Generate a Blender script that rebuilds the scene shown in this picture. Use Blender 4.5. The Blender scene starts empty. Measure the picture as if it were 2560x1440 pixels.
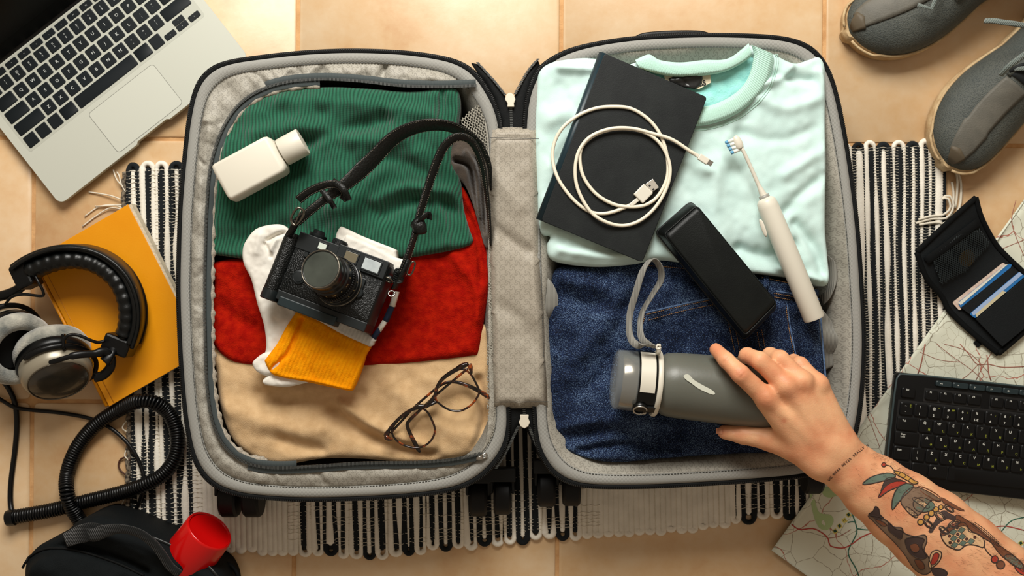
import bpy, bmesh, math, random
import numpy as np
from mathutils import Vector, Matrix
from mathutils.geometry import delaunay_2d_cdt
from mathutils.bvhtree import BVHTree
random.seed(7)
SC = bpy.context.scene
COL = SC.collection
# ------------------------------------------------ camera, world, light, exposure
H = 1.40            # camera height above the floor (m)
F = 2702.0          # focal length in pixels of the 2560 px frame
cd = bpy.data.cameras.new('camera'); cam = bpy.data.objects.new('camera', cd); COL.objects.link(cam)
cam.location = (0, 0, H); cd.sensor_width = 36; cd.lens = F / 2560 * 36; cd.clip_start = .01; cd.clip_end = 50
cd.dof.use_dof = True; cd.dof.focus_distance = H - .125; cd.dof.aperture_fstop = 5.0
SC.camera = cam
wd = bpy.data.worlds.new('world'); SC.world = wd; wd.use_nodes = True
wd.node_tree.nodes['Background'].inputs[0].default_value = (1.0, .80, .60, 1)
wd.node_tree.nodes['Background'].inputs[1].default_value = .23
def area(name, loc, target, sx, sy, power, col):
    l = bpy.data.lights.new(name, 'AREA'); l.shape = 'RECTANGLE'; l.size = sx; l.size_y = sy; l.energy = power; l.color = col
    o = bpy.data.objects.new(name, l); o.location = loc
    d = Vector(target) - Vector(loc); o.rotation_euler = d.to_track_quat('-Z', 'Y').to_euler(); COL.objects.link(o); return o
area('window_light', (-.12, 1.20, 1.22), (.05, .30, 0), .95, .70, 32, (1.0, .97, .91))
SC.view_settings.view_transform = 'Standard'; SC.view_settings.look = 'None'
SC.view_settings.gamma = 1; SC.view_settings.use_curve_mapping = False
SC.view_settings.exposure = .35

# ------------------------------------------------ helpers
def W(px, py, z): k = (H - z) / F; return Vector(((px - 1280) * k, (720 - py) * k, z))
def S(z): return (H - z) / F
def lin(c):
    c = c / 255.0
    return c / 12.92 if c <= .04045 else ((c + .055) / 1.055) ** 2.4
def rgb(c): return (lin(c[0]), lin(c[1]), lin(c[2]), 1)
ORG = {}
def org(p):
    return ORG.get(p.name, Vector((0, 0, 0))) if p else Vector((0, 0, 0))
def tag(o, label=None, cat=None, group=None, kind=None):
    if label: o['label'] = label
    if cat: o['category'] = cat
    if group: o['group'] = group
    if kind: o['kind'] = kind
    return o
def thing(name, label, cat, loc=(0, 0, 0), group=None):
    o = bpy.data.objects.new(name, None); COL.objects.link(o); o.location = loc; o.empty_display_size = .02
    ORG[o.name] = Vector(loc); return tag(o, label, cat, group)
def link(name, me, parent=None, loc=None, rot=None, label=None, kind=None):
    o = bpy.data.objects.new(name, me); COL.objects.link(o)
    if parent:
        o.parent = parent
    if loc is not None: o.location = Vector(loc) - org(parent)
    if rot is not None: o.rotation_euler = rot
    w = Vector(loc) if loc is not None else org(parent)
    ORG[o.name] = w
    return tag(o, label, None, None, kind)
def mesh(name, v, f, mat, smooth=True, o=(0, 0, 0)):
    me = bpy.data.meshes.new(name); o = Vector(o)
    me.from_pydata([(p[0] - o[0], p[1] - o[1], p[2] - o[2]) for p in v], [], [tuple(map(int, t)) for t in f]); me.update()
    if smooth: me.polygons.foreach_set('use_smooth', [True] * len(me.polygons))
    for m in (mat if isinstance(mat, (list, tuple)) else [mat]): me.materials.append(m)
    return me
def mk(name, vf, mat, parent=None, smooth=True, label=None, kind=None, bevel=0, auto=None):
    """world-space geometry -> one mesh object under its parent"""
    v, f = vf
    o = link(name, mesh(name, v, f, mat, smooth, org(parent)), parent, None, None, label, kind)
    if auto or bevel:
        if bevel:
            b = o.modifiers.new('bevel', 'BEVEL'); b.width = bevel; b.segments = 2; b.limit_method = 'ANGLE'; b.angle_limit = .7
        if smooth: sharp(o.data, auto or 40)
    return o
def sharp(me, deg):
    bm = bmesh.new(); bm.from_mesh(me); a = math.radians(deg)
    for e in bm.edges:
        if len(e.link_faces) == 2 and e.calc_face_angle(0) > a: e.smooth = False
    bm.to_mesh(me); bm.free()
def join(*parts):
    v, f = [], []
    for a, b in parts:
        n = len(v); v += [tuple(p) for p in a]; f += [tuple(i + n for i in t) for t in b]
    return v, f
def xf(vf, M): return [tuple(M @ Vector(p)) for p in vf[0]], vf[1]
def box(c, s, M=None):
    v = [(c[0] + s[0] / 2 * a, c[1] + s[1] / 2 * b, c[2] + s[2] / 2 * d) for a in (-1, 1) for b in (-1, 1) for d in (-1, 1)]
    f = [(0, 1, 3, 2), (4, 6, 7, 5), (0, 4, 5, 1), (2, 3, 7, 6), (0, 2, 6, 4), (1, 5, 7, 3)]
    return xf((v, f), M) if M else (v, f)
def loft(rings, closed=True, cap0=True, cap1=True):
    n = len(rings[0]); v = [tuple(p) for r in rings for p in r]; f = []
    m = n if closed else n - 1
    for i in range(len(rings) - 1):
        for j in range(m):
            a = i * n + j; b = i * n + (j + 1) % n
            f.append((a, b, b + n, a + n))
    if cap0: f.append(tuple(range(n))[::-1])
    if cap1: f.append(tuple((len(rings) - 1) * n + j for j in range(n)))
    return v, f
def lathe(prof, M, n=40, cap0=True, cap1=True):
    """prof: (radius, height along local z)"""
    return xf(loft([[(r * math.cos(2 * math.pi * j / n), r * math.sin(2 * math.pi * j / n), h) for j in range(n)] for r, h in prof], True, cap0, cap1), M)
def frame(o, z, x=None):
    """matrix with local z along z and local x near x"""
    z = Vector(z).normalized(); x = Vector(x if x else (1, 0, 0)); x = x if abs(x.normalized().dot(z)) < .98 else Vector((0, 0, 1)) if abs(z.z) < .9 else Vector((0, 1, 0)); x = (x - z * x.dot(z)).normalized(); y = z.cross(x)
    return Matrix(((x[0], y[0], z[0], o[0]), (x[1], y[1], z[1], o[1]), (x[2], y[2], z[2], o[2]), (0, 0, 0, 1)))
def spline(pts, n, closed=False):
    """catmull-rom resampled to n even points, any dimension"""
    P = np.array(pts, float); m = len(P); out = []
    segs = m if closed else m - 1
    for i in range(segs):
        if closed: a, b, c, d = P[(i - 1) % m], P[i], P[(i + 1) % m], P[(i + 2) % m]
        else: a, b, c, d = P[max(i - 1, 0)], P[i], P[i + 1], P[min(i + 2, m - 1)]
        for t in np.linspace(0, 1, 14, endpoint=False):
            out.append(.5 * (2 * b + (c - a) * t + (2 * a - 5 * b + 4 * c - d) * t * t + (3 * b - a - 3 * c + d) * t ** 3))
    out.append(P[0] if closed else P[-1]); out = np.array(out)
    L = np.r_[0, np.cumsum(np.linalg.norm(np.diff(out, axis=0), axis=1))]
    s = np.linspace(0, L[-1], n + 1)[:-1] if closed else np.linspace(0, L[-1], n)
    return np.stack([np.interp(s, L, out[:, k]) for k in range(out.shape[1])], 1)
def tube(pts, r, n=8, closed=False, flat=1.0, caps=True, side=None):
    """swept tube; r radius or list; flat = thickness ratio along the normal; side gives the wide axis"""
    P = [Vector(p) for p in pts]; m = len(P); rings = []
    prev = None
    for i in range(m):
        t = (P[(i + 1) % m] - P[i - 1]) if closed else (P[min(i + 1, m - 1)] - P[max(i - 1, 0)])
        if t.length < 1e-9: t = Vector((1, 0, 0))
        t.normalize()
        if side is not None:
            s = Vector(side[i] if isinstance(side, list) else side)
            s = (s - t * s.dot(t)); s.normalize()
        else:
            up = Vector((0, 0, 1)) if abs(t.z) < .95 else Vector((0, 1, 0))
            s = t.cross(up).normalized()
            if prev is not None and s.dot(prev) < 0: s = -s
        prev = s; u = s.cross(t)
        ri = r[i] if hasattr(r, '__len__') else r
        fl = flat[i] if hasattr(flat, '__len__') else flat
        rings.append([P[i] + s * (ri * math.cos(2 * math.pi * j / n)) + u * (ri * fl * math.sin(2 * math.pi * j / n)) for j in range(n)])
    if closed: rings.append(rings[0]); 
    return loft(rings, True, caps and not closed, caps and not closed)
def strap(pts, w, th, side=(0, 0, 1)):
    """flat band: rectangle section, w along side, th across"""
    P = [Vector(p) for p in pts]; m = len(P); rings = []
    for i in range(m):
        t = (P[min(i + 1, m - 1)] - P[max(i - 1, 0)]).normalized()
        s = Vector(side[i] if isinstance(side, (list, np.ndarray)) else side); s = (s - t * s.dot(t)).normalized(); u = s.cross(t)
        wi = (w[i] if hasattr(w, '__len__') else w) / 2; h = th / 2
        rings.append([P[i] + s * a * wi + u * b * h for a, b in ((-1, -.4), (-.93, -1), (.93, -1), (1, -.4), (1, .4), (.93, 1), (-.93, 1), (-1, .4))])
    return loft(rings)
def wpath(pts, n, closed=False):
    """pixel+height points -> smooth world path"""
    return [Vector(p) for p in spline([tuple(W(*p)) for p in pts], n, closed)]
# --- numpy noise
_rng = np.random.RandomState(5); _T = _rng.rand(256, 256)
def vnoise(x, y):
    xi = np.floor(x).astype(int); yi = np.floor(y).astype(int); u = x - xi; v = y - yi
    u = u * u * (3 - 2 * u); v = v * v * (3 - 2 * v); g = lambda a, b: _T[a % 256, b % 256]
    return (g(xi, yi) * (1 - u) + g(xi + 1, yi) * u) * (1 - v) + (g(xi, yi + 1) * (1 - u) + g(xi + 1, yi + 1) * u) * v - .5
def fbm(x, y, o=3):
    s = 0
    for k in range(o): s = s + vnoise(x * 2 ** k + 17 * k, y * 2 ** k + 5 * k) / 2 ** k
    return s
def segdist(X, Y, poly, closed=True):
    D = np.full(X.shape, 1e9); n = len(poly)
    for i in range(n if closed else n - 1):
        a = poly[i]; b = poly[(i + 1) % n]; d = b - a; L = d @ d + 1e-12
        t = np.clip(((X - a[0]) * d[0] + (Y - a[1]) * d[1]) / L, 0, 1)
        D = np.minimum(D, (X - a[0] - t * d[0]) ** 2 + (Y - a[1] - t * d[1]) ** 2)
    return np.sqrt(D)
def inside(X, Y, poly):
    c = np.zeros(X.shape, bool); n = len(poly)
    for i in range(n):
        x0, y0 = poly[i]; x1, y1 = poly[(i + 1) % n]
        if y0 == y1: continue
        m = ((y0 > Y) != (y1 > Y)) & (X < (x1 - x0) * (Y - y0) / (y1 - y0) + x0)
        c ^= m
    return c
def fill(poly, res, holes=(), offs=(), seed=0):
    """triangulate a px polygon (with holes) with an interior grid; returns pts (N,2), tris, number of boundary pts"""
    polys = [np.array(poly, float)] + [np.array(h, float) for h in holes]
    b = np.concatenate(polys); edges = []; k = 0
    for p in polys:
        n = len(p); edges += [(k + i, k + (i + 1) % n) for i in range(n)]; k += n
    x0, y0 = polys[0].min(0); x1, y1 = polys[0].max(0)
    gx, gy = np.meshgrid(np.arange(x0 + res / 2, x1, res), np.arange(y0 + res / 2, y1, res * .866))
    gx[1::2] += res / 2; gx = gx.ravel(); gy = gy.ravel()
    keep = inside(gx, gy, polys[0])
    for h in polys[1:]: keep &= ~inside(gx, gy, h)
    gx, gy = gx[keep], gy[keep]; D = np.full(gx.shape, 1e9)
    for p in polys: D = np.minimum(D, segdist(gx, gy, p))
    lim = max([res * .5] + [o + res * .3 for o in offs]); keep = D > lim
    P = [b, np.stack([gx[keep], gy[keep]], 1)]
    for o in offs:
        for q, p in enumerate(polys):
            t = np.roll(p, -1, 0) - np.roll(p, 1, 0); nn = np.stack([-t[:, 1], t[:, 0]], 1); nn /= np.linalg.norm(nn, axis=1)[:, None] + 1e-9
            for sg in (1, -1):
                c = p + nn * o * sg; m = inside(c[:, 0], c[:, 1], polys[0])
                for h in polys[1:]: m &= ~inside(c[:, 0], c[:, 1], h)
                c = c[m]
                if len(c):
                    d = np.full(len(c), 1e9)
                    for p2 in polys: d = np.minimum(d, segdist(c[:, 0], c[:, 1], p2))
                    P.append(c[d > o * .93])
    P = np.concatenate(P)
    r = delaunay_2d_cdt([Vector(p) for p in P], edges, [], 0, 1e-4)
    V = np.array([tuple(p) for p in r[0]]); T = np.array([t for t in r[2] if len(t) == 3])
    c = V[T].mean(1); m = inside(c[:, 0], c[:, 1], polys[0])
    for h in polys[1:]: m &= ~inside(c[:, 0], c[:, 1], h)
    return V, T[m]
def boundary(T):
    e = {}
    for a, b, c in T:
        for p, q in ((a, b), (b, c), (c, a)): e[(p, q)] = 1
    return [(p, q) for (p, q) in e if (q, p) not in e]
def foldsum(X, Y, folds):
    """folds: (polyline px, width px, height mm)"""
    z = np.zeros(X.shape)
    for pl, w, h in folds:
        p = np.array(pl, float)
        if len(p) > 2: p = spline(p, len(p) * 4)
        d = segdist(X, Y, p, False); z += h * .0024 * np.exp(-(d / w) ** 2)
    return z
def cloth(name, outline, z, zb, R, mat, parent=None, folds=(), noise=(0, 60), res=7, n=None, zfun=None, smoothn=True, label=None, holes=(), warp=0, closed_bottom=True, kind=None):
    """soft slab: outline in px at height z, rounded edge of R px, down to zb"""
    if n is None: n = max(24, int(sum(math.dist(outline[i], outline[i - 1]) for i in range(len(outline))) / (res * .9)))
    P = spline(outline, n, True) if smoothn else np.array(outline, float)
    V, T = fill(P, res, holes, [R * a for a in (.06, .2, .45)] if R > res * .6 else [])
    X, Y = V[:, 0], V[:, 1]; D = segdist(X, Y, P)
    for h in holes: D = np.minimum(D, segdist(X, Y, np.array(h, float)))
    t = np.clip(D / max(R, 1e-6), 0, 1); prof = np.sqrt(np.clip(1 - (1 - t) ** 2, 0, 1))
    ze = max(zb, z - R * S(z)); Z = ze + (z - ze) * prof
    am = np.clip(D / max(R, 12), 0, 1)
    Z = Z + am * (foldsum(X, Y, folds) + noise[0] * .001 * fbm(X / noise[1], Y / noise[1]) * 2.6 + noise[0] * .0011 * fbm(X / noise[1] * 2.7 + 9, Y / noise[1] * 2.7, 2))
    if zfun is not None: Z = Z + zfun(X, Y, D)
    k = S(z); XX = (X - 1280) * k; YY = (720 - Y) * k
    v = list(zip(XX, YY, Z)); N = len(v)
    # triangles facing up
    a, b, c = V[T[:, 0]], V[T[:, 1]], V[T[:, 2]]
    cr = (b[:, 0] - a[:, 0]) * (c[:, 1] - a[:, 1]) - (b[:, 1] - a[:, 1]) * (c[:, 0] - a[:, 0])
    T = np.where((cr > 0)[:, None], T[:, ::-1], T)
    f = [tuple(t) for t in T]
    be = boundary(f); idx = {}
    for p, q in be:
        for i in (p, q):
            if i not in idx: idx[i] = len(v); v.append((XX[i], YY[i], min(zb, Z[i] - 1e-4)))
    for p, q in be: f.append((q, p, idx[p], idx[q]))
    if closed_bottom:
        nb = {p: q for p, q in be}; start = be[0][0]; loop = [start]
        while nb[loop[-1]] != start and len(loop) < len(be) + 1: loop.append(nb[loop[-1]])
        if len(loop) == len(be): f.append(tuple(idx[i] for i in loop)[::-1])
    return mk(name, (v, f), mat, parent, label=label, kind=kind)
def prism(poly, z0, z1, closed=True):
    """flat polygon px at z1 extruded down to z0 (same world xy)"""
    a = [W(x, y, z1) for x, y in poly]
    if sum(a[i].x * a[(i + 1) % len(a)].y - a[(i + 1) % len(a)].x * a[i].y for i in range(len(a))) < 0: a = a[::-1]
    return loft([[(p.x, p.y, z0) for p in a], [(p.x, p.y, z1) for p in a]])
def rrect(x0, y0, x1, y1, r, n=5):
    out = []
    for cx, cy, a in ((x1 - r, y1 - r, 0), (x0 + r, y1 - r, 90), (x0 + r, y0 + r, 180), (x1 - r, y0 + r, 270)):
        for k in range(n + 1):
            t = math.radians(a + 90 * k / n); out.append((cx + r * math.cos(t), cy + r * math.sin(t)))
    return out
def slab(poly, z0, z1, b):
    """polygon (list of world xy) as slab with chamfered top"""
    c = Vector((sum(p[0] for p in poly) / len(poly), sum(p[1] for p in poly) / len(poly)))
    r = lambda d, z: [((p[0] - c.x) * (1 - d / (abs(p[0] - c.x) + abs(p[1] - c.y) + 1e-9) * 1.2) + c.x, (p[1] - c.y) * (1 - d / (abs(p[0] - c.x) + abs(p[1] - c.y) + 1e-9) * 1.2) + c.y, z) for p in poly]
    return loft([r(b * .5, z0), r(0, z0 + b), r(0, z1 - b), r(b * .35, z1 - b * .3), r(b, z1)])

# ------------------------------------------------ materials
def nt(name):
    m = bpy.data.materials.new(name); m.use_nodes = True; t = m.node_tree; return m, t, t.nodes['Principled BSDF']
def N(t, typ, **kw):
    n = t.nodes.new(typ)
    for k, v in kw.items():
        if k in n.inputs: n.inputs[k].default_value = v
        else: setattr(n, k, v)
    return n
def mth(t, op, a, b=None, c=None):
    n = t.nodes.new('ShaderNodeMath'); n.operation = op
    for i, x in enumerate((a, b, c)):
        if x is None: continue
        if isinstance(x, (int, float)): n.inputs[i].default_value = x
        else: t.links.new(x, n.inputs[i])
    return n.outputs[0]
def mat(name, c1, rough=.6, c2=None, ns=30, bump=0, bs=200, metal=0, sheen=0, coat=0, spec=.5, trans=0, alpha=1, sss=0, detail=4, ior=1.45, contrast=(.35, .65)):
    m, t, p = nt(name)
    p.inputs['Roughness'].default_value = rough; p.inputs['Metallic'].default_value = metal
    p.inputs['Sheen Weight'].default_value = sheen; p.inputs['Coat Weight'].default_value = coat
    p.inputs['Specular IOR Level'].default_value = spec; p.inputs['Transmission Weight'].default_value = trans
    p.inputs['Alpha'].default_value = alpha; p.inputs['IOR'].default_value = ior
    if sheen: p.inputs['Sheen Roughness'].default_value = .6
    p.inputs['Base Color'].default_value = rgb(c1)
    tc = N(t, 'ShaderNodeTexCoord')
    if c2:
        no = N(t, 'ShaderNodeTexNoise', Scale=ns, Detail=detail); t.links.new(tc.outputs['Object'], no.inputs['Vector'])
        r = N(t, 'ShaderNodeValToRGB'); r.color_ramp.elements[0].position = contrast[0]; r.color_ramp.elements[1].position = contrast[1]
        r.color_ramp.elements[0].color = rgb(c1); r.color_ramp.elements[1].color = rgb(c2)
        t.links.new(no.outputs['Fac'], r.inputs['Fac']); t.links.new(r.outputs['Color'], p.inputs['Base Color'])
    if bump:
        no = N(t, 'ShaderNodeTexNoise', Scale=bs, Detail=3); t.links.new(tc.outputs['Object'], no.inputs['Vector'])
        b = N(t, 'ShaderNodeBump', Strength=bump, Distance=.001); t.links.new(no.outputs['Fac'], b.inputs['Height']); t.links.new(b.outputs['Normal'], p.inputs['Normal'])
    if sss:
        p.inputs['Subsurface Weight'].default_value = sss; p.inputs['Subsurface Radius'].default_value = (.012, .004, .002); p.inputs['Subsurface Scale'].default_value = .6
    return m
def ribmat(name, c1, c2, pitch, angle=0, wob=.002, rough=.85, strength=.6, axis2=0, dist=.001, dark=None, sheen=.2, mott=None):
    """knit ribs: stripes across x (rotated by angle) with soft wobble, colour darker in the grooves of the knit"""
    m, t, p = nt(name); tc = N(t, 'ShaderNodeTexCoord')
    mp = N(t, 'ShaderNodeMapping'); mp.inputs['Rotation'].default_value = (0, 0, math.radians(angle)); t.links.new(tc.outputs['Object'], mp.inputs['Vector'])
    no = N(t, 'ShaderNodeTexNoise', Scale=14.0, Detail=2.0); t.links.new(tc.outputs['Object'], no.inputs['Vector'])
    sx = N(t, 'ShaderNodeSeparateXYZ'); t.links.new(mp.outputs[0], sx.inputs[0])
    x = mth(t, 'ADD', sx.outputs[0], mth(t, 'MULTIPLY', mth(t, 'SUBTRACT', no.outputs['Fac'], .5), wob * 2))
    s = mth(t, 'SINE', mth(t, 'MULTIPLY', x, 2 * math.pi / pitch))
    h = mth(t, 'POWER', mth(t, 'MULTIPLY_ADD', s, .5, .5), .6)
    if axis2:
        s2 = mth(t, 'SINE', mth(t, 'MULTIPLY', sx.outputs[1], 2 * math.pi / axis2))
        h2 = mth(t, 'MULTIPLY_ADD', s2, .5, .5); hh = mth(t, 'ADD', h, mth(t, 'MULTIPLY', h2, .06))
    else: hh = h
    mx = N(t, 'ShaderNodeMix', data_type='RGBA'); t.links.new(h, mx.inputs[0]); mx.inputs[6].default_value = rgb(c1); mx.inputs[7].default_value = rgb(c2)
    t.links.new(mx.outputs[2], p.inputs['Base Color'])
    b = N(t, 'ShaderNodeBump', Strength=strength, Distance=dist); t.links.new(hh, b.inputs['Height']); t.links.new(b.outputs['Normal'], p.inputs['Normal'])
    p.inputs['Roughness'].default_value = rough; p.inputs['Sheen Weight'].default_value = sheen
    p.inputs['Specular IOR Level'].default_value = .2
    return m
def swirlmat(name, c1, c2, pitch, rot=45):
    """lining print: small interlocking three-armed swirls on a diagonal lattice"""
    m, t, p = nt(name); tc = N(t, 'ShaderNodeTexCoord')
    mp = N(t, 'ShaderNodeMapping'); mp.inputs['Rotation'].default_value = (0, 0, math.radians(rot)); mp.inputs['Scale'].default_value = (1 / pitch,) * 3
    t.links.new(tc.outputs['Object'], mp.inputs['Vector']); sx = N(t, 'ShaderNodeSeparateXYZ'); t.links.new(mp.outputs[0], sx.inputs[0])
    fx = mth(t, 'SUBTRACT', mth(t, 'FRACT', sx.outputs[0]), .5); fy = mth(t, 'SUBTRACT', mth(t, 'FRACT', sx.outputs[1]), .5)
    r = mth(t, 'SQRT', mth(t, 'ADD', mth(t, 'MULTIPLY', fx, fx), mth(t, 'MULTIPLY', fy, fy)))
    a = mth(t, 'ARCTAN2', fy, fx)
    s = mth(t, 'SINE', mth(t, 'ADD', mth(t, 'MULTIPLY', a, 3), mth(t, 'MULTIPLY', r, 15)))
    ring = mth(t, 'MULTIPLY', mth(t, 'GREATER_THAN', s, -.1), mth(t, 'LESS_THAN', r, .47))
    ring = mth(t, 'MULTIPLY', ring, mth(t, 'GREATER_THAN', r, .08))
    mx = N(t, 'ShaderNodeMix', data_type='RGBA'); t.links.new(ring, mx.inputs[0]); mx.inputs[6].default_value = rgb(c1); mx.inputs[7].default_value = rgb(c2)
    t.links.new(mx.outputs[2], p.inputs['Base Color']); p.inputs['Roughness'].default_value = .55; p.inputs['Specular IOR Level'].default_value = .35
    no = N(t, 'ShaderNodeTexNoise', Scale=900.0); t.links.new(tc.outputs['Object'], no.inputs['Vector'])
    b = N(t, 'ShaderNodeBump', Strength=.25, Distance=.0006); t.links.new(no.outputs['Fac'], b.inputs['Height']); t.links.new(b.outputs['Normal'], p.inputs['Normal'])
    return m
def tilemat():
    m, t, p = nt('terracotta_tile'); tc = N(t, 'ShaderNodeTexCoord'); oi = N(t, 'ShaderNodeObjectInfo')
    ad = N(t, 'ShaderNodeVectorMath', operation='ADD'); t.links.new(tc.outputs['Object'], ad.inputs[0])
    cb = N(t, 'ShaderNodeCombineXYZ'); t.links.new(mth(t, 'MULTIPLY', oi.outputs['Random'], 40), cb.inputs[0]); t.links.new(cb.outputs[0], ad.inputs[1])
    n1 = N(t, 'ShaderNodeTexNoise', Scale=7.0, Detail=5.0, Roughness=.6); t.links.new(ad.outputs[0], n1.inputs['Vector'])
    n2 = N(t, 'ShaderNodeTexNoise', Scale=45.0, Detail=6.0, Roughness=.65); t.links.new(ad.outputs[0], n2.inputs['Vector'])
    f = mth(t, 'ADD', mth(t, 'MULTIPLY', n1.outputs['Fac'], .7), mth(t, 'MULTIPLY', n2.outputs['Fac'], .3))
    r = N(t, 'ShaderNodeValToRGB'); e = r.color_ramp.elements
    e[0].position = .32; e[0].color = rgb((192, 147, 100)); e[1].position = .68; e[1].color = rgb((212, 187, 152))
    e.new(.46).color = rgb((203, 168, 124))
    t.links.new(f, r.inputs['Fac']); t.links.new(r.outputs['Color'], p.inputs['Base Color'])
    p.inputs['Roughness'].default_value = .40; p.inputs['Specular IOR Level'].default_value = .75
    b = N(t, 'ShaderNodeBump', Strength=.3, Distance=.0015); t.links.new(f, b.inputs['Height']); t.links.new(b.outputs['Normal'], p.inputs['Normal'])
    return m
M = {}
M['tile'] = tilemat()
M['mortar'] = mat('mortar', (184, 138, 90), .9, (204, 160, 110), 60, .5, 300)
M['rag_white'] = mat('white_cotton', (238, 232, 218), .9, (224, 218, 204), 50, .4, 500, sheen=.1)
M['rag_black'] = mat('black_cotton', (8, 13, 16), .95, (14, 20, 24), 50, .5, 500)
M['thread'] = mat('thread', (214, 206, 188), .9)
M['black_nylon'] = mat('black_nylon', (6, 8, 9), .75, bump=.3, bs=900, spec=.25)
M['shell'] = mat('suitcase_shell', (9, 12, 13), .5, bump=.2, bs=500, spec=.35)
M['trim'] = ribmat('grey_twill_trim', (128, 128, 123), (158, 157, 151), .0011, 45, 0, .6, .35, sheen=.1)
M['lining'] = swirlmat('swirl_lining', (158, 154, 143), (138, 134, 124), .0078)
M['lining_flap'] = swirlmat('swirl_lining_flap', (160, 152, 138), (142, 135, 122), .0082)
M['lining_plain'] = swirlmat('swirl_lining_plain', (128, 126, 118), (112, 110, 103), .005, 20)
M['metal'] = mat('steel', (190, 188, 182), .28, metal=1)
M['metal_dark'] = mat('gunmetal', (120, 115, 105), .35, metal=1)
M['zip'] = mat('zip_teeth', (62, 64, 62), .45)
M['zip_black'] = mat('black_zip_teeth', (22, 24, 24), .4)
M['puller'] = mat('cream_plastic', (214, 206, 188), .4)
# ================================================= floor
floor = thing('floor', 'terracotta tiled floor', 'floor'); floor['kind'] = 'structure'
del floor['category']
TP = 658.0; KZ = S(0); TS = TP * KZ; tw = TS - .0048
mk('mortar_bed', box((0, 0, -.0105), (TS * 8, TS * 7, .018)), M['mortar'], floor, smooth=False)
rr = rrect(-tw / 2, -tw / 2, tw / 2, tw / 2, .006, 3)
tile_me = None
ca, sa = math.cos(math.radians(-.45)), math.sin(math.radians(-.45))
o0 = W(743, 350, 0)
for i in range(-4, 5):
    for j in range(-4, 4):
        pos = Vector((o0.x + (i + .5) * TS * ca + (j + .5) * TS * -sa * -1 * -1, o0.y + (i + .5) * TS * sa + (j + .5) * TS * ca, 0))
        if abs(pos.x) > 1.15 or abs(pos.y) > .95: continue
        if tile_me is None:
            v, f = slab(rr, -.009, 0, .0016); tile_me = mesh('tile', v, f, M['tile'], True); sharp(tile_me, 50)
        t = link('tile', tile_me, floor, pos, (random.uniform(-.0006, .0006), random.uniform(-.0006, .0006), math.radians(-.45) + random.uniform(-.001, .001)))

# ================================================= rag rug
rug = thing('rag_rug', 'black and white striped woven rag rug with looped ends under the suitcase', 'rug', W(1300, 860, 0))
ZR = .0035
def ybot(x): return np.interp(x, [330, 560, 700, 900, 1050, 1300, 1500, 1700, 1850, 2000, 2350], [1347, 1374, 1386, 1393, 1378, 1352, 1338, 1326, 1302, 1288, 1278])
def ytop(x): return np.interp(x, [312, 2352], [412, 352])
def warp(x, y):
    a = 5.5 * float(np.clip(abs(x - 1250) / 700, .25, 1))
    return x + a * float(vnoise(np.array([x / 34.]), np.array([y / 210. + 3]))[0]) * 2 + .021 * (y - 400), y
def hidden(x, y): return 478 < x < 2110 and 300 < y < 1180
def legpts(xc, y0, y1, pitch):
    ys = []; y = y0
    while y < y1:
        ys.append(y); y += 42 if hidden(xc, y) and hidden(xc, y + 42) else pitch / 2
    ys.append(y1); return [(xc, q) for q in ys]
def rag(xa, xb, w, colr, yt, yb, pitch, zz=ZR, vary=0, wide=1.0):
    """a loop of rag: down the left leg, round, up the right leg, round (single strip when xa == xb)"""
    P = []; R = []; sd_ = xa * .37
    def leg(pts, xc):
        for k, (x, y) in enumerate(pts):
            ph = math.cos(2 * math.pi * y / pitch); P.append((x, y)); R.append(w / 2 * wide * (1.13 + .07 * ph) * (1 + vary * 2.2 * float(vnoise(np.array([sd_ + xc * .3]), np.array([y / 105.]))[0])))
    if xa == xb:
        leg(legpts(xa, yt, yb, pitch), xa)
        for q in (0, 1): R[q] = w * .25 + q * w * .12; R[-1 - q] = w * .25 + q * w * .12
        closed = False
    else:
        r = (xb - xa) / 2; c = (xa + xb) / 2; L = legpts(xa, yt, yb, pitch)
        leg(L, xa)
        for k in range(1, 7): a = math.pi * k / 7; P.append((c - r * math.cos(a), yb + r * 1.1 * math.sin(a))); R.append(w * .62)
        leg([(xb, y) for _, y in L[::-1]], xb)
        for k in range(1, 7): a = math.pi * k / 7; P.append((c + r * math.cos(a), yt - r * 1.1 * math.sin(a))); R.append(w * .62)
        closed = True
    pts = [W(*warp(x, y), zz) for x, y in P]; k = S(zz)
    return tube(pts, [a * k for a in R], 8, closed, flat=min(1, .0030 / (w / 2 * k)))
mk('gap_shade_backing', prism([(316, 420), (1300, 394), (2346, 362), (2352, 1270), (2000, 1278), (1850, 1290), (1500, 1326), (1300, 1338), (1000, 1372), (700, 1376), (560, 1364), (334, 1338)], .0004, .0022), mat('dark_gap_shade', (30, 31, 30), .95), rug, smooth=False)  # added dark sheet: black fabric and painted shade in gaps between strips
x = 314.0; rs = random.Random(3)
def zone(x):
    if x < 455: return 'left'
    if x < 700: return 'white'
    if x < 1425: return 'mid'
    if x < 1800: return 'white'
    if x < 2105: return 'mid'
    return 'right'
n = 0
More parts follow.
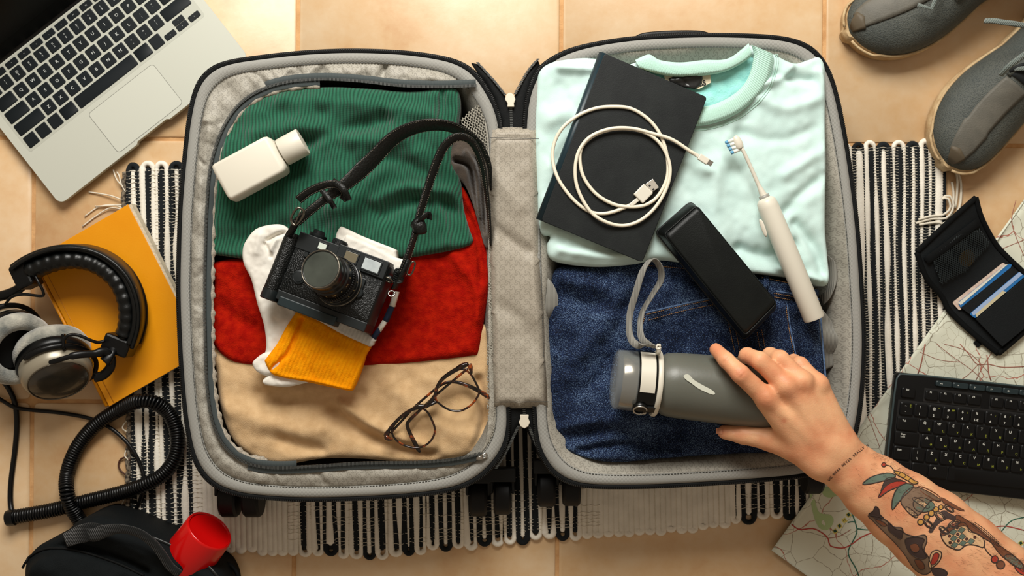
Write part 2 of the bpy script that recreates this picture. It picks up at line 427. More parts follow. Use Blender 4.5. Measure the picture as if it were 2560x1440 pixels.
while x < 2345:
    z = zone(x); pitch = 9.5 if z == 'left' else 7.0
    if z == 'white':
        w = 13.2; wz = 14.6; yb = float(ybot(x + w)); col = 'rag_white'
        mk('rag_strip', rag(x + w / 2, x + w * 1.5, wz, col, float(ytop(x)) + 8, yb - 8 + rs.uniform(-5, 4), pitch), M[col], rug); x += 2 * w
        continue
    if z == 'right': lw, iw = rs.choice([(9.5, 14), (11, 12), (9, 17), (12, 10)])
    elif z == 'left': lw, iw = 11, 15
    else: lw, iw = rs.choice([(10, 11), (12, 9), (10, 14), (11, 8)])
    oc = 'rag_black' if (n % 3 == 0 if z != 'right' else n % 2 == 0) else 'rag_white'; ic = 'rag_white' if oc == 'rag_black' else 'rag_black'
    n += 1; tot = 2 * lw + iw; yb = float(ybot(x + tot / 2)) - 14 + rs.uniform(-5, 6); yt = float(ytop(x)) + 14 + rs.uniform(-3, 3)
    mk('rag_strip', rag(x + lw / 2, x + lw * 1.5 + iw, lw, oc, yt, yb, pitch, ZR + (.0004 if oc == 'rag_white' else -.0003), .6 if oc == 'rag_white' else 0, 1.0 if oc == 'rag_white' else 1.3), M[oc], rug)
    xc = x + lw + iw / 2
    mk('rag_strip', rag(xc, xc, iw, ic, yt + rs.uniform(-3, 3), yb - rs.uniform(-2, 9), pitch, ZR + (.0004 if ic == 'rag_white' else -.0003), .6 if ic == 'rag_white' else 0, 1.0 if ic == 'rag_white' else 1.35), M[ic], rug); x += tot
# dark woven selvage strips at both edges
for xs, ya, yb in ((306, 430, 1345), (2352, 370, 900)):
    mk('selvage', tube([W(*warp(xs + 2 * math.sin(q * 1.3), ya + (yb - ya) * q / 120), .004) for q in range(121)], [.0030 + .0008 * (q % 2) for q in range(121)], 6), mat('selvage_brown' , (44, 36, 30), .9, (130, 118, 100), 300) if xs < 400 else M['rag_black'], rug)
# warp threads
parts = []
def thread(x0, x1, y, r=.00036, s=8):
    m = int((x1 - x0) / s) + 1; pts = []
    for q in range(m + 1):
        xx = x0 + (x1 - x0) * q / m; sl = -.03 * (xx - x0); ww = warp(xx, y)[0]
        pts.append(W(ww, y + sl + 1.6 * math.sin(q * 1.9 + y), ZR + .0033))
    return tube(pts, r, 4)
y = 428.0
while y < 1335: parts.append(thread(312, 486, y, .0004)); y += rs.uniform(7, 13)
y = 372.0
while y < 1100: parts.append(thread(2118, 2352, y, .0003)); y += 7.0
for x0, x1, dy in ((700, 1430, 0), (1815, 2080, 0)):
    for q in range(24):
        xx = x0
        while xx < x1:
            yy = float(ybot(xx)) - 28 - q * 8.5
            if rs.random() < (.9 if q < 2 else .62): parts.append(thread(xx, xx + 60, yy, .00032))
            xx += 60
mk('warp_thread', join(*parts), M['thread'], rug, kind='stuff')
# loose tassels on both sides
def tassel(pts, r=.0012): return tube(wpath(pts, 14), r, 6)
T = [[(306, 500, .006), (280, 490, .005), (250, 484, .003), (222, 480, .002)], [(306, 520, .006), (280, 512, .004), (245, 518, .002), (212, 541, .002)],
     [(306, 524, .006), (275, 520, .004), (240, 540, .002), (206, 566, .002)], [(304, 512, .006), (270, 514, .004), (240, 516, .003), (238, 515, .002)],
     [(312, 470, .006), (296, 455, .007), (288, 440, .005), (283, 424, .003)], [(314, 480, .006), (303, 460, .007), (298, 440, .005), (292, 430, .003)],
     [(318, 1080, .006), (306, 1070, .006), (314, 1055, .006), (322, 1050, .006)], [(322, 1150, .006), (312, 1140, .006), (316, 1125, .006), (326, 1120, .006)],
     [(322, 1230, .005), (310, 1250, .004), (300, 1270, .003), (292, 1277, .002)], [(324, 1235, .005), (318, 1255, .004), (308, 1272, .003), (300, 1281, .002)]]
for p in T: mk('tassel', tassel(p, .0009), M['thread'], rug)
for p in ([(2352, 420, .006), (2375, 412, .007), (2398, 440, .005), (2403, 480, .003), (2396, 530, .002)],
          [(2354, 412, .006), (2380, 410, .008), (2393, 445, .005), (2392, 490, .003), (2388, 520, .002)],
          [(2352, 498, .006), (2372, 488, .008), (2384, 515, .008), (2366, 545, .008), (2330, 547, .008), (2290, 558, .008)],
          [(2350, 500, .006), (2368, 495, .009), (2376, 520, .009), (2356, 538, .009), (2330, 540, .009), (2296, 549, .009)],
          [(2403, 480, .003), (2398, 520, .004), (2370, 560, .006), (2340, 556, .009), (2298, 562, .009)],
          [(2380, 455, .003), (2384, 490, .004), (2378, 540, .005), (2352, 562, .006)]):
    mk('tassel', tassel(p, .0016), M['thread'], rug)

# ================================================= suitcase
ZS = .115
LO = spline([(441, 640), (445, 520), (455, 400), (468, 290), (487, 215), (520, 172), (570, 150), (660, 136), (770, 125), (880, 121), (1000, 125), (1090, 136), (1150, 152), (1192, 180),
             (1222, 220), (1246, 268), (1258, 330), (1262, 500), (1266, 700), (1270, 900), (1277, 1020), (1276, 1085), (1260, 1135), (1225, 1180), (1180, 1212), (1120, 1232), (1030, 1244), (900, 1252),
             (770, 1255), (660, 1250), (580, 1238), (522, 1210), (484, 1158), (464, 1080), (452, 980), (444, 860), (440, 740)], 260, True)
RO = spline([(1306, 400), (1306, 300), (1316, 230), (1340, 175), (1376, 143), (1430, 118), (1510, 100), (1610, 88), (1750, 82), (1880, 84), (1960, 91), (2012, 106), (2048, 132), (2076, 175),
             (2096, 235), (2116, 330), (2135, 450), (2150, 580), (2160, 720), (2166, 850), (2162, 960), (2150, 1060), (2128, 1130), (2085, 1174), (2010, 1195), (1890, 1207), (1740, 1217), (1600, 1223),
             (1480, 1222), (1420, 1211), (1378, 1185), (1350, 1145), (1336, 1100), (1330, 1030), (1322, 850), (1315, 600)], 260, True)
suit = thing('suitcase', 'black suitcase lying open in two halves with grey swirl-print lining', 'suitcase', W(1280, 1000, .006))
def ins(P, d):
    x0, y0 = P.min(0); x1, y1 = P.max(0); c = np.array([(x0 + x1) / 2, (y0 + y1) / 2])
    return c + (P - c) * np.array([1 - 2 * d / (x1 - x0), 1 - 2 * d / (y1 - y0)])
def ring(P, d, z, k=None):
    q = ins(P, d); kk = S(ZS); return [((a - 1280) * kk, (720 - b) * kk, z) for a, b in q]   # constant scale: world ring at any height
def wr(P, amp, seed, ln=60): return 0
for P, nm in ((LO, 0), (RO, 1)):
    mk('shell', loft([ring(P, d, z) for d, z in ((3, .1135), (-1, .110), (-3, .100), (-2, .070), (6, .040), (24, .020), (60, .009), (110, .008))][::-1], True, True, False), M['shell'], suit)
    mk('zipper_tape', loft([ring(P, d, z) for d, z in ((3, .112), (0, .1145), (4, .1170), (11, .1165), (14, .114))], True, False, False), M['black_nylon'], suit)
    # piping trim and band of grey twill
    mk('rim_trim', loft([ring(P, d, z) for d, z in ((11, .1145), (13, .1172), (20, .1192), (29, .1188), (37, .1165), (40, .113))], True, False, False), M['trim'], suit)
    # zipper teeth
    q = spline(ins(P, 3.5), 760, True); parts = []
    for i in range(0, 760):
        a = q[i]; b = q[(i + 1) % 760]; t = (b - a) / np.linalg.norm(b - a); k = S(ZS); c = ((a[0] - 1280) * k, (720 - a[1]) * k, .1168)
        parts.append(box((0, 0, 0), (.0010, .0022, .0014), Matrix.Translation(c) @ Matrix.Rotation(math.atan2(-t[1], t[0]), 4, 'Z')))
    mk('zipper_teeth', join(*parts), M['zip_black'], suit, smooth=False, kind='stuff')
    # stitch line inside the trim
    q = spline(ins(P, 36.5), 420, True); parts = []
    for i in range(420):
        a = q[i]; b = q[(i + 1) % 420]; t = (b - a) / np.linalg.norm(b - a); k = S(ZS)
        parts.append(box((0, 0, 0), (.0024, .0006, .0006), Matrix.Translation(((a[0] - 1280) * k, (720 - a[1]) * k, .1176)) @ Matrix.Rotation(math.atan2(-t[1], t[0]), 4, 'Z')))
    mk('stitching', join(*parts), M['zip'], suit, smooth=False, kind='stuff')
# wrinkled inner lining of both halves
def liner(P, prof, seed, amp):
    Q = spline(P, 420, True); rings = []; k = S(ZS); ext = np.arange(420)
    for r, (d, z) in enumerate(prof):
        q = ins(Q, d); f = min(1, r / 3)
        wv = fbm(ext / 11. + seed, np.full(420, r * .45 + seed), 3) * amp * f * 1.3
        t = np.roll(q, -1, 0) - np.roll(q, 1, 0); nn = np.stack([-t[:, 1], t[:, 0]], 1); nn /= np.linalg.norm(nn, axis=1)[:, None]
        q = q + nn * (wv * 1600)[:, None]
        rings.append([((a - 1280) * k, (720 - b) * k, z + w * .8) for (a, b), w in zip(q, wv)])
    return loft(rings, True, False, True)
mk('lining', liner(LO, [(38, .1155), (44, .113), (56, .102), (64, .085), (70, .06), (76, .03), (90, .016), (140, .014)], 2.2, .003), M['lining_plain'], suit)
mk('lining', liner(RO, [(38, .1155), (42, .1145), (52, .107), (66, .093), (80, .072), (92, .045), (104, .022), (125, .016), (170, .014)], 7.7, .005), M['lining'], suit)
# zipped divider panel of the left half with its opening
OP = spline([(1188, 214), (1100, 218), (1000, 214), (900, 204), (800, 199), (710, 208), (640, 232), (590, 272), (553, 335), (528, 420), (519, 520), (515, 640), (514, 760), (516, 880), (521, 980), (536, 1060), (566, 1118), (612, 1152), (680, 1166),
             (780, 1164), (900, 1158), (1050, 1156), (1140, 1149), (1196, 1138), (1200, 1130), (1216, 1100), (1223, 1000), (1222, 800), (1222, 600), (1222, 420), (1216, 330), (1200, 240)], 230, True)
PO = spline(ins(LO, 37), 260, True)
V, Tt = fill(PO, 5, [OP])
X, Y = V[:, 0], V[:, 1]; d1 = segdist(X, Y, PO); d2 = segdist(X, Y, OP); am = np.clip(np.minimum(d1, d2 + 10) / 25, 0, 1)
ang = np.arctan2(Y - 690, X - 850)
wtop = np.clip((420 - Y) / 250, 0.25, 1) + .35 * np.clip((560 - X) / 60, 0, 1)
Z = .1175 + am * (.016 * wtop * fbm(ang * 9 + 4, d1 / 90., 2) + .0045 * np.exp(-((d2 - 30) / 30) ** 2) + .0018 * fbm(X / 26, Y / 26))
rf = random.Random(5); am2 = np.clip(d1 / 10, 0, 1)
for q in range(120):
    th = rf.uniform(0, 2 * math.pi); cx_, cy_ = 850 + 400 * math.cos(th), 690 + 540 * math.sin(th); q1 = PO[np.argmin(np.hypot(PO[:, 0] - cx_, PO[:, 1] - cy_))]; q2 = OP[np.argmin(np.hypot(OP[:, 0] - q1[0], OP[:, 1] - q1[1]))]
    wt = 1.0 if q1[1] < 420 else (.75 if q1[0] < 480 and q1[1] > 1000 else .42); sl = rf.uniform(-26, 26); e_ = (q1 - q2) / (np.linalg.norm(q1 - q2) + 1e-6); tn_ = np.array([-e_[1], e_[0]])
    p1 = q1 + e_ * 2; p2 = q2 + (q1 - q2) * rf.uniform(0, .5) + tn_ * sl; w_ = rf.uniform(5, 11); dd = segdist(X, Y, np.array([p1, p2]), False)
    Z += am2 * wt * rf.choice((-1, -1, 1)) * rf.uniform(.0015, .0036) * np.exp(-(dd / w_) ** 2)
Z -= .002 * np.exp(-(d1 / 6) ** 2)
k = S(ZS); v = list(zip((X - 1280) * k, (720 - Y) * k, Z))
a, b, c = V[Tt[:, 0]], V[Tt[:, 1]], V[Tt[:, 2]]; cr = (b[:, 0] - a[:, 0]) * (c[:, 1] - a[:, 1]) - (b[:, 1] - a[:, 1]) * (c[:, 0] - a[:, 0])
Tt = np.where((cr > 0)[:, None], Tt[:, ::-1], Tt)
o = mk('divider_panel', (v, [tuple(t) for t in Tt]), M['lining'], suit)
so = o.modifiers.new('thick', 'SOLIDIFY'); so.thickness = .0012; so.offset = -1
# zip round the opening: tape, coil and frilled seam
zp = [(1190, 214), (1100, 217), (1000, 214), (900, 203), (800, 198), (708, 207), (638, 232), (587, 273), (550, 337), (526, 420), (517, 520), (513, 640), (512, 760), (514, 880), (519, 980), (534, 1062), (565, 1120), (612, 1155), (680, 1169),
      (780, 1166), (900, 1158), (1050, 1155), (1140, 1147), (1206, 1132)]
def off(pts, d):
    q = spline(pts, len(pts) * 6); t = np.gradient(q, axis=0); nn = np.stack([-t[:, 1], t[:, 0]], 1); nn /= np.linalg.norm(nn, axis=1)[:, None]; return q + nn * d
def lp(q, z): return [W(x, y, z) for x, y in q]
M['tape'] = ribmat('grey_zip_tape', (52, 60, 62), (72, 79, 79), .001, 0, 0, .6, .3)
def flatband(name, q, w, z, mm):
    P3 = lp(q, z); sd = []
    for i in range(len(P3)): sd.append(Vector((0, 0, 1)).cross(P3[min(i + 1, len(P3) - 1)] - P3[max(i - 1, 0)]).normalized())
    return mk(name, strap(P3, w * k, .0010, sd), mm, suit)
full = off(zp, 0); iL = [i for i, p in enumerate(full) if p[0] < 720]; i0, i1 = iL[0], iL[-1]
o8 = off(zp, -9); om = off(zp, 8)
flatband('zipper_tape', o8[i0 - 6:i1 + 3], 15, .1225, M['tape']); flatband('zipper_tape', om[:i0 + 4], 15, .1240, M['tape']); flatband('zipper_tape', om[i1 - 6:], 15, .1215, M['tape'])
coil = spline(full, 640); parts = []
for i in range(639):
    a, b = coil[i], coil[i + 1]; t = b - a
    parts.append(box((0, 0, 0), (.0011, .0034, .0022), Matrix.Translation(W(a[0], a[1], .1245)) @ Matrix.Rotation(math.atan2(-t[1], t[0]), 4, 'Z')))
mk('zipper_teeth', join(*parts), M['zip'], suit, smooth=False, kind='stuff')
fs = spline(off(zp, -17)[i0 - 6:i1 - 2], 260); rings = []
for i in range(260):
    t = fs[min(i + 1, 259)] - fs[max(i - 1, 0)]; nn = np.array([-t[1], t[0]]) / np.linalg.norm(t); wob = 2.2 * math.sin(i * .55) + 1.6 * math.sin(i * 1.33)
    if nn @ (np.array([880, 700]) - fs[i]) < 0: nn = -nn
    a_ = fs[i] - nn * 5; b_ = fs[i] + nn * (7 + wob)
    rings.append([W(*a_, .1222), W(*fs[i], .1228 + .0008 * math.sin(i * .55)), W(*b_, .1205), W(*b_, .1195), W(*a_, .1210)])
mk('frilled_seam', loft(rings), M['lining_flap'], suit)
mk('zip_puller', join(tube(wpath([(1196, 1142, .122), (1206, 1137, .1235), (1215, 1134, .123), (1217, 1141, .122), (1208, 1146, .122), (1196, 1148, .122)], 20, True), .0011, 6, True), box(W(1199, 1144, .122), (.008, .006, .003))), M['metal'], suit)
# mesh gusset along the hinge side
def net(poly, z0, z1, pitch, ang, w, name='mesh_gusset', m=None, par=None):
    P = np.array(poly, float); c = P.mean(0); parts = []; R = max(np.ptp(P[:, 0]), np.ptp(P[:, 1]))
    for a in ang:
        d = np.array([math.cos(math.radians(a)), math.sin(math.radians(a))]); nn = np.array([-d[1], d[0]])
        for s in np.arange(-R, R, pitch):
            base = c + nn * s; ts = np.arange(-R, R, 4.0); q = base + d * ts[:, None]; q = q + nn * (1.0 * np.sin(ts / pitch * 3))[:, None]
            inn = inside(q[:, 0], q[:, 1], P); run = []
            for i in range(len(ts) + 1):
                if i < len(ts) and inn[i]: run.append(q[i])
                else:
                    if len(run) > 1:
                        def zz(p): u = (p[1] - P[:, 1].min()) / (np.ptp(P[:, 1]) + 1e-6); return z0 + (z1 - z0) * u
                        parts.append(tube([W(p[0], p[1], zz(p)) for p in run], w, 4))
                    run = []
    return mk(name, join(*parts), m, par, kind='stuff')
M['net'] = mat('grey_net', (150, 146, 134), .7)
net([(1218, 232), (1232, 300), (1232, 440), (1205, 400), (1165, 330), (1148, 300), (1190, 262)], .117, .112, 6.5, (35, 100), .0006, m=M['net'], par=suit)
net([(1222, 560), (1238, 600), (1238, 1088), (1222, 1120), (1216, 1000), (1218, 800)], .117, .1165, 6.5, (35, 100), .0005, m=M['net'], par=suit)
# hinge: dark fabric between the halves, flap over it, zip pulls
cloth('hinge_panel', [(1178, 156), (1200, 161), (1236, 203), (1262, 238), (1275, 262), (1288, 236), (1318, 180), (1345, 150), (1350, 162), (1330, 205), (1318, 250), (1316, 320), (1320, 600), (1334, 1000), (1352, 1140), (1330, 1105), (1312, 1066), (1296, 1066), (1278, 1105), (1258, 1140), (1264, 1000), (1256, 500), (1250, 300), (1232, 240), (1212, 205)], .1125, .100, 4, M['black_nylon'], suit, res=12, smoothn=False)
cloth('hinge_flap', [(1224, 316), (1284, 314), (1344, 318), (1348, 480), (1352, 650), (1360, 780), (1364, 900), (1371, 1022), (1300, 1023), (1232, 1024), (1229, 900), (1226, 780), (1222, 650), (1221, 480)], .126, .115, 26, M['lining_flap'], suit, smoothn=False, n=None, res=8,
      folds=[(((1225, 560), (1290, 610), (1345, 640)), 16, -2.4), (((1230, 420), (1300, 520)), 22, 1.5), (((1240, 760), (1300, 800), (1350, 880)), 22, -1.8), (((1330, 640), (1345, 800)), 10, 1.5), (((1225, 344), (1345, 347)), 3, -1.2), (((1232, 1005), (1368, 1004)), 3, -1.2)], noise=(.9, 60))
for pts in ([(1226, 344), (1345, 347)], [(1233, 1005), (1369, 1004)]):
    q = spline(pts, 34); mk('stitching', join(*[box((0, 0, 0), (.0020, .0006, .0006), Matrix.Translation(W(a[0], a[1], .1262))) for a in q]), M['zip'], suit, smooth=False, kind='stuff')
pull = [(1262, 248), (1266, 236), (1275, 231), (1284, 236), (1289, 248), (1285, 258), (1286, 267), (1268, 267), (1269, 258)]
mk('zip_puller', prism(pull, .1145, .1185), M['puller'], suit, bevel=.0008)
pull2 = [(1300, 1037), (1322, 1037), (1321, 1046), (1325, 1056), (1321, 1066), (1311, 1072), (1301, 1066), (1297, 1056), (1301, 1046)]
mk('zip_puller', prism(pull2, .1145, .1185), M['puller'], suit, bevel=.0008)
for pts in ([(1194, 157), (1236, 203), (1262, 236)], [(1288, 234), (1318, 180), (1345, 148)], [(1277, 268), (1279, 320)], [(1310, 1024), (1311, 1038)], [(1296, 1066), (1282, 1095), (1266, 1128), (1240, 1170)], [(1322, 1066), (1336, 1100), (1352, 1142)]):
    q = spline(pts, max(4, int(math.dist(pts[0], pts[-1]) / 4)))
    mk('zipper_teeth', join(*[box((0, 0, 0), (.0034, .0013, .0014), Matrix.Translation(W(a[0], a[1], .1135))) for a in q]), M['zip'], suit, smooth=False, kind='stuff')
# wheels and feet at the lower end, carry handle at the upper end
M['rubber'] = mat('black_rubber', (7, 8, 9), .5, spec=.3)
def wheel(px, py, w=.020):
    c = W(px, py, .030)
    w1 = lathe([(.006, -.011), (.022, -.011), (.0245, -.008), (.0245, .008), (.022, .011), (.006, .011)], frame(c, (1, 0, 0)), 24)
    o = mk('wheel', w1, M['rubber'], suit, auto=30)
    mk('wheel_fork', join(box((c.x - .0135, c.y + .020, .036), (.004, .030, .028)), box((c.x + .0135, c.y + .020, .036), (.004, .030, .028)), box((c.x, c.y + .030, .050), (.034, .018, .014))), M['shell'], suit, smooth=False, bevel=.002)
for p in ((576, 1244), (634, 1244), (1196, 1242), (1256, 1238), (1366, 1218), (1428, 1216), (2030, 1186)): wheel(*p)
hp = wpath([(1585, 104, .060), (1610, 93, .062), (1680, 88, .064), (1750, 89, .062), (1775, 100, .060)], 24)
mk('carry_handle', strap(hp, .026, .006, (0, 0, 1)), M['shell'], suit)
# elastic straps peeping out on both sides of the right half
M['webbing'] = ribmat('grey_webbing', (112, 110, 104), (138, 136, 128), .0016, 0, 0, .6, .5)
s = wpath([(1366, 696, .108), (1376, 715, .110), (1380, 750, .110), (1376, 780, .108), (1366, 806, .100)], 24)
mk('elastic_strap', strap(s, list(np.linspace(.003, .015, 10)) + [.0155] * 5 + list(np.linspace(.015, .003, 9)), .0012, [Vector((1, .1, -.25))] * 24), M['webbing'], suit)
s = wpath([(2058, 640, .095), (2078, 660, .096), (2082, 700, .096), (2070, 735, .094), (2052, 752, .085)], 20)
mk('elastic_strap', strap(s, .012, .0012, [Vector((.5, .2, .75))] * 20), M['webbing'], suit)
s = wpath([(2048, 780, .098), (2062, 810, .094), (2074, 850, .098), (2072, 885, .090), (2084, 915, .088)], 30)
mk('elastic_strap', strap(s, list(np.linspace(.010, .021, 12)) + [.021] * 18, .0012, [Vector((.95, .25 + .3 * math.sin(i * .5), .25 * math.sin(i * .45))) for i in range(30)]), M['webbing'], suit)

# ================================================= folded clothes
M['green_rib'] = ribmat('green_rib_knit', (16, 62, 44), (36, 96, 72), .0040, 6, .010, .9, .8, .0020, .0013)
M['red_wool'] = mat('red_wool', (140, 10, 2), .95, (164, 24, 4), 130, .8, 700, spec=.1)
M['beige_wool'] = mat('beige_wool', (194, 160, 116), .95, (208, 175, 131), 90, .45, 1100, sheen=.1)
M['brown_wool'] = mat('brown_wool', (52, 42, 34), .95, (80, 68, 56), 60, .7, 700, sheen=.3)
M['mint'] = mat('mint_jersey', (190, 217, 212), .9, (200, 225, 220), 25, .22, 1600, sheen=.1)
M['mint_inner'] = mat('mint_fleece', (140, 212, 206), .95, (160, 226, 218), 60, .7, 500, sheen=.3)
beige = cloth('beige_sweater', [(528, 860), (700, 850), (900, 850), (1100, 840), (1205, 810), (1226, 850), (1231, 950), (1233, 1040), (1230, 1100), (1190, 1132), (1120, 1150), (1020, 1158), (900, 1150), (800, 1150), (700, 1164), (620, 1140), (572, 1092), (545, 1010), (536, 930)],
      .106, .02, 22, M['beige_wool'], None, folds=[(((830, 1030), (900, 1080), (1000, 1120), (1080, 1146)), 20, -6), (((860, 1010), (960, 1080), (1060, 1120)), 18, 3.5), (((640, 985), (760, 1000), (900, 985)), 18, -2.5), (((560, 1020), (680, 1060), (800, 1080)), 25, 2.5), (((1195, 950), (1212, 1040), (1190, 1120)), 12, -4), (((700, 1100), (800, 1130)), 18, -3), (((980, 960), (1060, 1040), (1180, 1090)), 26, 2)], noise=(1.5, 95), res=6)
tag(beige, 'beige wool sweater folded at the bottom of the left half, under the glasses', 'sweater')
red = cloth('red_sweater', [(532, 655), (700, 640), (900, 640), (1060, 620), (1130, 560), (1140, 470), (1155, 464), (1178, 505), (1205, 575), (1222, 650), (1222, 720), (1210, 800), (1196, 880), (1182, 890), (1100, 900), (980, 912), (850, 917), (700, 914), (600, 910), (555, 890), (526, 855), (514, 820), (522, 770), (532, 710)],
      .112, .025, 18, M['red_wool'], None, folds=[(((1130, 640), (1190, 720), (1195, 800)), 14, 2.5), (((540, 760), (620, 820), (700, 830)), 22, -2), (((1150, 500), (1195, 600), (1205, 700)), 9, -3)], noise=(2.2, 90), res=6)
tag(red, 'red wool sweater folded beneath the green one and above the beige one', 'sweater')
brown = cloth('brown_sweater', [(1095, 370), (1120, 348), (1165, 345), (1200, 362), (1222, 410), (1228, 500), (1228, 610), (1212, 615), (1196, 560), (1180, 505), (1160, 460), (1130, 430)], .118, .03, 14, M['brown_wool'], None,
      folds=[(((1140, 400), (1175, 420), (1188, 520), (1200, 600)), 7, -9), (((1195, 395), (1205, 480), (1210, 580)), 6, -8), (((1165, 380), (1192, 440), (1198, 540)), 6, 3)], noise=(.6, 40), res=5)
tag(brown, 'dark brown woollen garment rolled beside the green sweater near the hinge', 'sweater')
green = cloth('green_sweater', [(556, 330), (590, 282), (640, 246), (720, 222), (820, 214), (920, 218), (1020, 226), (1100, 218), (1142, 222), (1150, 262), (1140, 330), (1128, 400), (1150, 450), (1158, 520), (1172, 570), (1181, 604), (1150, 620), (1080, 634), (980, 650), (880, 656), (760, 656), (640, 650), (560, 640), (524, 628), (526, 560), (534, 460), (544, 390)],
      .1235, .03, 20, M['green_rib'], None, folds=[(((640, 330), (760, 320), (900, 350), (1010, 345)), 22, 3.5), (((700, 375), (840, 330), (960, 300)), 18, -3.5), (((900, 420), (980, 400), (1080, 440)), 20, -3), (((940, 500), (1010, 470), (1120, 480)), 18, 4), (((960, 535), (1050, 500), (1150, 530)), 18, -4), (((830, 520), (900, 500), (960, 430)), 24, 3), (((560, 600), (700, 570), (800, 580)), 30, -2.5), (((1105, 230), (1100, 300)), 8, -3), (((1070, 470), (1110, 560), (1120, 620)), 12, 2.5), (((700, 250), (900, 260), (1080, 290)), 20, 2.5)], noise=(3, 95), res=6)
tag(green, 'green ribbed sweater folded at the top of the left half', 'sweater')
def bvh_of(*objs):
    bpy.context.view_layer.update(); V = []; P = []
    for o in objs:
        n = len(V); M_ = o.matrix_world; V += [M_ @ v.co for v in o.data.vertices]; P += [tuple(i + n for i in p.vertices) for p in o.data.polygons]
    return BVHTree.FromPolygons(V, P)
def onto(bv, px, py, z0=.11, lift=.0006):
    """point on a surface seen under a pixel: intersection of the line with the surface"""
    o = Vector((0, 0, H)); d = (W(px, py, 0) - o).normalized(); h = bv.ray_cast(o, d)
    if h[0] is None: return W(px, py, z0)
    return h[0] + h[1] * lift if h[1].z > 0 else h[0] - h[1] * lift
# ================================================= mint sweatshirt (right half)
NECK = spline([(1608, 166), (1640, 178), (1700, 182), (1760, 178), (1820, 168), (1862, 150), (1878, 140), (1886, 150), (1874, 190), (1846, 226), (1806, 252), (1760, 264), (1690, 250), (1630, 215)], 60, True)
shirt = thing('sweatshirt', 'pale mint crew-neck sweatshirt folded in the top of the right half', 'sweatshirt', W(1700, 400, .05))
def ribcollar(X, Y, D): return 0
mint_f = [(((1400, 215), (1430, 265), (1480, 300)), 16, -1.6), (((1400, 170), (1500, 175)), 10, 3), (((1380, 300), (1440, 280), (1500, 350)), 26, 3), (((1980, 160), (1960, 190), (1900, 215)), 10, 3.5), (((2050, 180), (2066, 260), (2066, 420)), 10, 3),
          (((1940, 190), (2030, 200)), 12, -3), (((1880, 240), (1960, 270), (2040, 250)), 18, 2.5), (((1850, 330), (1950, 350), (2040, 320)), 16, -2), (((1960, 440), (2020, 400), (2060, 380)), 16, 2.5), (((1940, 560), (2000, 490), (2060, 440)), 16, -3),
          (((1850, 620), (1920, 640), (1990, 610)), 16, -3.5), (((1990, 560), (2040, 620), (2060, 680)), 14, -3.5), (((1800, 400), (1780, 520), (1800, 600)), 24, 2.5), (((1860, 300), (1840, 420)), 20, -1.5), (((1380, 420), (1420, 500)), 20, 2), (((1400, 625), (1500, 640), (1600, 640)), 12, 3), (((1950, 670), (2010, 690), (2050, 700)), 10, 3)]
cloth('shirt_body', [(1342, 210), (1352, 172), (1384, 152), (1440, 142), (1510, 146), (1560, 160), (1600, 152), (1650, 156), (1700, 162), (1760, 160), (1820, 152), (1866, 122), (1880, 110), (1935, 132), (1990, 156), (2040, 140), (2060, 150), (2067, 190), (2066, 300), (2068, 420), (2066, 560), (2072, 640), (2076, 700), (2058, 716), (2010, 700), (1950, 690),
       (1880, 682), (1780, 668), (1700, 655), (1640, 650), (1590, 660), (1500, 667), (1420, 660), (1376, 645), (1368, 612), (1376, 590), (1350, 575), (1342, 450), (1338, 320)],
      .1225, .045, 16, M['mint'], shirt, folds=mint_f, noise=(1.7, 80), res=6, holes=[NECK])
M['mint_rib'] = ribmat('mint_rib', (160, 196, 184), (190, 226, 212), .0026, 45, 0, .9, .8)
cloth('inner_back', ins(NECK, -6), .118, .045, 8, M['mint_inner'], shirt, noise=(1.5, 40), res=8, smoothn=False)
# front collar: ribbed band swept along the neckline, ribs are small ridges across it
def collar(inner, outer, z, nr, mm, name, up=.004):
    a = spline(inner, nr * 4 + 1); b = spline(outer, nr * 4 + 1); v = []; f = []; K = 9
    for i in range(len(a)):
        for j in range(K):
            u = j / (K - 1); p = a[i] * (1 - u) + b[i] * u
            h = up * math.sin(math.pi * (.1 + .8 * u)) ** .6 + (.00045 * math.sin(i * math.pi / 2) if 0 < j < K - 1 else 0)
            if j in (0, K - 1): h = -.004
            v.append(W(p[0], p[1], z + h))
        if i:
            for j in range(K - 1):
                q = i * K + j; f.append((q - K, q, q + 1, q - K + 1))
    return mk(name, (v, f), mm, shirt)
M['mint_plain'] = mat('mint_collar', (180, 216, 202), .9, bump=.5, bs=900)
collar([(1878, 112), (1884, 140), (1872, 190), (1846, 226), (1806, 252), (1762, 266), (1700, 268)], [(1932, 134), (1934, 160), (1916, 214), (1880, 256), (1832, 290), (1770, 312), (1700, 318)], .1285, 60, M['mint_plain'], 'collar')
collar([(1600, 172), (1636, 184), (1690, 192), (1750, 190), (1810, 180), (1856, 158), (1880, 140)], [(1588, 150), (1622, 136), (1650, 150), (1700, 156), (1760, 150), (1820, 146), (1872, 108)], .1285, 70, M['mint_plain'], 'collar')
SB = bvh_of(bpy.data.objects['shirt_body'])
for off_ in (4, 9):
    mk('collar_seam', tube([onto(SB, x, y, .124, .0001) for x, y in spline([(1934 + off_, 136), (1936 + off_, 162), (1917 + off_, 216 + off_ * .5), (1882 + off_, 258 + off_ * .6), (1834 + off_ * .5, 292 + off_), (1772, 314 + off_), (1700, 320 + off_)], 60)], .0006, 5), M['mint_plain'], shirt)
M['label_cloth'] = mat('cream_label', (226, 214, 188), .8, bump=.3, bs=700)
lb = mk('neck_label', prism([(1658, 180), (1774, 172), (1778, 206), (1748, 222), (1666, 214)], .1215, .1222), M['label_cloth'], shirt, smooth=False)
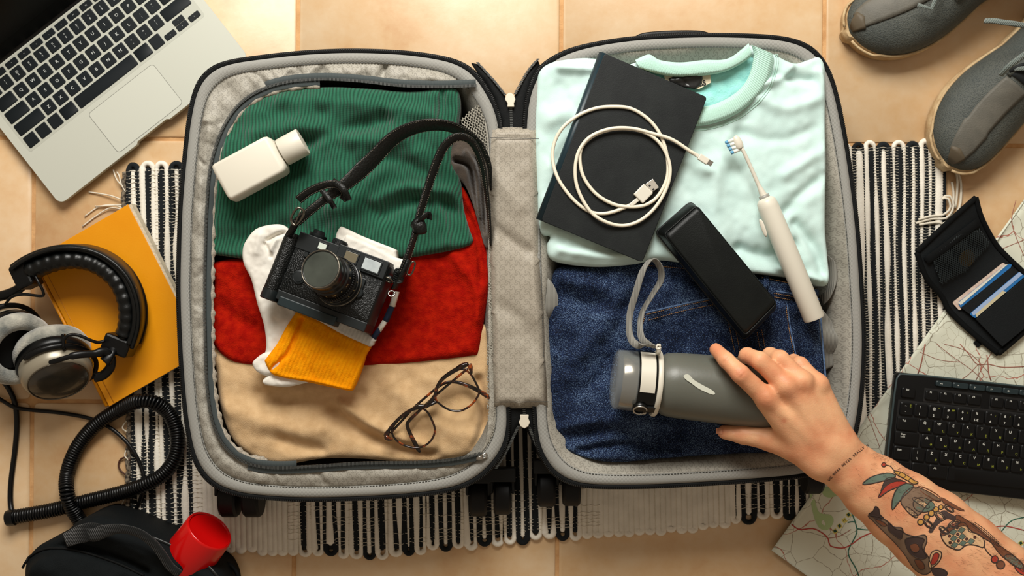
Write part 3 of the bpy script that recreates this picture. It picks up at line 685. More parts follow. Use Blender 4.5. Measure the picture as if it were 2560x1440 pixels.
cloth('black_tape', [(1672, 196), (1686, 190), (1684, 180), (1722, 184), (1754, 176), (1757, 196), (1752, 212), (1738, 222), (1700, 216), (1676, 206)], .1245, .1222, 2, mat('black_tape', (34, 34, 34), .3), lb, folds=[(((1690, 200), (1740, 190)), 5, 1.5), (((1700, 185), (1720, 215)), 4, -1.2)], res=5, smoothn=False)
# ---- text helper
TXT = {}
def text_mesh(s, size, mm, bold=.0):
    key = (s, round(size, 6), mm.name)
    if key in TXT: return TXT[key]
    c = bpy.data.curves.new('legend', 'FONT'); c.body = s; c.size = size; c.align_x = 'CENTER'; c.align_y = 'CENTER'; c.extrude = 0; c.offset = bold * size; c.resolution_u = 3
    o = bpy.data.objects.new('legend', c); COL.objects.link(o); dg = bpy.context.evaluated_depsgraph_get()
    me = bpy.data.meshes.new_from_object(o.evaluated_get(dg)); bpy.data.objects.remove(o); bpy.data.curves.remove(c)
    me.materials.clear(); me.materials.append(mm); me.name = 'legend'; TXT[key] = me; return me
M['ink_black'] = mat('black_ink', (22, 22, 22), .6)
l_ = link('lettering', text_mesh('BS', .0085, M['ink_black'], .03), lb, W(1756, 209, .1226), (0, 0, math.radians(14)))

# ================================================= jeans
def denimmat():
    m, t, p = nt('blue_denim'); tc = N(t, 'ShaderNodeTexCoord')
    mp = N(t, 'ShaderNodeMapping'); mp.inputs['Rotation'].default_value = (0, 0, math.radians(38)); mp.inputs['Scale'].default_value = (720, 2000, 720); t.links.new(tc.outputs['Object'], mp.inputs['Vector'])
    n1 = N(t, 'ShaderNodeTexNoise', Scale=1.0, Detail=2.0); t.links.new(mp.outputs[0], n1.inputs['Vector'])
    n2 = N(t, 'ShaderNodeTexNoise', Scale=22.0, Detail=4.0); t.links.new(tc.outputs['Object'], n2.inputs['Vector'])
    f = mth(t, 'ADD', mth(t, 'MULTIPLY', n1.outputs['Fac'], .75), mth(t, 'MULTIPLY', n2.outputs['Fac'], .25))
    r = N(t, 'ShaderNodeValToRGB'); e = r.color_ramp.elements; e[0].position = .42; e[0].color = rgb((4, 10, 24)); e[1].position = .64; e[1].color = rgb((104, 128, 156)); e.new(.54).color = rgb((14, 33, 70))
    t.links.new(f, r.inputs['Fac']); t.links.new(r.outputs['Color'], p.inputs['Base Color']); p.inputs['Roughness'].default_value = .85; p.inputs['Specular IOR Level'].default_value = .2
    b = N(t, 'ShaderNodeBump', Strength=.5, Distance=.0006); t.links.new(n1.outputs['Fac'], b.inputs['Height']); t.links.new(b.outputs['Normal'], p.inputs['Normal'])
    return m
M['denim'] = denimmat(); M['thread_tan'] = mat('tan_thread', (168, 122, 70), .7); M['denim_light'] = mat('worn_denim_edge', (96, 120, 150), .9, (60, 84, 124), 300)
jeans = thing('jeans', 'dark blue denim jeans folded in the lower part of the right half', 'jeans', W(1720, 900, .05))
jf = [(((1390, 740), (1500, 770), (1600, 760)), 20, -3), (((1420, 700), (1540, 720)), 18, 2.5), (((1440, 900), (1500, 820), (1540, 760)), 24, 3), (((1400, 1000), (1480, 960), (1520, 900)), 22, -2), (((1400, 1100), (1520, 1080), (1700, 1090)), 22, -3.5), (((1420, 1060), (1560, 1050), (1680, 1070)), 20, 3),
      (((1960, 720), (1972, 820), (1986, 900)), 6, 1.5), (((2000, 800), (2010, 900)), 12, -3), (((1700, 700), (1850, 730)), 14, -2), (((1690, 690), (1900, 745), (2050, 755)), 10, -2.5), (((1450, 1130), (1560, 1115), (1700, 1125)), 12, -5)]
JO = [(1392, 672), (1460, 668), (1560, 662), (1640, 648), (1740, 660), (1850, 680), (1960, 706), (2040, 720), (2048, 752), (2054, 830), (2062, 900), (2066, 960), (2060, 1040), (2020, 1110), (1950, 1132), (1850, 1136), (1740, 1142), (1640, 1150), (1540, 1158), (1470, 1148), (1400, 1122), (1374, 1100), (1368, 1000), (1370, 860), (1376, 740)]
body = cloth('denim_body', JO, .108, .03, 16, M['denim'], jeans, folds=jf, noise=(3.2, 75), res=6)
bpy.context.view_layer.update()
JB = bvh_of(body)
def stitch(pts, bv, par, mm, pitch=5.0, duty=.62, r=.00042, z0=.11):
    L = sum(math.dist(pts[i], pts[i + 1]) for i in range(len(pts) - 1)); n = max(3, int(L / pitch)); q = spline(pts, n * 2); parts = []
    for i in range(0, n * 2 - 1, 2):
        a = onto(bv, *q[i], z0=z0, lift=.0003); b = onto(bv, *(q[i] + (q[i + 1] - q[i]) * duty * 2), z0=z0, lift=.0003); parts.append(tube([a, (a + b) / 2 + Vector((0, 0, .0003)), b], r, 5))
    return mk('stitching', join(*parts), mm, par, kind='stuff')
for pts in ([(1616, 786), (1700, 766), (1776, 750)], [(1622, 800), (1700, 779), (1782, 762)], [(1612, 790), (1602, 830), (1598, 852)], [(1820, 800), (1830, 850), (1838, 884)], [(1834, 805), (1846, 860), (1850, 890)],
            [(1892, 830), (1900, 872)], [(1904, 824), (1912, 870)], [(1965, 765), (1972, 820), (1985, 885)], [(1622, 664), (1700, 670), (1740, 674)], [(1935, 733), (2046, 752)], [(1936, 742), (2046, 762)], [(1905, 693), (2040, 722)]):
    stitch(pts, JB, jeans, M['thread_tan'])
def ridge(pts, bv, par, mm, r, name='seam', flat=.5, z0=.11): return mk(name, tube([onto(bv, *p, z0=z0, lift=0) for p in spline(pts, 30)], r, 8, flat=flat), mm, par)
ridge([(1612, 782), (1700, 762), (1778, 745)], JB, jeans, M['denim_light'], .0010, 'pocket_hem'); ridge([(1968, 762), (1976, 820), (1990, 890)], JB, jeans, M['denim_light'], .0009, 'side_seam'); ridge([(1940, 728), (1990, 736), (2046, 748)], JB, jeans, M['denim_light'], .0010, 'waistband_edge')
ridge([(2050, 770), (2056, 850), (2064, 945)], JB, jeans, M['denim_light'], .0012, 'side_seam')
ridge([(1826, 800), (1838, 850), (1844, 890)], JB, jeans, M['denim'], .0030, 'side_seam')
ridge([(1900, 700), (1960, 716), (2044, 735)], JB, jeans, M['denim'], .0055, 'waistband', .35)
for a, b in (((1984, 700), (1990, 750)), ((1916, 690), (1912, 730))):
    mk('belt_loop', strap([onto(JB, a[0], a[1], lift=.001), onto(JB, (a[0] + b[0]) / 2, (a[1] + b[1]) / 2, lift=.0055), onto(JB, b[0], b[1], lift=.001)], .0065, .0015, (1, 0, 0)), M['denim'], jeans)
ridge([(1620, 1040), (1660, 1044), (1700, 1048)], JB, jeans, M['denim'], .003, 'pocket_hem')

# ================================================= notebook with cable
nb = thing('notebook', 'black hardcover notebook lying on the mint sweatshirt under the white cable', 'notebook', W(1560, 400, .128))
NB = [(1511, 133), (1768, 243), (1606, 656), (1353, 552)]
def roundpoly(P, r, n=4):
    out = []; m = len(P)
    for i in range(m):
        a, b, c = [Vector(P[j % m]) for j in (i - 1, i, i + 1)]; u = (a - b).normalized(); w = (c - b).normalized()
        for k in range(n + 1):
            t = k / n; out.append(tuple((b + u * r * (1 - t)) * (1 - t) + (b + w * r * (1 - t)) * 0 + (b + w * r * t) * t + b * (1 - (1 - t) - t) ))
    return out
def rp(P, r, n=5):
    """polygon with quadratic-bezier rounded corners"""
    out = []; m = len(P)
    for i in range(m):
        a, b, c = [Vector(P[j % m]).to_2d() for j in (i - 1, i, i + 1)]; p0 = b + (a - b).normalized() * r; p2 = b + (c - b).normalized() * r
        for k in range(n + 1):
            t = k / n; out.append(tuple(p0 * (1 - t) ** 2 + b * 2 * t * (1 - t) + p2 * t * t))
    return out
def inset(P, d):
    c = Vector((sum(p[0] for p in P) / len(P), sum(p[1] for p in P) / len(P))); return [tuple(c + (Vector(p) - c) * (1 - d / (Vector(p) - c).length)) for p in P]
M['leatherette'] = mat('black_leatherette', (16, 20, 21), .5, (24, 28, 28), 40, .12, 900, spec=.3)
M['paper'] = mat('page_block', (216, 204, 178), .85, (190, 176, 150), 400, .4, 900)
ZN = .1385
mk('back_cover', prism(rp(NB, 9), .1265, .1285), M['leatherette'], nb, smooth=False, bevel=.0005)
mk('page_block', prism(rp(inset(NB, 6), 8), .1285, .1365), M['paper'], nb, smooth=False)
mk('front_cover', prism(rp(NB, 9), .1365, ZN), M['leatherette'], nb, smooth=False, bevel=.0007)
mk('spine', tube([W(1511 - 1, 135, .1325), W(1352, 551, .1325)], .0062, 10, flat=.95), mat('teal_spine', (18, 40, 48), .4), nb)
# cable
cable = thing('charging_cable', 'coiled white charging cable lying on the black notebook', 'cable', W(1540, 400, ZN))
cpx = [(665, 1040), (560, 1085), (480, 1101), (400, 1087), (310, 1020), (225, 905), (190, 790), (200, 690), (250, 600), (340, 530), (440, 490), (540, 480), (640, 490), (730, 540), (795, 610), (838, 700), (858, 800), (852, 900), (800, 1000), (730, 1050), (640, 1062), (540, 1045),
       (440, 985), (370, 890), (348, 790), (362, 710), (425, 650), (520, 615), (620, 608), (720, 628), (800, 680), (852, 760), (872, 850), (852, 950), (790, 1060), (700, 1140), (600, 1171), (500, 1150), (410, 1090), (340, 970), (320, 860), (337, 750), (392, 668), (470, 624), (560, 604), (660, 608), (760, 633), (880, 670), (990, 740), (1035, 768)]
rc = .0021; zc = []
for i, p in enumerate(cpx):
    z = ZN + rc
    if i > 18: z += .0012
    if 24 < i < 36: z += .0015
    if i > 36: z += .0028
    if i > 46: z = ZN + rc + (.004, .002, 0)[min(2, i - 47)]
    if i in (5, 6, 7, 8): z = ZN - .002 if i in (6, 7) else ZN + .001
    zc.append(z)
M['white_plastic'] = mat('white_plastic', (214, 209, 194), .38); M['white_cord'] = mat('white_cord', (226, 218, 198), .45)
def c3(x, y): return (1300 + x / 2.323, 60 + y / 2.323)
mk('cord', tube(wpath([(*c3(*p), z) for p, z in zip(cpx, zc)], 420), rc, 10), M['white_cord'], cable)
def bar(name, a, b, w, th, z, mm, par, bev=.0008, z1=None):
    p, q = W(*a, z), W(*b, z1 or z); x = (q - p).normalized(); up = Vector((0, 0, 1)); y = up.cross(x).normalized(); zz = x.cross(y); L = (q - p).length; c = (p + q) / 2
    Mx = Matrix(((x[0], y[0], zz[0], c[0]), (x[1], y[1], zz[1], c[1]), (x[2], y[2], zz[2], c[2]), (0, 0, 0, 1)))
    return mk(name, box((0, 0, 0), (L, w, th), Mx), mm, par, smooth=False, bevel=bev)
bar('strain_relief', c3(640, 1055), c3(692, 1012), .0048, .0044, ZN + .003, M['white_plastic'], cable)
bar('usb_housing', c3(685, 1016), c3(745, 955), .0155, .0066, ZN + .0042, M['white_plastic'], cable, .0012)
u = bar('usb_plug', c3(745, 955), c3(788, 924), .0122, .0044, ZN + .0042, mat('nickel', (214, 208, 196), .3, metal=.6), cable, .0004)
for a, b in (((750, 935), (757, 942)), ((771, 957), (778, 964))): bar('contact_slot', c3(*a), c3(*b), .0022, .0004, ZN + .0065, M['ink_black'], u, 0)
bar('strain_relief', c3(985, 738), c3(1040, 770), .0042, .0040, ZN + .0028, M['white_plastic'], cable)
bar('plug_housing', c3(1038, 768), c3(1092, 803), .0076, .0050, ZN + .0028, M['white_plastic'], cable, .001)
bar('plug_tip', c3(1092, 800), c3(1116, 815), .0062, .0018, ZN + .0028, M['metal'], cable, .0003)

# ================================================= glasses case
gc = thing('glasses_case', 'long black box-shaped glasses case between notebook and toothbrush', 'case', W(1800, 680, .12))
CP = [(1735, 503), (1950, 765), (1866, 850), (1647, 580)]
rings = []
for d, z in ((14, .113), (2, .118), (-4, .126), (-2, .136), (5, .150), (12, .156), (17, .1585), (22, .159)):
    P = rp(inset(CP, d * 1.3), 14 if d < 10 else 8, 4); kk = S(.15)
    rings.append([((x - 1280) * kk, (720 - y) * kk, z) for x, y in P][::-1])
M['case'] = mat('black_case', (10, 14, 14), .42, (15, 19, 18), 30, .2, 700, spec=.3)
mk('case_body', loft(rings), M['case'], gc, auto=60)
P = rp(inset(CP, -3), 14, 4); kk = S(.15)
mk('lid_seam', tube([((x - 1280) * kk, (720 - y) * kk, .133) for x, y in P], .0011, 6, True), M['ink_black'], gc)
mk('piping', tube([((x - 1280) * kk, (720 - y) * kk, .1558) for x, y in rp(inset(CP, 13), 11, 4)], .0009, 6, True), M['case'], gc)

# ================================================= toothbrush
tb = thing('electric_toothbrush', 'white electric toothbrush lying across the mint sweatshirt', 'toothbrush', W(1950, 600, .125))
a = W(1913, 498, .140); b = W(2036, 797, .132); ax = (b - a).normalized()
R_ = .0122
mk('handle', lathe([(.0055, -.002), (.0092, 0), (R_ * .92, .003), (R_, .010), (R_ * 1.04, .06), (R_ * 1.02, (b - a).length - .002), (R_ * .97, (b - a).length), (.004, (b - a).length)], frame(a, ax), 36), M['white_plastic'], tb, auto=50)
n0 = a - ax * .0005; hd = W(1839, 345, .1435)
nk = wpath([(1913, 497, .140), (1898, 466, .1405), (1880, 425, .1415), (1862, 385, .143), (1853, 368, .1435)], 20)
mk('neck', tube(nk, list(np.linspace(.0052, .0024, 6)) + list(np.linspace(.0024, .0022, 14)), 12), M['white_plastic'], tb)
mk('collar_ring', tube(wpath([(1909, 488, .140), (1914, 500, .140)], 3), .0062, 20), mat('grey_plastic', (150, 148, 140), .4), tb)
h = mk('brush_head', tube(wpath([(1852, 372, .1435), (1846, 358, .1438), (1840, 345, .1438), (1837, 340, .1438)], 10), [.0035, .0042, .0048, .005, .005, .0048, .0046, .0042, .0034, .002], 14, flat=.7), M['white_plastic'], tb)
M['bristle_w'] = mat('white_bristles', (226, 228, 220), .6); M['bristle_b'] = mat('blue_bristles', (96, 158, 196), .6)
perp = Vector((-.93, -.37, 0)).normalized()
for i in range(4):
    base = W(1837 + i * 4.6, 348 + i * 8.4, .143); 
    for j, (l0, l1, mm) in enumerate(((0, .0085, 'bristle_w'), (.0085, .0118, 'bristle_b'))):
        mk('bristle_tuft', tube([base + perp * l0, base + perp * l1], .0020, 8), M[mm], tb if j == 0 else tb, label='blue bristle tips' if j else None)
mk('power_button', tube(wpath([(1900, 548, .1485), (1908, 570, .1487), (1916, 592, .148)], 10), [.001, .002, .0024, .0026, .0026, .0026, .0026, .0024, .002, .001], 10, flat=.3, side=(1, .4, .8)), mat('soft_white_button', (220, 214, 198), .5), tb)

# ================================================= water bottle
wb = thing('water_bottle', 'frosted grey water bottle with a black flip lid and grey loop, held by the hand', 'bottle', W(1750, 970, .108))
A = W(1640, 958, .150); B = W(1985, 993, .146); bx = (B - A).normalized(); L = (B - A).length; FB = frame(A, bx, (0, 0, 1))
RB = .0375
M['frost'] = mat('frosted_plastic', (100, 101, 92), .36, (90, 92, 84), 9, .08, 300, spec=.5, sss=.15)
mk('bottle_body', lathe([(.0300, -.001), (.0320, .004), (RB * .96, .010), (RB, .020), (RB * 1.03, .05), (RB * 1.08, L - .02), (RB * 1.08, L - .008), (RB * .98, L), (.01, L)], FB, 64), M['frost'], wb)
M['lid_black'] = mat('black_plastic', (8, 9, 9), .3, spec=.35); M['clear'] = mat('clear_plastic', (200, 206, 204), .06, alpha=.12, spec=.9)
mk('neck_ring', lathe([(.026, -.0035), (.0375, -.0035), (.0385, -.002), (.0385, .0010), (.0375, .0022), (.026, .0022)], FB, 64), M['white_plastic'], wb, auto=40)
lid = mk('lid', lathe([(.02, -.0255), (.0345, -.0255), (.0355, -.0245), (.0362, -.019), (.0362, -.006), (.035, -.0035), (.02, -.0035)], FB, 64), M['lid_black'], wb, auto=40)
mk('steel_collar', lathe([(.0200, -.044), (.0320, -.043), (.0332, -.041), (.0335, -.024), (.0325, -.022), (.02, -.022)], FB, 64), mat('brushed_steel', (140, 134, 122), .22, metal=1), wb, auto=40)
mk('clear_cap', lathe([(.0001, -.0500), (.030, -.0500), (.0345, -.047), (.0352, -.022), (.0358, -.0215), (.0343, -.0225), (.0337, -.0455), (.030, -.0488), (.0001, -.0488)], FB, 64, False, False), M['clear'], wb)
mk('cap_ring', lathe([(.012, -.0505), (.014, -.0512), (.016, -.0505)], FB, 40, False, False), M['clear'], wb)
# curved white panel on the lid
def patch(x0, x1, a0, a1, r, th, nx=6, na=16):
    """curved rectangle on a cylinder around the bottle axis; angle 0 = top (towards camera)"""
    v = []; f = []
    for rr_ in (r, r + th):
        for i in range(nx + 1):
            for j in range(na + 1):
                aa = math.radians(a0 + (a1 - a0) * j / na); xx = x0 + (x1 - x0) * i / nx
                v.append(FB @ Vector((rr_ * math.cos(aa), rr_ * math.sin(aa), xx)))
    q = (nx + 1) * (na + 1); id_ = lambda s, i, j: s * q + i * (na + 1) + j
    for i in range(nx):
        for j in range(na):
            f.append((id_(1, i, j), id_(1, i + 1, j), id_(1, i + 1, j + 1), id_(1, i, j + 1))); f.append((id_(0, i, j), id_(0, i, j + 1), id_(0, i + 1, j + 1), id_(0, i + 1, j)))
    for i in range(nx): f += [(id_(0, i, 0), id_(0, i + 1, 0), id_(1, i + 1, 0), id_(1, i, 0)), (id_(0, i, na), id_(1, i, na), id_(1, i + 1, na), id_(0, i + 1, na))]
    for j in range(na): f += [(id_(0, 0, j), id_(1, 0, j), id_(1, 0, j + 1), id_(0, 0, j + 1)), (id_(0, nx, j), id_(0, nx, j + 1), id_(1, nx, j + 1), id_(1, nx, j))]
    return v, f
s_ = 1 if (FB @ Vector((.03, .03, 0)) - FB @ Vector((.03, 0, 0))).y > 0 else -1
mk('lid_panel', patch(-.0232, -.0062, s_ * 72, s_ * -14, .0360, .0009), M['white_plastic'], lid, smooth=True, auto=40)
mk('lid_button', patch(-.0232, -.010, s_ * -66, s_ * -86, .0360, .0012), M['white_plastic'], lid, auto=40)
c = FB @ Vector((.0362 * math.cos(math.radians(50)), -s_ * .0362 * math.sin(math.radians(50)), -.019)); nrm = (c - (FB @ Vector((0, 0, -.019)))).normalized()
mk('latch', join(lathe([(.002, -.002), (.0085, -.002), (.009, .001), (.0085, .0024), (.002, .0024)], frame(c, nrm), 24), box((0, 0, 0), (.020, .009, .004), frame(c + bx * .008, nrm, bx))), M['lid_black'], lid, auto=40)
mk('latch_ring', tube([frame(c, nrm) @ Vector((.0075 * math.cos(a_), .0075 * math.sin(a_), .0036)) for a_ in np.linspace(0, 5.2, 24)], .0010, 8), M['metal'], lid)
# white brush-stroke mark on the body
mk('printed_mark', patch(.0185, .054, 0, 6, RB, .0004) and (lambda pts0: (lambda pts: ([FB @ Vector((( RB * 1.045) * math.cos(math.radians(a_)), RB * 1.045 * math.sin(math.radians(a_)), x_)) for x_, a_ in pts], [tuple(range(len(pts)))]))([tuple(q) for q in spline([(a * 1000, b) for a, b in pts0], 40, True) * np.array([.001, 1])]))(
    [(.024, s_ * 20), (.026, s_ * 24), (.030, s_ * 24), (.036, s_ * 16), (.046, s_ * 9), (.056, s_ * 3), (.060, s_ * -1), (.061, s_ * -4), (.058, s_ * -5), (.050, s_ * -2), (.041, s_ * 3), (.033, s_ * 10), (.027, s_ * 15)]), mat('pale_print', (196, 198, 184), .5), wb)
lp_ = wpath([(1640, 868, .175), (1620, 862, .182), (1592, 862, .176), (1575, 840, .165), (1574, 790, .160), (1590, 730, .168), (1608, 675, .172), (1630, 648, .168), (1650, 668, .160), (1652, 700, .152), (1632, 735, .148), (1606, 780, .152), (1600, 820, .160), (1606, 848, .172), (1625, 862, .180), (1642, 868, .178)], 90)
lside = []
for i, p in enumerate(lp_):
    lside.append(Vector((.75 if i < 40 else .55, .15, .62)))
mk('carry_strap', strap(lp_, .0085, .0014, lside), M['webbing'], wb)
mk('strap_lug', join(box((0, 0, 0), (.004, .010, .012), frame(W(1646, 873, .176), (0, .3, 1), (1, 0, 0))), tube([W(1646 + 5 * math.cos(t), 868 + 5 * math.sin(t), .182) for t in np.linspace(0, 6.0, 16)], .0012, 6)), M['white_plastic'], wb)
# ================================================= white bottle
wh = thing('lotion_bottle', 'small white square-shouldered lotion bottle lying on the green sweater', 'bottle', W(650, 430, .128))
a = W(558, 462, .146); b = W(700, 385, .146); ax = (b - a).normalized(); L = (b - a).length; FW = frame(a, ax, (0, 0, 1))
def sq(h, w, r, z, n=6): return [FW @ Vector((x, y, z)) for x, y in rrect(-h, -w, h, w, r * .62, n)]
L2 = L
mk('bottle_body', loft([sq(.013, .018, .008, .0), sq(.0165, .0222, .008, .0015), sq(.0175, .0232, .007, .005), sq(.0175, .0232, .007, L2 - .006), sq(.0165, .0222, .009, L2 - .002), sq(.013, .018, .010, L2 + .001), sq(.010, .012, .010, L2 + .002)]), M['white_plastic'], wh, auto=60)
mk('neck', lathe([(.010, L2), (.0105, L2 + .004)], FW, 30), M['white_plastic'], wh)
mk('cap', lathe([(.010, L2 + .003), (.0158, L2 + .003), (.0165, L2 + .004), (.0165, L2 + .029), (.0158, L2 + .0305), (.004, L2 + .031)], FW, 48), M['white_plastic'], wh, auto=40)

# ================================================= socks
M['sock_white'] = ribmat('white_sock', (214, 209, 198), (236, 232, 222), .0016, 20, .001, .95, .35)
M['sock_yellow'] = mat('yellow_sock', (236, 142, 2), .95, (244, 158, 8), 120, .6, 700, spec=.1)
M['sock_navy'] = mat('navy_sock', (30, 42, 66), .95, bump=.5, bs=700)
M['sock_plain'] = mat('white_knit', (228, 224, 214), .95, (218, 213, 203), 60, .2, 1800)
sk = thing('sock', 'white sock with the heel showing beside the camera grip', 'sock', W(680, 750, .125))
cloth('sock_body', [(612, 600), (636, 572), (672, 561), (705, 562), (726, 580), (745, 600), (750, 680), (748, 760), (742, 800), (715, 850), (690, 890), (680, 930), (660, 936), (636, 920), (632, 905), (660, 880), (658, 820), (640, 760), (625, 700), (606, 660), (603, 625)], .134, .122, 16, M['sock_plain'], sk,
      folds=[(((668, 600), (690, 588), (715, 580)), 5, -3), (((662, 610), (676, 640)), 5, -2.5), (((690, 600), (678, 625)), 6, 2), (((650, 590), (640, 630)), 10, 1.5), (((690, 700), (720, 780)), 12, -1.5), (((640, 905), (668, 925)), 6, 2)], noise=(.9, 35), res=4)
cloth('sock_toe', [(632, 902), (660, 882), (690, 884), (704, 905), (690, 930), (664, 940), (640, 930), (630, 915)], .139, .128, 12, M['sock_plain'], sk, noise=(.8, 20), res=4)
sk2 = thing('sock', 'white sock folded with a wide yellow ribbed band, under the camera', 'sock', W(800, 850, .125))
def ribz(ang, pitch, amp):
    a = math.radians(ang); return lambda X, Y, D: amp * .001 * (np.abs(np.sin((X * math.cos(a) + Y * math.sin(a)) * math.pi / pitch)) - .5) * np.clip(D / 6, 0, 1)
cloth('toe', [(656, 950), (690, 925), (740, 930), (780, 950), (755, 960), (715, 968), (680, 966), (660, 962)], .136, .124, 10, M['sock_plain'], sk2, noise=(.8, 20), res=4)
cloth('cuff_yellow', [(744, 776), (760, 784), (800, 800), (850, 830), (920, 862), (912, 890), (898, 935), (882, 972), (872, 978), (820, 968), (760, 955), (700, 944), (676, 934), (660, 905), (664, 895), (690, 860), (715, 815)], .143, .124, 12, M['sock_yellow'], sk2, folds=[(((672, 930), (720, 880), (752, 800)), 6, -2.5), (((700, 944), (790, 955), (870, 976)), 5, 1.5)], noise=(1, 60), res=3, zfun=ribz(24, 9.3, 1.3), label='yellow ribbed band')
cloth('cuff_white', [(752, 755), (800, 765), (860, 795), (932, 846), (934, 855), (920, 866), (850, 834), (800, 806), (758, 788), (742, 778)], .1428, .124, 7, mat('sock_white_knit', (206, 203, 196), .95, bump=.4, bs=800), sk2, noise=(.8, 60), res=3, zfun=ribz(24, 9.3, 1.3))
cloth('cuff_top', [(848, 568), (862, 570), (900, 588), (950, 608), (985, 622), (990, 632), (984, 660), (930, 650), (870, 620), (838, 600)], .150, .122, 9, M['sock_plain'], sk2, noise=(.6, 30), res=3, zfun=ribz(24, 6, .6))
cloth('cuff_fold', [(862, 590), (880, 592), (930, 614), (980, 640), (1010, 650), (1014, 664), (1006, 690), (960, 680), (900, 650), (860, 625)], .154, .122, 9, M['sock_plain'], sk2, noise=(.6, 30), res=3, zfun=ribz(24, 6, .6))
for nm, poly, mm in (('side_stripe', [(978, 745), (985, 728), (996, 730), (985, 768), (972, 766)], 'sock_plain'), ('side_stripe', [(972, 764), (984, 768), (968, 806), (956, 800)], 'sock_navy'), ('side_stripe', [(956, 800), (966, 806), (950, 830), (944, 818)], 'sock_plain'), ('side_stripe', [(944, 818), (950, 830), (936, 850), (926, 842)], 'sock_navy')):
    cloth(nm, poly, .140, .124, 4, M[mm], sk2, res=4, smoothn=False)

# ================================================= camera
cmr = thing('film_camera', 'black film camera lying face up on socks with its leather strap', 'camera', W(845, 705, .14))
u = Vector((.93, -.355, -.02)); upv = Vector((.345, .93, -.10)); u = (u + Vector((0, 0, .0))).normalized()
nz = Vector((-.13, .13, .98)).normalized(); u = (u - nz * u.dot(nz)).normalized(); vv = nz.cross(u)
C0 = W(838, 702, .163)
CM = Matrix(((u[0], vv[0], nz[0], C0[0]), (u[1], vv[1], nz[1], C0[1]), (u[2], vv[2], nz[2], C0[2]), (0, 0, 0, 1))) @ Matrix.Scale(.001, 4)
def cbox(name, x0, x1, y0, y1, z0, z1, mm, par=cmr, b=.0008, auto=None): return mk(name, box(((x0 + x1) / 2, (y0 + y1) / 2, (z0 + z1) / 2), (x1 - x0, y1 - y0, z1 - z0), CM), mm, par, smooth=False, bevel=b)
def ccyl(name, prof, c, ax, mm, par=cmr, n=40, x=None): return mk(name, lathe(prof, CM @ frame(c, ax, x), n), mm, par, auto=35)
def leathermat():
    m, t, p = nt('pebbled_leather'); tc = N(t, 'ShaderNodeTexCoord'); vo = N(t, 'ShaderNodeTexVoronoi', Scale=650.0); t.links.new(tc.outputs['Object'], vo.inputs['Vector'])
    b = N(t, 'ShaderNodeBump', Strength=.8, Distance=.0009); t.links.new(vo.outputs['Distance'], b.inputs['Height']); b.invert = True; t.links.new(b.outputs['Normal'], p.inputs['Normal'])
    p.inputs['Base Color'].default_value = rgb((9, 12, 12)); p.inputs['Roughness'].default_value = .42; p.inputs['Specular IOR Level'].default_value = .35; return m
M['leather'] = leathermat(); M['cam_metal'] = mat('black_lacquer', (15, 20, 22), .42, (20, 26, 27), 50, spec=.4); M['glass_dark'] = mat('coated_glass_lightened', (62, 68, 62), .06, (40, 46, 42), 30, spec=.9, coat=.6)  # front glass base colour lightened to stand in for a window reflection
hw, hh = 57, 39
bodyp = rrect(-hw, -hh, hw, hh, 5, 4)
mk('camera_body', loft([[CM @ Vector((x, y, z)) for x, y in rrect(-hw + d, -hh + d, hw - d, hh - d, 5, 4)] for z, d in ((-24, 3), (-22, 0), (8, 0), (10, 1.2))]), M['cam_metal'], cmr, auto=45)
mk('leather_cover', loft([[CM @ Vector((x, y, z)) for x, y in rrect(-hw + 1.5 + d, -hh + 7 + d, hw - 1.5 - d, 19 - d, 3, 4)] for z, d in ((8, 0), (10.7, 0), (11.2, .5))]), M['leather'], cmr, auto=45)
cbox('top_plate', -hw + .5, hw - .5, 19.5, hh, -10, 11.5, M['cam_metal'])
cbox('rangefinder_housing', -6, hw - 1, 20, hh + 2, -8, 14, M['cam_metal'])
cbox('base_plate', -hw, hw, -hh - 4, -hh + 7, -22, 11, M['cam_metal'])
cbox('quick_release_rail', -50, 22, -hh - 10, -hh + 1, -6, 14, mat('dark_teal_metal', (24, 36, 39), .4, spec=.4), b=.0012)
# windows
def window(x, y, w, h, glass, z=14):
    f = cbox('window_frame', x - w / 2 - 1.6, x + w / 2 + 1.6, y - h / 2 - 1.6, y + h / 2 + 1.6, z - 1, z + 1.2, M['cam_metal'], b=.0004)
    cbox('window_glass', x - w / 2, x + w / 2, y - h / 2, y + h / 2, z - .6, z + 1.5, glass, f, b=.0002)
window(-25, 31, 9.5, 7, mat('small_window_glass', (196, 206, 196), .15, spec=.8), 11.3)
window(12, 31, 15, 10.5, mat('amber_window_glass', (106, 98, 80), .12, spec=.9))
window(38, 30, 20, 12.5, mat('viewfinder_glass', (188, 196, 196), .12, (150, 160, 164), 40, spec=.9))
cbox('accessory_step', -13, -3, 24, 28, 11, 15, M['cam_metal'], b=.001)
# grip
gp = [CM @ Vector((-66, y, 0 + 2)) for y in (-42, -36, 0, 30, 35)]
mk('grip', loft([[CM @ Vector((-64 + 10.5 * s * math.cos(t), y, 3 + 15 * s * math.sin(t))) for t in np.linspace(0, 2 * math.pi, 32, endpoint=False)] for y, s in ((-46, .90), (-44, 1), (-34, 1), (26, 1), (32, .93), (34, .8))]), M['leather'], cmr, auto=50)
mk('grip_base', loft([[CM @ Vector((-64 + 10.9 * s * math.cos(t), y, 3 + 15.4 * s * math.sin(t))) for t in np.linspace(0, 2 * math.pi, 32, endpoint=False)] for y, s in ((-47.5, .9), (-46.5, 1), (-36, 1), (-35.5, .97))]), M['cam_metal'], cmr, auto=40)
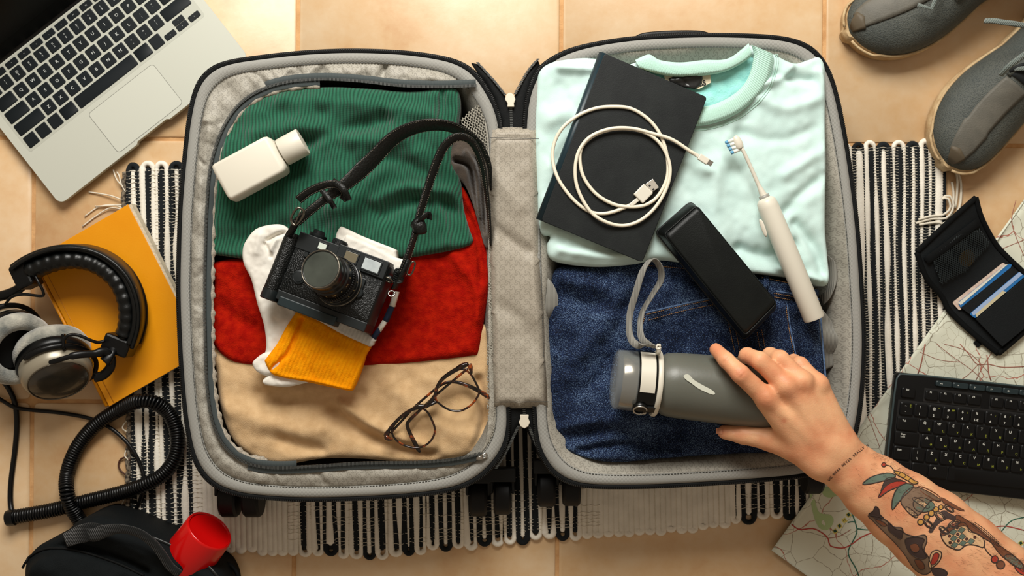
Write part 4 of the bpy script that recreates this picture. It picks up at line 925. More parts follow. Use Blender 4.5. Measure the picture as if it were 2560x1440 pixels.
# lens: axis leans with the body
LC = Vector((9, -1, 10)); LA = Vector((-.12, .10, 1))
ccyl('lens_mount', [(10, 0), (27, 0), (27.5, 1), (27.5, 3), (26, 4.5)], LC, LA, M['cam_metal'])
lens = ccyl('lens_barrel', [(10, 3), (26, 3), (26.5, 5), (26.5, 9), (25.5, 9.5), (25.5, 10.5), (26, 11), (26, 15), (24.5, 16), (24, 24), (23.8, 26), (23.8, 34), (22.3, 35), (22.3, 42), (21.2, 43), (21.2, 50), (22.2, 51), (22.2, 57), (21.6, 58), (20.2, 58), (20.2, 56.5), (2, 56.5)], LC, LA, mat('lens_black', (12, 14, 14), .28, spec=.6), n=64)
LF = CM @ frame(LC, LA)
mk('silver_ring', lathe([(27.2, 1.5), (28.0, 2), (28.0, 3.2), (27.2, 3.6)], LF, 64, False, False), M['metal_dark'], lens)
mk('filter_rim', lathe([(20.6, 57), (21.0, 58.7), (21.8, 58.7), (22.3, 57.5)], LF, 64, False, False), M['metal_dark'], lens)
mk('front_glass', lathe([(20.3, 57.0), (16, 57.4), (.1, 57.6)], LF, 48, False, False), M['glass_dark'], lens)
parts = []
for i in range(60):
    t = 2 * math.pi * i / 60
    parts.append(box((25.6, 0, 20), (1.0, 1.2, 7), LF @ Matrix.Rotation(t, 4, 'Z')))
mk('focus_grip_ribs', join(*parts), M['ink_black'], lens, smooth=False, kind='stuff')
M['engrave'] = mat('engraved_numerals', (206, 186, 132), .6)
for i, s in enumerate(['2', '2.8', '4', '5.6', '8', '11', '16', 'm', '1', '1.5', '3', '5']):
    t = math.radians(-75 + (i % 7) * 22); r_, zz = ((24.15, 30) if i < 7 else (26.3, 13))
    q = LF @ frame((r_ * math.cos(t), r_ * math.sin(t), zz), (math.cos(t), math.sin(t), 0), (-math.sin(t), math.cos(t), 0))
    o = link('numeral', text_mesh(s, 3.6, M['engrave']), lens); o.matrix_parent_inverse = Matrix.Identity(4); o.matrix_local = Matrix.Translation(-org(lens)) @ q
ccyl('lens_release', [(1, 0), (7.2, 0), (8, 1), (8, 2), (6.2, 2.6), (5.6, 2.4), (5.6, 3.2), (1, 3.4)], (-38, -11, 10.5), (0, 0, 1), M['cam_metal'])
o_ = cbox('selector_lever', 32, 38, -2, 14, 11, 14, M['cam_metal'], b=.001); ccyl('lever_pivot', [(1, 0), (5.5, 0), (5.5, 3), (4.5, 4), (1, 4)], (35, -4, 11), (0, 0, 1), M['cam_metal'])
for x, y, r in ((-34, 21, 2.5), (-39, 16, 3.2)): ccyl('small_knob', [(.5, 0), (r, 0), (r, 3), (r * .8, 4), (.5, 4)], (x, y, 10.5), (0, 0, 1), M['cam_metal'], n=20)
ccyl('advance_dial', [(1, 0), (10, 0), (10.5, 1), (10.5, 4), (7, 5), (7, 8), (5.5, 9), (1, 9)], (-40, hh, -3), (0, 1, 0), M['cam_metal'])
sd = ccyl('shutter_dial', [(1, 0), (8.5, 0), (8.5, 6), (7.5, 7), (1, 7)], (-12, hh, -2), (0, 1, 0), M['cam_metal'])
mk('dial_ribs', join(*[box((8.7, 0, 3), (.8, .9, 5), CM @ frame((-12, hh, -2), (0, 1, 0)) @ Matrix.Rotation(2 * math.pi * i / 28, 4, 'Z')) for i in range(28)]), M['ink_black'], sd, smooth=False, kind='stuff')
# lugs and rings
for p in ((-hw - 2, 27, 0), (hw + 3, 22, 0)):
    mk('strap_ring', tube([CM @ Vector((p[0] + 5 * math.cos(t), p[1] + 2 * math.sin(t), p[2] + 5 * math.sin(t) + 6)) for t in np.linspace(0, 6.28, 20)], .0009, 8), M['metal_dark'], cmr)
ccyl('strap_lug', [(.5, 0), (4, 0), (3, 4), (.5, 5)], (hw, 24, 0), (1, .2, 0), M['cam_metal'], n=16)
mk('split_ring', tube([W(979 + 8 * math.cos(t), 734 + 7 * math.sin(t), .172 + .002 * math.sin(t)) for t in np.linspace(0, 6.28, 24)], .0010, 8), M['metal'], cmr)
# strap
M['strap'] = mat('black_strap_leather', (10, 12, 11), .4, (16, 18, 16), 300, .9, 420, spec=.45)
M['strap_edge'] = mat('strap_stitch', (120, 112, 96), .7)
def strap_px(name, pts, w, th, roll, par=cmr, mm=None, n=60, stitch_=True):
    p = wpath([q[:3] for q in pts], n); rl = spline([(r,) for r in roll], n)[:, 0]; sd = []; wv = w
    for i in range(n):
        t = (p[min(i + 1, n - 1)] - p[max(i - 1, 0)]).normalized(); hz = Vector((0, 0, 1)).cross(t).normalized(); a = math.radians(rl[i]); sd.append(hz * math.cos(a) + t.cross(hz) * math.sin(a))
    o = mk(name, strap(p, wv, th, sd), mm or M['strap'], par)
    if stitch_:
        for s in (-1, 1):
            parts = []
            wl = wv if hasattr(wv, '__len__') else [wv] * n
            for i in range(0, n - 1):
                for f_ in (0, .5):
                    c0 = p[i].lerp(p[i + 1], f_); nn = sd[i].cross((p[i + 1] - p[i]).normalized()); e = sd[i] * (s * (wl[i] / 2 - .0012)); up = nn if nn.z > 0 else -nn
                    parts.append(tube([c0 + e + up * th * .55, c0 + e + up * th * .55 + (p[i + 1] - p[i]) * .3], .00028, 4))
            mk('strap_stitching', join(*parts), M['strap_edge'], o, kind='stuff')
    return o
strap_px('camera_strap', [(742, 556, .175), (778, 525, .180), (820, 492, .178), (870, 455, .168), (925, 405, .158), (985, 345, .160), (1040, 318, .165), (1100, 312, .165), (1150, 326, .158), (1195, 358, .150), (1222, 410, .142), (1226, 470, .130)],
         list(np.linspace(.010, .010, 8)) + list(np.linspace(.0110, .019, 10)) + [.0205] * 32 + [.018] * 10, .0024, [15, 15, 15, 15, 18, 25, 40, 55, 66, 72, 80, 85])
strap_px('camera_strap', [(1000, 690, .170), (1020, 640, .172), (1036, 590, .170), (1048, 540, .168), (1066, 480, .165), (1090, 410, .168), (1112, 365, .172), (1145, 342, .172), (1180, 356, .168), (1205, 410, .156), (1216, 480, .145), (1224, 560, .130), (1226, 610, .120)],
         .012, .0022, [65, 60, 60, 65, 60, 50, 40, 45, 55, 75, 80, 85, 85])
strap_px('strap_tail', [(746, 500, .176), (775, 478, .182), (815, 462, .186), (845, 462, .183), (862, 482, .176), (856, 500, .172)], .0100, .0018, [20, 25, 30, 30, 25, 20], n=30)
strap_px('strap_keeper', [(832, 452, .183), (858, 472, .190), (872, 500, .182)], .007, .0022, [0, 0, 0], n=12, stitch_=False)
strap_px('strap_keeper', [(800, 470, .181), (824, 500, .188), (836, 520, .178)], .006, .0022, [0, 0, 0], n=12, stitch_=False)
mk('buckle', tube(wpath([(728, 546, .186), (744, 520, .190), (760, 530, .188), (748, 556, .186), (735, 562, .185)], 24, True), .0014, 8, True), M['metal_dark'], cmr)
mk('buckle_pin', tube(wpath([(738, 560, .187), (752, 526, .191)], 5), .0010, 6), M['metal_dark'], cmr)
strap_px('strap_leader', [(722, 588, .168), (732, 572, .176), (742, 552, .182)], .008, .003, [15, 15, 15], n=12, stitch_=False)
mk('strap_slide', tube(wpath([(1040, 555, .172), (1048, 565, .176), (1050, 580, .172)], 6), .0082, 12, flat=.7), M['strap'], cmr)
strap_px('strap_tail', [(1046, 560, .176), (1056, 545, .182), (1072, 535, .178), (1074, 548, .174)], .007, .0018, [60, 50, 40, 30], n=16, stitch_=False)
mk('lug_wrap', join(*[tube([W(994 + i * 1.2 + 14 * math.cos(t) * .9, 700 - i * 5 + 5 * math.sin(t) + 2, .168 + .004 * math.sin(t)) for t in np.linspace(0, 6.28, 14)], .0013, 6) for i in range(6)]), M['strap'], cmr)
mk('strap_buckle', tube(wpath([(1018, 682, .176), (1030, 655, .182), (1038, 660, .180), (1028, 686, .176)], 20, True), .0010, 8, True), M['metal_dark'], cmr)
strap_px('strap_leader', [(985, 722, .166), (998, 700, .170), (1012, 676, .174), (1024, 650, .174)], .009, .003, [60, 60, 60, 60], n=12, stitch_=False)

# ================================================= glasses
gl = thing('eyeglasses', 'tortoiseshell eyeglasses resting upside down on the beige sweater', 'glasses', W(1080, 1020, .11))
def tortmat():
    m, t, p = nt('tortoiseshell'); tc = N(t, 'ShaderNodeTexCoord'); n1 = N(t, 'ShaderNodeTexNoise', Scale=95.0, Detail=2.0); t.links.new(tc.outputs['Object'], n1.inputs['Vector'])
    r = N(t, 'ShaderNodeValToRGB'); e = r.color_ramp.elements; e[0].position = .50; e[0].color = rgb((16, 8, 5)); e[1].position = .68; e[1].color = rgb((150, 66, 16)); e.new(.59).color = rgb((50, 20, 8))
    t.links.new(n1.outputs['Fac'], r.inputs['Fac']); t.links.new(r.outputs['Color'], p.inputs['Base Color']); p.inputs['Roughness'].default_value = .16; p.inputs['Coat Weight'].default_value = .4; return m
M['tort'] = tortmat()
def c4(x, y): return (450 + x / 2.844, 897 + y / 2.844)
rimR = [(2005, 72), (2062, 105), (2100, 165), (2127, 232), (2106, 285), (2060, 336), (1990, 370), (1915, 362), (1850, 324), (1818, 285), (1828, 212), (1868, 150), (1935, 102)]
rimL = [(1506, 515), (1530, 462), (1585, 408), (1650, 366), (1712, 352), (1757, 376), (1788, 430), (1812, 500), (1797, 562), (1750, 612), (1682, 633), (1600, 616), (1535, 575)]
zz = .1235
def zr(y): return zz + .004 * ((y - 1000) / -100)
for R_ in (rimR, rimL):
    q = spline([c4(*p) for p in R_], 90, True)
    mk('rim', tube([W(x, y, zr(y)) for x, y in q], .0013, 10, True, flat=1.25), M['tort'], gl)
    v = [W(x, y, zr(y)) for x, y in q[::2]]
    mk('lens', (v, [tuple(range(45))]), mat('spectacle_lens', (252, 251, 248), .02, trans=1, ior=1.03, spec=.5), gl)
brow = wpath([(*c4(x, y), zr(c4(x, y)[1]) + .0006) for x, y in ((1462, 552), (1500, 486), (1590, 396), (1690, 340), (1742, 338), (1778, 310), (1812, 262), (1826, 205), (1862, 145), (1930, 92), (2010, 50), (2052, 38))], 70)
mk('brow_bar', tube(brow, [.0030, .0032, .0032, .0028] + [.0019] * 22 + [.0024] * 6 + [.0026] * 8 + [.0020] * 22 + [.0024, .0028, .003, .0032, .0032, .003, .0026, .002], 10, flat=.9), M['tort'], gl)
mk('end_piece', tube(wpath([(*c4(1458, 548), .1225), (*c4(1480, 566), .1228), (*c4(1512, 572), .123)], 8), [.0022, .003, .0032, .003, .0026, .0022, .0018, .0014], 10), M['tort'], gl)
mk('end_piece', tube(wpath([(*c4(2056, 36), .130), (*c4(2066, 66), .130), (*c4(2072, 105), .129)], 8), [.0024, .003, .003, .0028, .0024, .002, .0018, .0014], 10), M['tort'], gl)
mk('bridge', tube(wpath([(*c4(1745, 345), .1245), (*c4(1770, 330), .1262), (*c4(1800, 318), .1262), (*c4(1822, 305), .125)], 12), .0019, 10), M['tort'], gl)
tl = wpath([(*c4(*p), z) for p, z in (((1495, 530), .120), ((1560, 460), .118), ((1660, 350), .117), ((1760, 262), .117), ((1830, 205), .117), ((1885, 172), .117), ((1960, 165), .117), ((2050, 192), .117), ((2140, 238), .117), ((2195, 275), .117), ((2208, 285), .117))], 60)
mk('temple', tube(tl, [.0015] * 30 + list(np.linspace(.0016, .0027, 26)) + [.0027, .0025, .002, .0012], 10, flat=.9), M['tort'], gl)
tr = wpath([(*c4(*p), z) for p, z in (((2045, 70), .127), ((1900, 190), .122), ((1780, 295), .1205), ((1680, 390), .120), ((1625, 445), .119), ((1615, 475), .118), ((1635, 530), .117), ((1670, 600), .116), ((1700, 655), .116), ((1708, 665), .116))], 60)
mk('temple', tube(tr, [.0015] * 30 + list(np.linspace(.0016, .0027, 26)) + [.0027, .0025, .002, .0012], 10, flat=.9), M['tort'], gl)
# ================================================= laptop
lap = thing('laptop', 'open silver laptop with black keys in the upper left corner', 'laptop', W(300, 250, 0))
LU = (.788, -.616); LV = (-.616, -.788)     # px directions: right along the front edge, away from the user
def lpx(x, y): return (150 + x * LU[0] + y * LV[0], 512 + x * LU[1] + y * LV[1])
ZL = .0155; LA_ = math.radians(38.0)
M['alu'] = mat('silver_aluminium', (190, 192, 180), .45, metal=.1, bump=.05, bs=2500, spec=.4)
M['alu_pad'] = mat('trackpad_aluminium', (196, 198, 186), .42, metal=.1)
M['key'] = mat('black_key', (9, 17, 21), .5, spec=.3); M['legend'] = mat('grey_legend', (196, 200, 196), .6); M['screen'] = mat('dark_screen', (2, 3, 3), .35, spec=.2)
def lpoly(x0, y0, x1, y1, r, n=6): return [lpx(*p) for p in rrect(x0, y0, x1, y1, r, n)]
out = rrect(0, 0, 599, 372, 19, 8)
notch = [(599 - 0, 0)]
def withnotch(P):
    """scooped finger notch in the front edge"""
    res = []; done = False
    for i, (x, y) in enumerate(P):
        res.append((x, y))
        nx = P[(i + 1) % len(P)]
        if not done and abs(y) < .6 and abs(nx[1]) < .6 and x < 200 and nx[0] > 400: res += [(244, 0), (250, 5), (342, 5), (348, 0)]; done = True
    return res
base = withnotch(out)
mk('base', loft([[W(*lpx(*p), ZL) * 1.0 if z is None else Vector((W(*lpx(*p), ZL).x, W(*lpx(*p), ZL).y, z)) for p in [(300 + (x - 300) * s, 190 + (y - 190) * s) for x, y in base]] for s, z in ((.965, .002), (.992, .006), (1, ZL - .0015), (1, ZL - .0004), (.9985, ZL))]), M['alu'], lap, auto=30)
mk('trackpad', prism(lpoly(195, 12, 399, 135, 9), ZL - .0005, ZL + .00025), M['alu_pad'], lap, smooth=False)
gp_ = lpoly(193.8, 10.8, 400.2, 136.2, 10); mk('trackpad_groove', prism(gp_, ZL - .0005, ZL + .0001), mat('groove', (120, 120, 112), .6), lap, smooth=False)
kb_ = lpoly(21, 149, 578, 366, 8); mk('key_well', prism(kb_, ZL - .0005, ZL + .00012), mat('key_well_silver', (178, 180, 168), .5, metal=.1), lap, smooth=False)
pk = 37.8; rows = [
    (353.0, 17, [(1, '')] * 0 + [(14.5 / 14, s) for s in ['esc', '', '', '', '', '', '', '', '', '', '', '', '', '']]),
    (324.0, 32, [(1, s) for s in ['~\n`', '!\n1', '@\n2', '#\n3', '$\n4', '%\n5', '^\n6', '&\n7', '*\n8', '(\n9', ')\n0', '_\n-', '+\n=']] + [(1.5, '')]),
    (286.0, 32, [(1.5, '')] + [(1, s) for s in 'QWERTYUIOP'] + [(1, '{\n['), (1, '}\n]'), (1, '|\n\\')]),
    (248.0, 32, [(1.75, '')] + [(1, s) for s in 'ASDFGHJKL'] + [(1, ':\n;'), (1, '"\n\''), (1.75, '')]),
    (210.0, 32, [(2.25, '')] + [(1, s) for s in 'ZXCVBNM'] + [(1, '<\n,'), (1, '>\n.'), (1, '?\n/'), (2.25, '')]),
    (172.0, 32, [(1, ''), (1, ''), (1, ''), (1.25, ''), (5, ''), (1.25, ''), (1, '')])]
km = {}; kz = S(ZL)
def keymesh(name, w, h, th, mm, r=3.2, top=.94):
    key = (name, round(w, 2), round(h, 2), mm.name)
    if key not in km:
        P = rrect(-w / 2, -h / 2, w / 2, h / 2, r, 3)
        v, f = loft([[(x * kz, y * kz, 0) for x, y in P], [(x * kz, y * kz, th * .7) for x, y in P], [(x * kz * top, y * kz * top, th) for x, y in P]])
        km[key] = mesh(name, v, f, mm); sharp(km[key], 25)
    return km[key]
def addkey(par, pxy, w, h, rot, z, th, legend, size, mm, lm, lofs=(0, 0), r=3.2):
    o = link('key', keymesh('key', w, h, th, mm, r), par, W(*pxy, z), (0, 0, rot))
    if legend:
        t = link('legend', text_mesh(legend, size, lm), o, W(*pxy, z)); t.location = (lofs[0], lofs[1], th + .00006); ORG[t.name] = ORG[o.name]
    return o
fn_icons = ['esc', '*', '*', '=', ':::', '.', '..', '<<', '>||', '>>', '-', '+', '++', 'o']
for y, hgt, ks in rows:
    x = 25.4; sc = 1
    for i, (w, s) in enumerate(ks):
        wpx = w * pk; lg = s; sz = .0058
        if hgt == 17: lg = fn_icons[i] if i else 'esc'; sz = .0026
        elif '\n' in s: sz = .0040
        addkey(lap, lpx(x + wpx / 2, y), wpx - 6, hgt, LA_, ZL, .0009, lg, sz, M['key'], M['legend']); x += wpx
for cx, cy, h, s in ((478.5 + 18 + 9, 164, 15.5, '◂'), (534.5 + 9 - 0, 164, 15.5, '▾'), (534.5 + 9, 181, 15.5, '▴'), (534.5 + 9 + pk - 8, 164, 15.5, '▸')): pass
for cx, cy, h in ((25.4 + 12.0 * pk, 164, 15.5), (25.4 + 13.0 * pk, 164, 15.5), (25.4 + 13.0 * pk, 180.5, 15.5), (25.4 + 14.0 * pk, 164, 15.5)):
    addkey(lap, lpx(cx, cy), pk - 6, h, LA_, ZL, .0009, '<' if cx < 490 else ('>' if cx > 540 else ('v' if cy < 170 else '^')), .0026, M['key'], M['legend'])
# screen lid leaning back beyond the hinge
u3 = (W(*lpx(100, 0), ZL) - W(*lpx(0, 0), ZL)).normalized(); v3 = Vector((-u3.y, u3.x, 0)); v3 = v3 if (W(*lpx(0, 100), ZL) - W(*lpx(0, 0), ZL)).dot(v3) > 0 else -v3
hc = W(*lpx(299.5, 374), ZL); th_ = math.radians(64)
dirl = v3 * math.cos(th_) + Vector((0, 0, 1)) * math.sin(th_); nl = u3.cross(dirl)
lw_ = 599 * kz; MLid = Matrix(((u3.x, dirl.x, nl.x, hc.x), (u3.y, dirl.y, nl.y, hc.y), (u3.z, dirl.z, nl.z, hc.z), (0, 0, 0, 1)))
mk('screen_lid', loft([[MLid @ Vector((x, y, z)) for x, y in rrect(-lw_ / 2, .004, lw_ / 2, .188, .009, 5)] for z in (-.0035, .0018)]), M['screen'], lap, auto=40)
mk('screen_glass', loft([[MLid @ Vector((x, y, z)) for x, y in rrect(-lw_ / 2 + .016, .022, lw_ / 2 - .016, .176, .001, 1)] for z in (.0016, .0022)]), mat('display_glass', (3, 4, 4), .25, spec=.2), lap, smooth=False)
mk('hinge', tube([W(*lpx(60, 378), .013), W(*lpx(540, 378), .013)], .0062, 16), mat('hinge_black', (10, 11, 12), .5), lap)

# ================================================= yellow book
bk = thing('yellow_book', 'mustard yellow paperback book lying under the headphones', 'book', W(300, 760, .008))
BP = [(320, 511), (508, 880), (273, 1016), (85, 648)]
M['yellow'] = mat('mustard_cover', (222, 142, 8), .38, (226, 148, 14), 20, .08, 500, spec=.4)
mk('back_cover', prism(BP, .0085, .0095), M['yellow'], bk, smooth=False)
mk('page_block', prism([(328, 509), (512, 876), (276, 1012), (89, 650)], .0095, .0255), M['paper'], bk, smooth=False)
mk('front_cover', prism(BP, .0255, .0268), M['yellow'], bk, smooth=False, bevel=.0004)
mk('spine', tube([W(86, 650, .0178), W(272, 1014, .0178)], .0092, 10, flat=.35, side=(0, 0, 1)), M['yellow'], bk)
mk('spine_crease', tube([W(97, 646, .0268), W(285, 1008, .0268)], .0005, 6), mat('worn_crease', (206, 132, 22), .6), bk)

# ================================================= headphones
hp = thing('headphones', 'black headphones with grey velour ear pads and coiled cable, on the yellow book', 'headphones', W(190, 850, .027))
M['pad_leather'] = mat('padded_leatherette', (9, 11, 11), .36, bump=.2, bs=600, spec=.4); M['hp_black'] = mat('satin_black_plastic', (6, 7, 8), .34, spec=.35)
HB = [(62, 682, .066), (90, 664, .067), (130, 648, .068), (175, 640, .068), (225, 645, .066), (270, 666, .064), (308, 704, .062), (328, 755, .060), (330, 805, .056), (318, 850, .052)]
c = wpath(HB, 120); cen = W(190, 790, .06)
sd = [Vector((0, 0, 1))] * 120
mk('headband', strap([p + (p - cen).normalized() * .0115 for p in c], .046, .005, [Vector((.15, -.1, 1))] * 120), M['pad_leather'], hp)
rim = [tube([p + (p - cen).normalized() * .0095 + Vector((0, 0, s)) for p in c], .0042, 8) for s in (.017, -.017)]
mk('headband_edge', join(*rim), M['pad_leather'], hp)
rings_r = [.0128 * (1 + .035 * math.sin(i * .95)) * (1 if 4 < i < 115 else .75) for i in range(120)]
mk('headband_pad', tube([p - (p - cen).normalized() * .003 for p in c], rings_r, 16, flat=[1.65] * 120, side=[(p - cen).normalized() for p in c]), M['pad_leather'], hp)
for i in (84, 112):
    p = c[i]; d = (p - cen).normalized(); mk('snap_rivet', lathe([(.0005, .004), (.0036, .003), (.0042, 0), (.0005, 0)][::-1], frame(p + d * .0112 + Vector((0, 0, .013)), (d + Vector((0, 0, .5))).normalized()), 20), M['metal'], hp)
def block(name, px, py, z, s, rot, mm=M['hp_black'], par=hp, tilt=0, bev=.003): return mk(name, box((0, 0, 0), s, Matrix.Translation(W(px, py, z)) @ Matrix.Rotation(math.radians(rot), 4, 'Z') @ Matrix.Rotation(math.radians(tilt), 4, 'Y')), mm, par, smooth=False, bevel=bev)
block('slider_block', 300, 862, .052, (.034, .022, .034), -22); block('slider_end', 318, 868, .050, (.012, .020, .028), -22)
block('slider_block', 66, 690, .066, (.022, .030, .034), 25)
# ear cup whose outer shell shows
def cup(name_c, ctr, axis, shell_m, xdir, rr=.044):
    FM = frame(ctr, axis, xdir)
    pad = mk('ear_pad', lathe([(.026, -.026), (.030, -.032), (.037, -.0335), (.043, -.031), (.046, -.024), (.0455, -.016), (.043, -.012), (.025, -.012)], FM, 56, False, False), M['velour'], hp)
    mk('driver_cloth', lathe([(.0001, -.014), (.027, -.0145)], FM, 40, False, False), mat('black_foam', (12, 12, 12), .95), pad)
    mk('ear_cup', lathe([(.02, -.012), (.0435, -.012), (.0450, -.009), (.0450, -.002), (.0435, 0), (.038, .004), (.03, .006)], FM, 56), M['hp_black'], hp, auto=40)
    mk('cup_shell', lathe([(.0425, -.001), (.0425, .010), (.041, .018), (.037, .024), (.0355, .0245), (.034, .0240)], FM, 56, False, False), shell_m, hp)
    mk('cup_cap', lathe([(.0355, .0242), (.030, .0262), (.018, .0278), (.0001, .0284)], FM, 56, False, False), mat('smoked_cap', (74, 66, 52), .22, (50, 48, 42), 30, spec=.6, coat=.3), hp)
    mk('cap_groove', tube([FM @ Vector((.0352 * math.cos(t), .0352 * math.sin(t), .0247)) for t in np.linspace(0, 2 * math.pi, 49)[:-1]], .0008, 6, True), M['metal_dark'], hp)
    return FM
def velourmat():
    m = mat('grey_velour', (88, 92, 88), .95, (184, 180, 166), 42, .9, 500, sheen=.5, contrast=(.3, .7)); return m
M['velour'] = velourmat(); M['shell_grey'] = mat('satin_grey_shell', (150, 142, 124), .32, metal=.25, spec=.6)
FB1 = cup('a', W(138, 915, .058), Vector((.40, -.72, .56)), M['shell_grey'], (1, .4, 0))
FB2 = cup('b', W(22, 858, .058), Vector((-.74, .30, -.60)), M['shell_grey'], (0, 1, 0), .044)
# yoke forks
def fork(FM, arm, name='yoke'):
    a0 = [FM @ Vector((.047 * math.cos(t), .047 * math.sin(t), .008)) for t in arm]
    return mk(name, tube(a0, [.0022] + [.0034] * (len(a0) - 2) + [.0022], 10, flat=.6), M['hp_black'], hp)
fork(FB1, np.linspace(-1.15, 1.9, 30))
mk('yoke_arm', tube(wpath([(262, 905, .075), (275, 890, .073), (282, 872, .066), (292, 862, .058)], 14), [.0075, .007, .0065, .006, .0055, .0055, .006, .006, .006, .007, .007, .008, .008, .008], 10, flat=.6), M['hp_black'], hp)
mk('yoke_arm', tube(wpath([(236, 944, .062), (258, 938, .062), (276, 918, .066), (278, 895, .070), (262, 880, .076), (236, 884, .084), (190, 888, .096), (140, 902, .100), (106, 912, .096)], 34), [.006] * 8 + [.0058] * 8 + [.0045] * 8 + [.003] * 10, 10, flat=.6), M['hp_black'], hp)
block('yoke_pivot', 96, 908, .094, (.012, .016, .010), 10)
block('cable_clip', 160, 855, .088, (.004, .020, .006), 5, bev=.001)
fork(FB2, np.linspace(-1.6, 1.2, 26))
mk('yoke_arm', tube(wpath([(62, 700, .064), (50, 720, .066), (20, 735, .066), (-20, 745, .064)], 16), .0062, 10, flat=.7), M['hp_black'], hp)
mk('lead_wire', tube(wpath([(88, 690, .080), (96, 705, .082), (108, 730, .080), (104, 740, .078), (60, 736, .078), (30, 742, .076), (14, 760, .070)], 40), .0018, 8), M['hp_black'], hp)
mk('lead_wire', tube(wpath([(262, 852, .075), (245, 856, .080), (225, 850, .086), (195, 838, .092), (172, 838, .096), (160, 850, .096), (159, 868, .096)], 40), .0020, 8), M['hp_black'], hp)
# cables
wire1 = wpath([(-20, 925, .010), (5, 950, .008), (24, 975, .006), (38, 1010, .005), (42, 1060, .004), (38, 1120, .003), (28, 1200, .003), (26, 1250, .004), (30, 1282, .009)], 90)
mk('cable', tube(wire1, .0034, 10), M['hp_black'], hp)
wire2 = wpath([(-20, 985, .008), (10, 1004, .006), (36, 1018, .009), (80, 1025, .003), (150, 1032, .003), (220, 1045, .003), (270, 1066, .006), (310, 1098, .009), (335, 1130, .010), (352, 1165, .010), (360, 1200, .0115), (352, 1245, .010), (335, 1280, .006), (300, 1315, .004)], 120)
mk('cable', tube(wire2, .0026, 10), M['hp_black'], hp)
CO = [(22, 1294, .010), (60, 1288, .010), (130, 1275, .010), (220, 1252, .010), (300, 1232, .012), (360, 1212, .018), (405, 1188, .018), (432, 1155, .018), (444, 1115, .018), (440, 1070, .018), (420, 1030, .020), (385, 1006, .030), (345, 1004, .030), (295, 1026, .016), (245, 1058, .012), (205, 1100, .010),
      (180, 1145, .010), (167, 1190, .011), (167, 1230, .024), (176, 1262, .020), (192, 1290, .012), (205, 1310, .010)]
cc = wpath(CO, 1000); turns = 165; n_ = turns * 9; hel = []
cc2 = wpath(CO, n_)
prev = None
for i in range(n_):
    t = (cc2[min(i + 1, n_ - 1)] - cc2[max(i - 1, 0)]).normalized(); s = t.cross(Vector((0, 0, 1))).normalized(); up = s.cross(t); a_ = 2 * math.pi * i / 9
    hel.append(cc2[i] + (s * math.cos(a_) + up * math.sin(a_)) * .0078)
mk('coiled_cable', tube(hel, .0021, 5), M['hp_black'], hp)
mk('cable_sleeve', lathe([(.004, 0), (.0098, 0), (.0104, .002), (.0104, .010), (.004, .010)], frame(W(18, 1296, .011), cc[1] - cc[0]), 24), M['hp_black'], hp, auto=40)
thn = thing('thin_cord', 'thin brown cord loop at the left edge of the rug inside the coiled cable', 'cord', W(305, 1165, .002))
mk('cord', tube(wpath([(320, 1190, .006), (303, 1178, .003), (296, 1163, .003), (302, 1148, .003), (318, 1143, .004), (324, 1150, .007)], 30), .0012, 8), mat('brown_cord', (70, 38, 24), .6), thn)

# ================================================= black bag and red cup
bag = thing('camera_bag', 'black padded bag with a webbing handle in the lower left corner', 'bag', W(280, 1420, 0))
M['bag'] = mat('black_padded_nylon', (7, 12, 14), .8, (11, 16, 18), 30, .6, 1200, spec=.2); M['bag_web'] = ribmat('black_webbing', (6, 8, 8), (13, 16, 16), .0022, 30, 0, .6, .8)
BO = [(60, 1560), (52, 1460), (54, 1415), (66, 1390), (90, 1368), (125, 1352), (155, 1334), (180, 1312), (205, 1300), (232, 1293), (262, 1298), (305, 1312), (360, 1336), (410, 1356), (460, 1384), (510, 1412), (545, 1442), (560, 1500), (540, 1600), (300, 1640)]
cloth('bag_body', BO, .085, .002, 34, M['bag'], bag, folds=[(((70, 1400), (110, 1374), (180, 1368), (270, 1390), (360, 1430)), 12, -5), (((190, 1320), (300, 1350), (450, 1400)), 26, 4), (((100, 1420), (260, 1460)), 50, 6)], noise=(1.5, 60), res=6)
bb = bvh_of(bpy.data.objects['bag_body'])
bpy.context.view_layer.update(); bb = bvh_of(bpy.data.objects['bag_body'])
mk('piping', tube([onto(bb, x, y, .08, .001) for x, y in spline([(56, 1420), (72, 1396), (105, 1376), (150, 1372), (210, 1382), (290, 1408), (360, 1440)], 60)], .0016, 8), M['black_nylon'], bag)
mk('zipper_tape', tube([onto(bb, x, y, .08, .001) for x, y in spline([(380, 1345), (420, 1362), (480, 1392), (520, 1418), (548, 1448)], 40)], .0022, 8, flat=.6), M['zip_black'], bag)
hpth = wpath([(205, 1330, .094), (232, 1338, .098), (262, 1328, .106), (300, 1322, .112), (345, 1332, .112), (380, 1356, .108), (405, 1386, .102), (425, 1416, .096), (450, 1436, .094)], 50)
mk('handle', strap(hpth, [.016] * 10 + list(np.linspace(.016, .011, 10)) + [.011] * 30, .003, [Vector((.35, .9, .3))] * 50), M['bag_web'], bag)
mk('handle_patch', strap([onto(bb, x, y, .08, .0022) for x, y in spline([(168, 1350), (190, 1340), (215, 1332), (240, 1328), (258, 1330)], 16)], list(np.linspace(.017, .022, 8)) + list(np.linspace(.022, .013, 8)), .003, (.15, 1, 0)), M['bag_web'], bag)
mk('side_loop', tube(wpath([(548, 1404, .03), (575, 1412, .03), (592, 1432, .03), (600, 1462, .03)], 16), .0028, 8), M['black_nylon'], bag)
net([(552, 1412), (575, 1422), (590, 1450), (560, 1450), (540, 1425)], .026, .026, 6, (30, 120), .0007, 'mesh_pocket', mat('pocket_net', (110, 110, 96), .7), bag)
cup_ = thing('red_cup', 'glossy red plastic cup sticking out of the black bag', 'cup', W(490, 1360, .03))
M['red'] = mat('glossy_red_plastic', (196, 10, 10), .22, spec=.5)
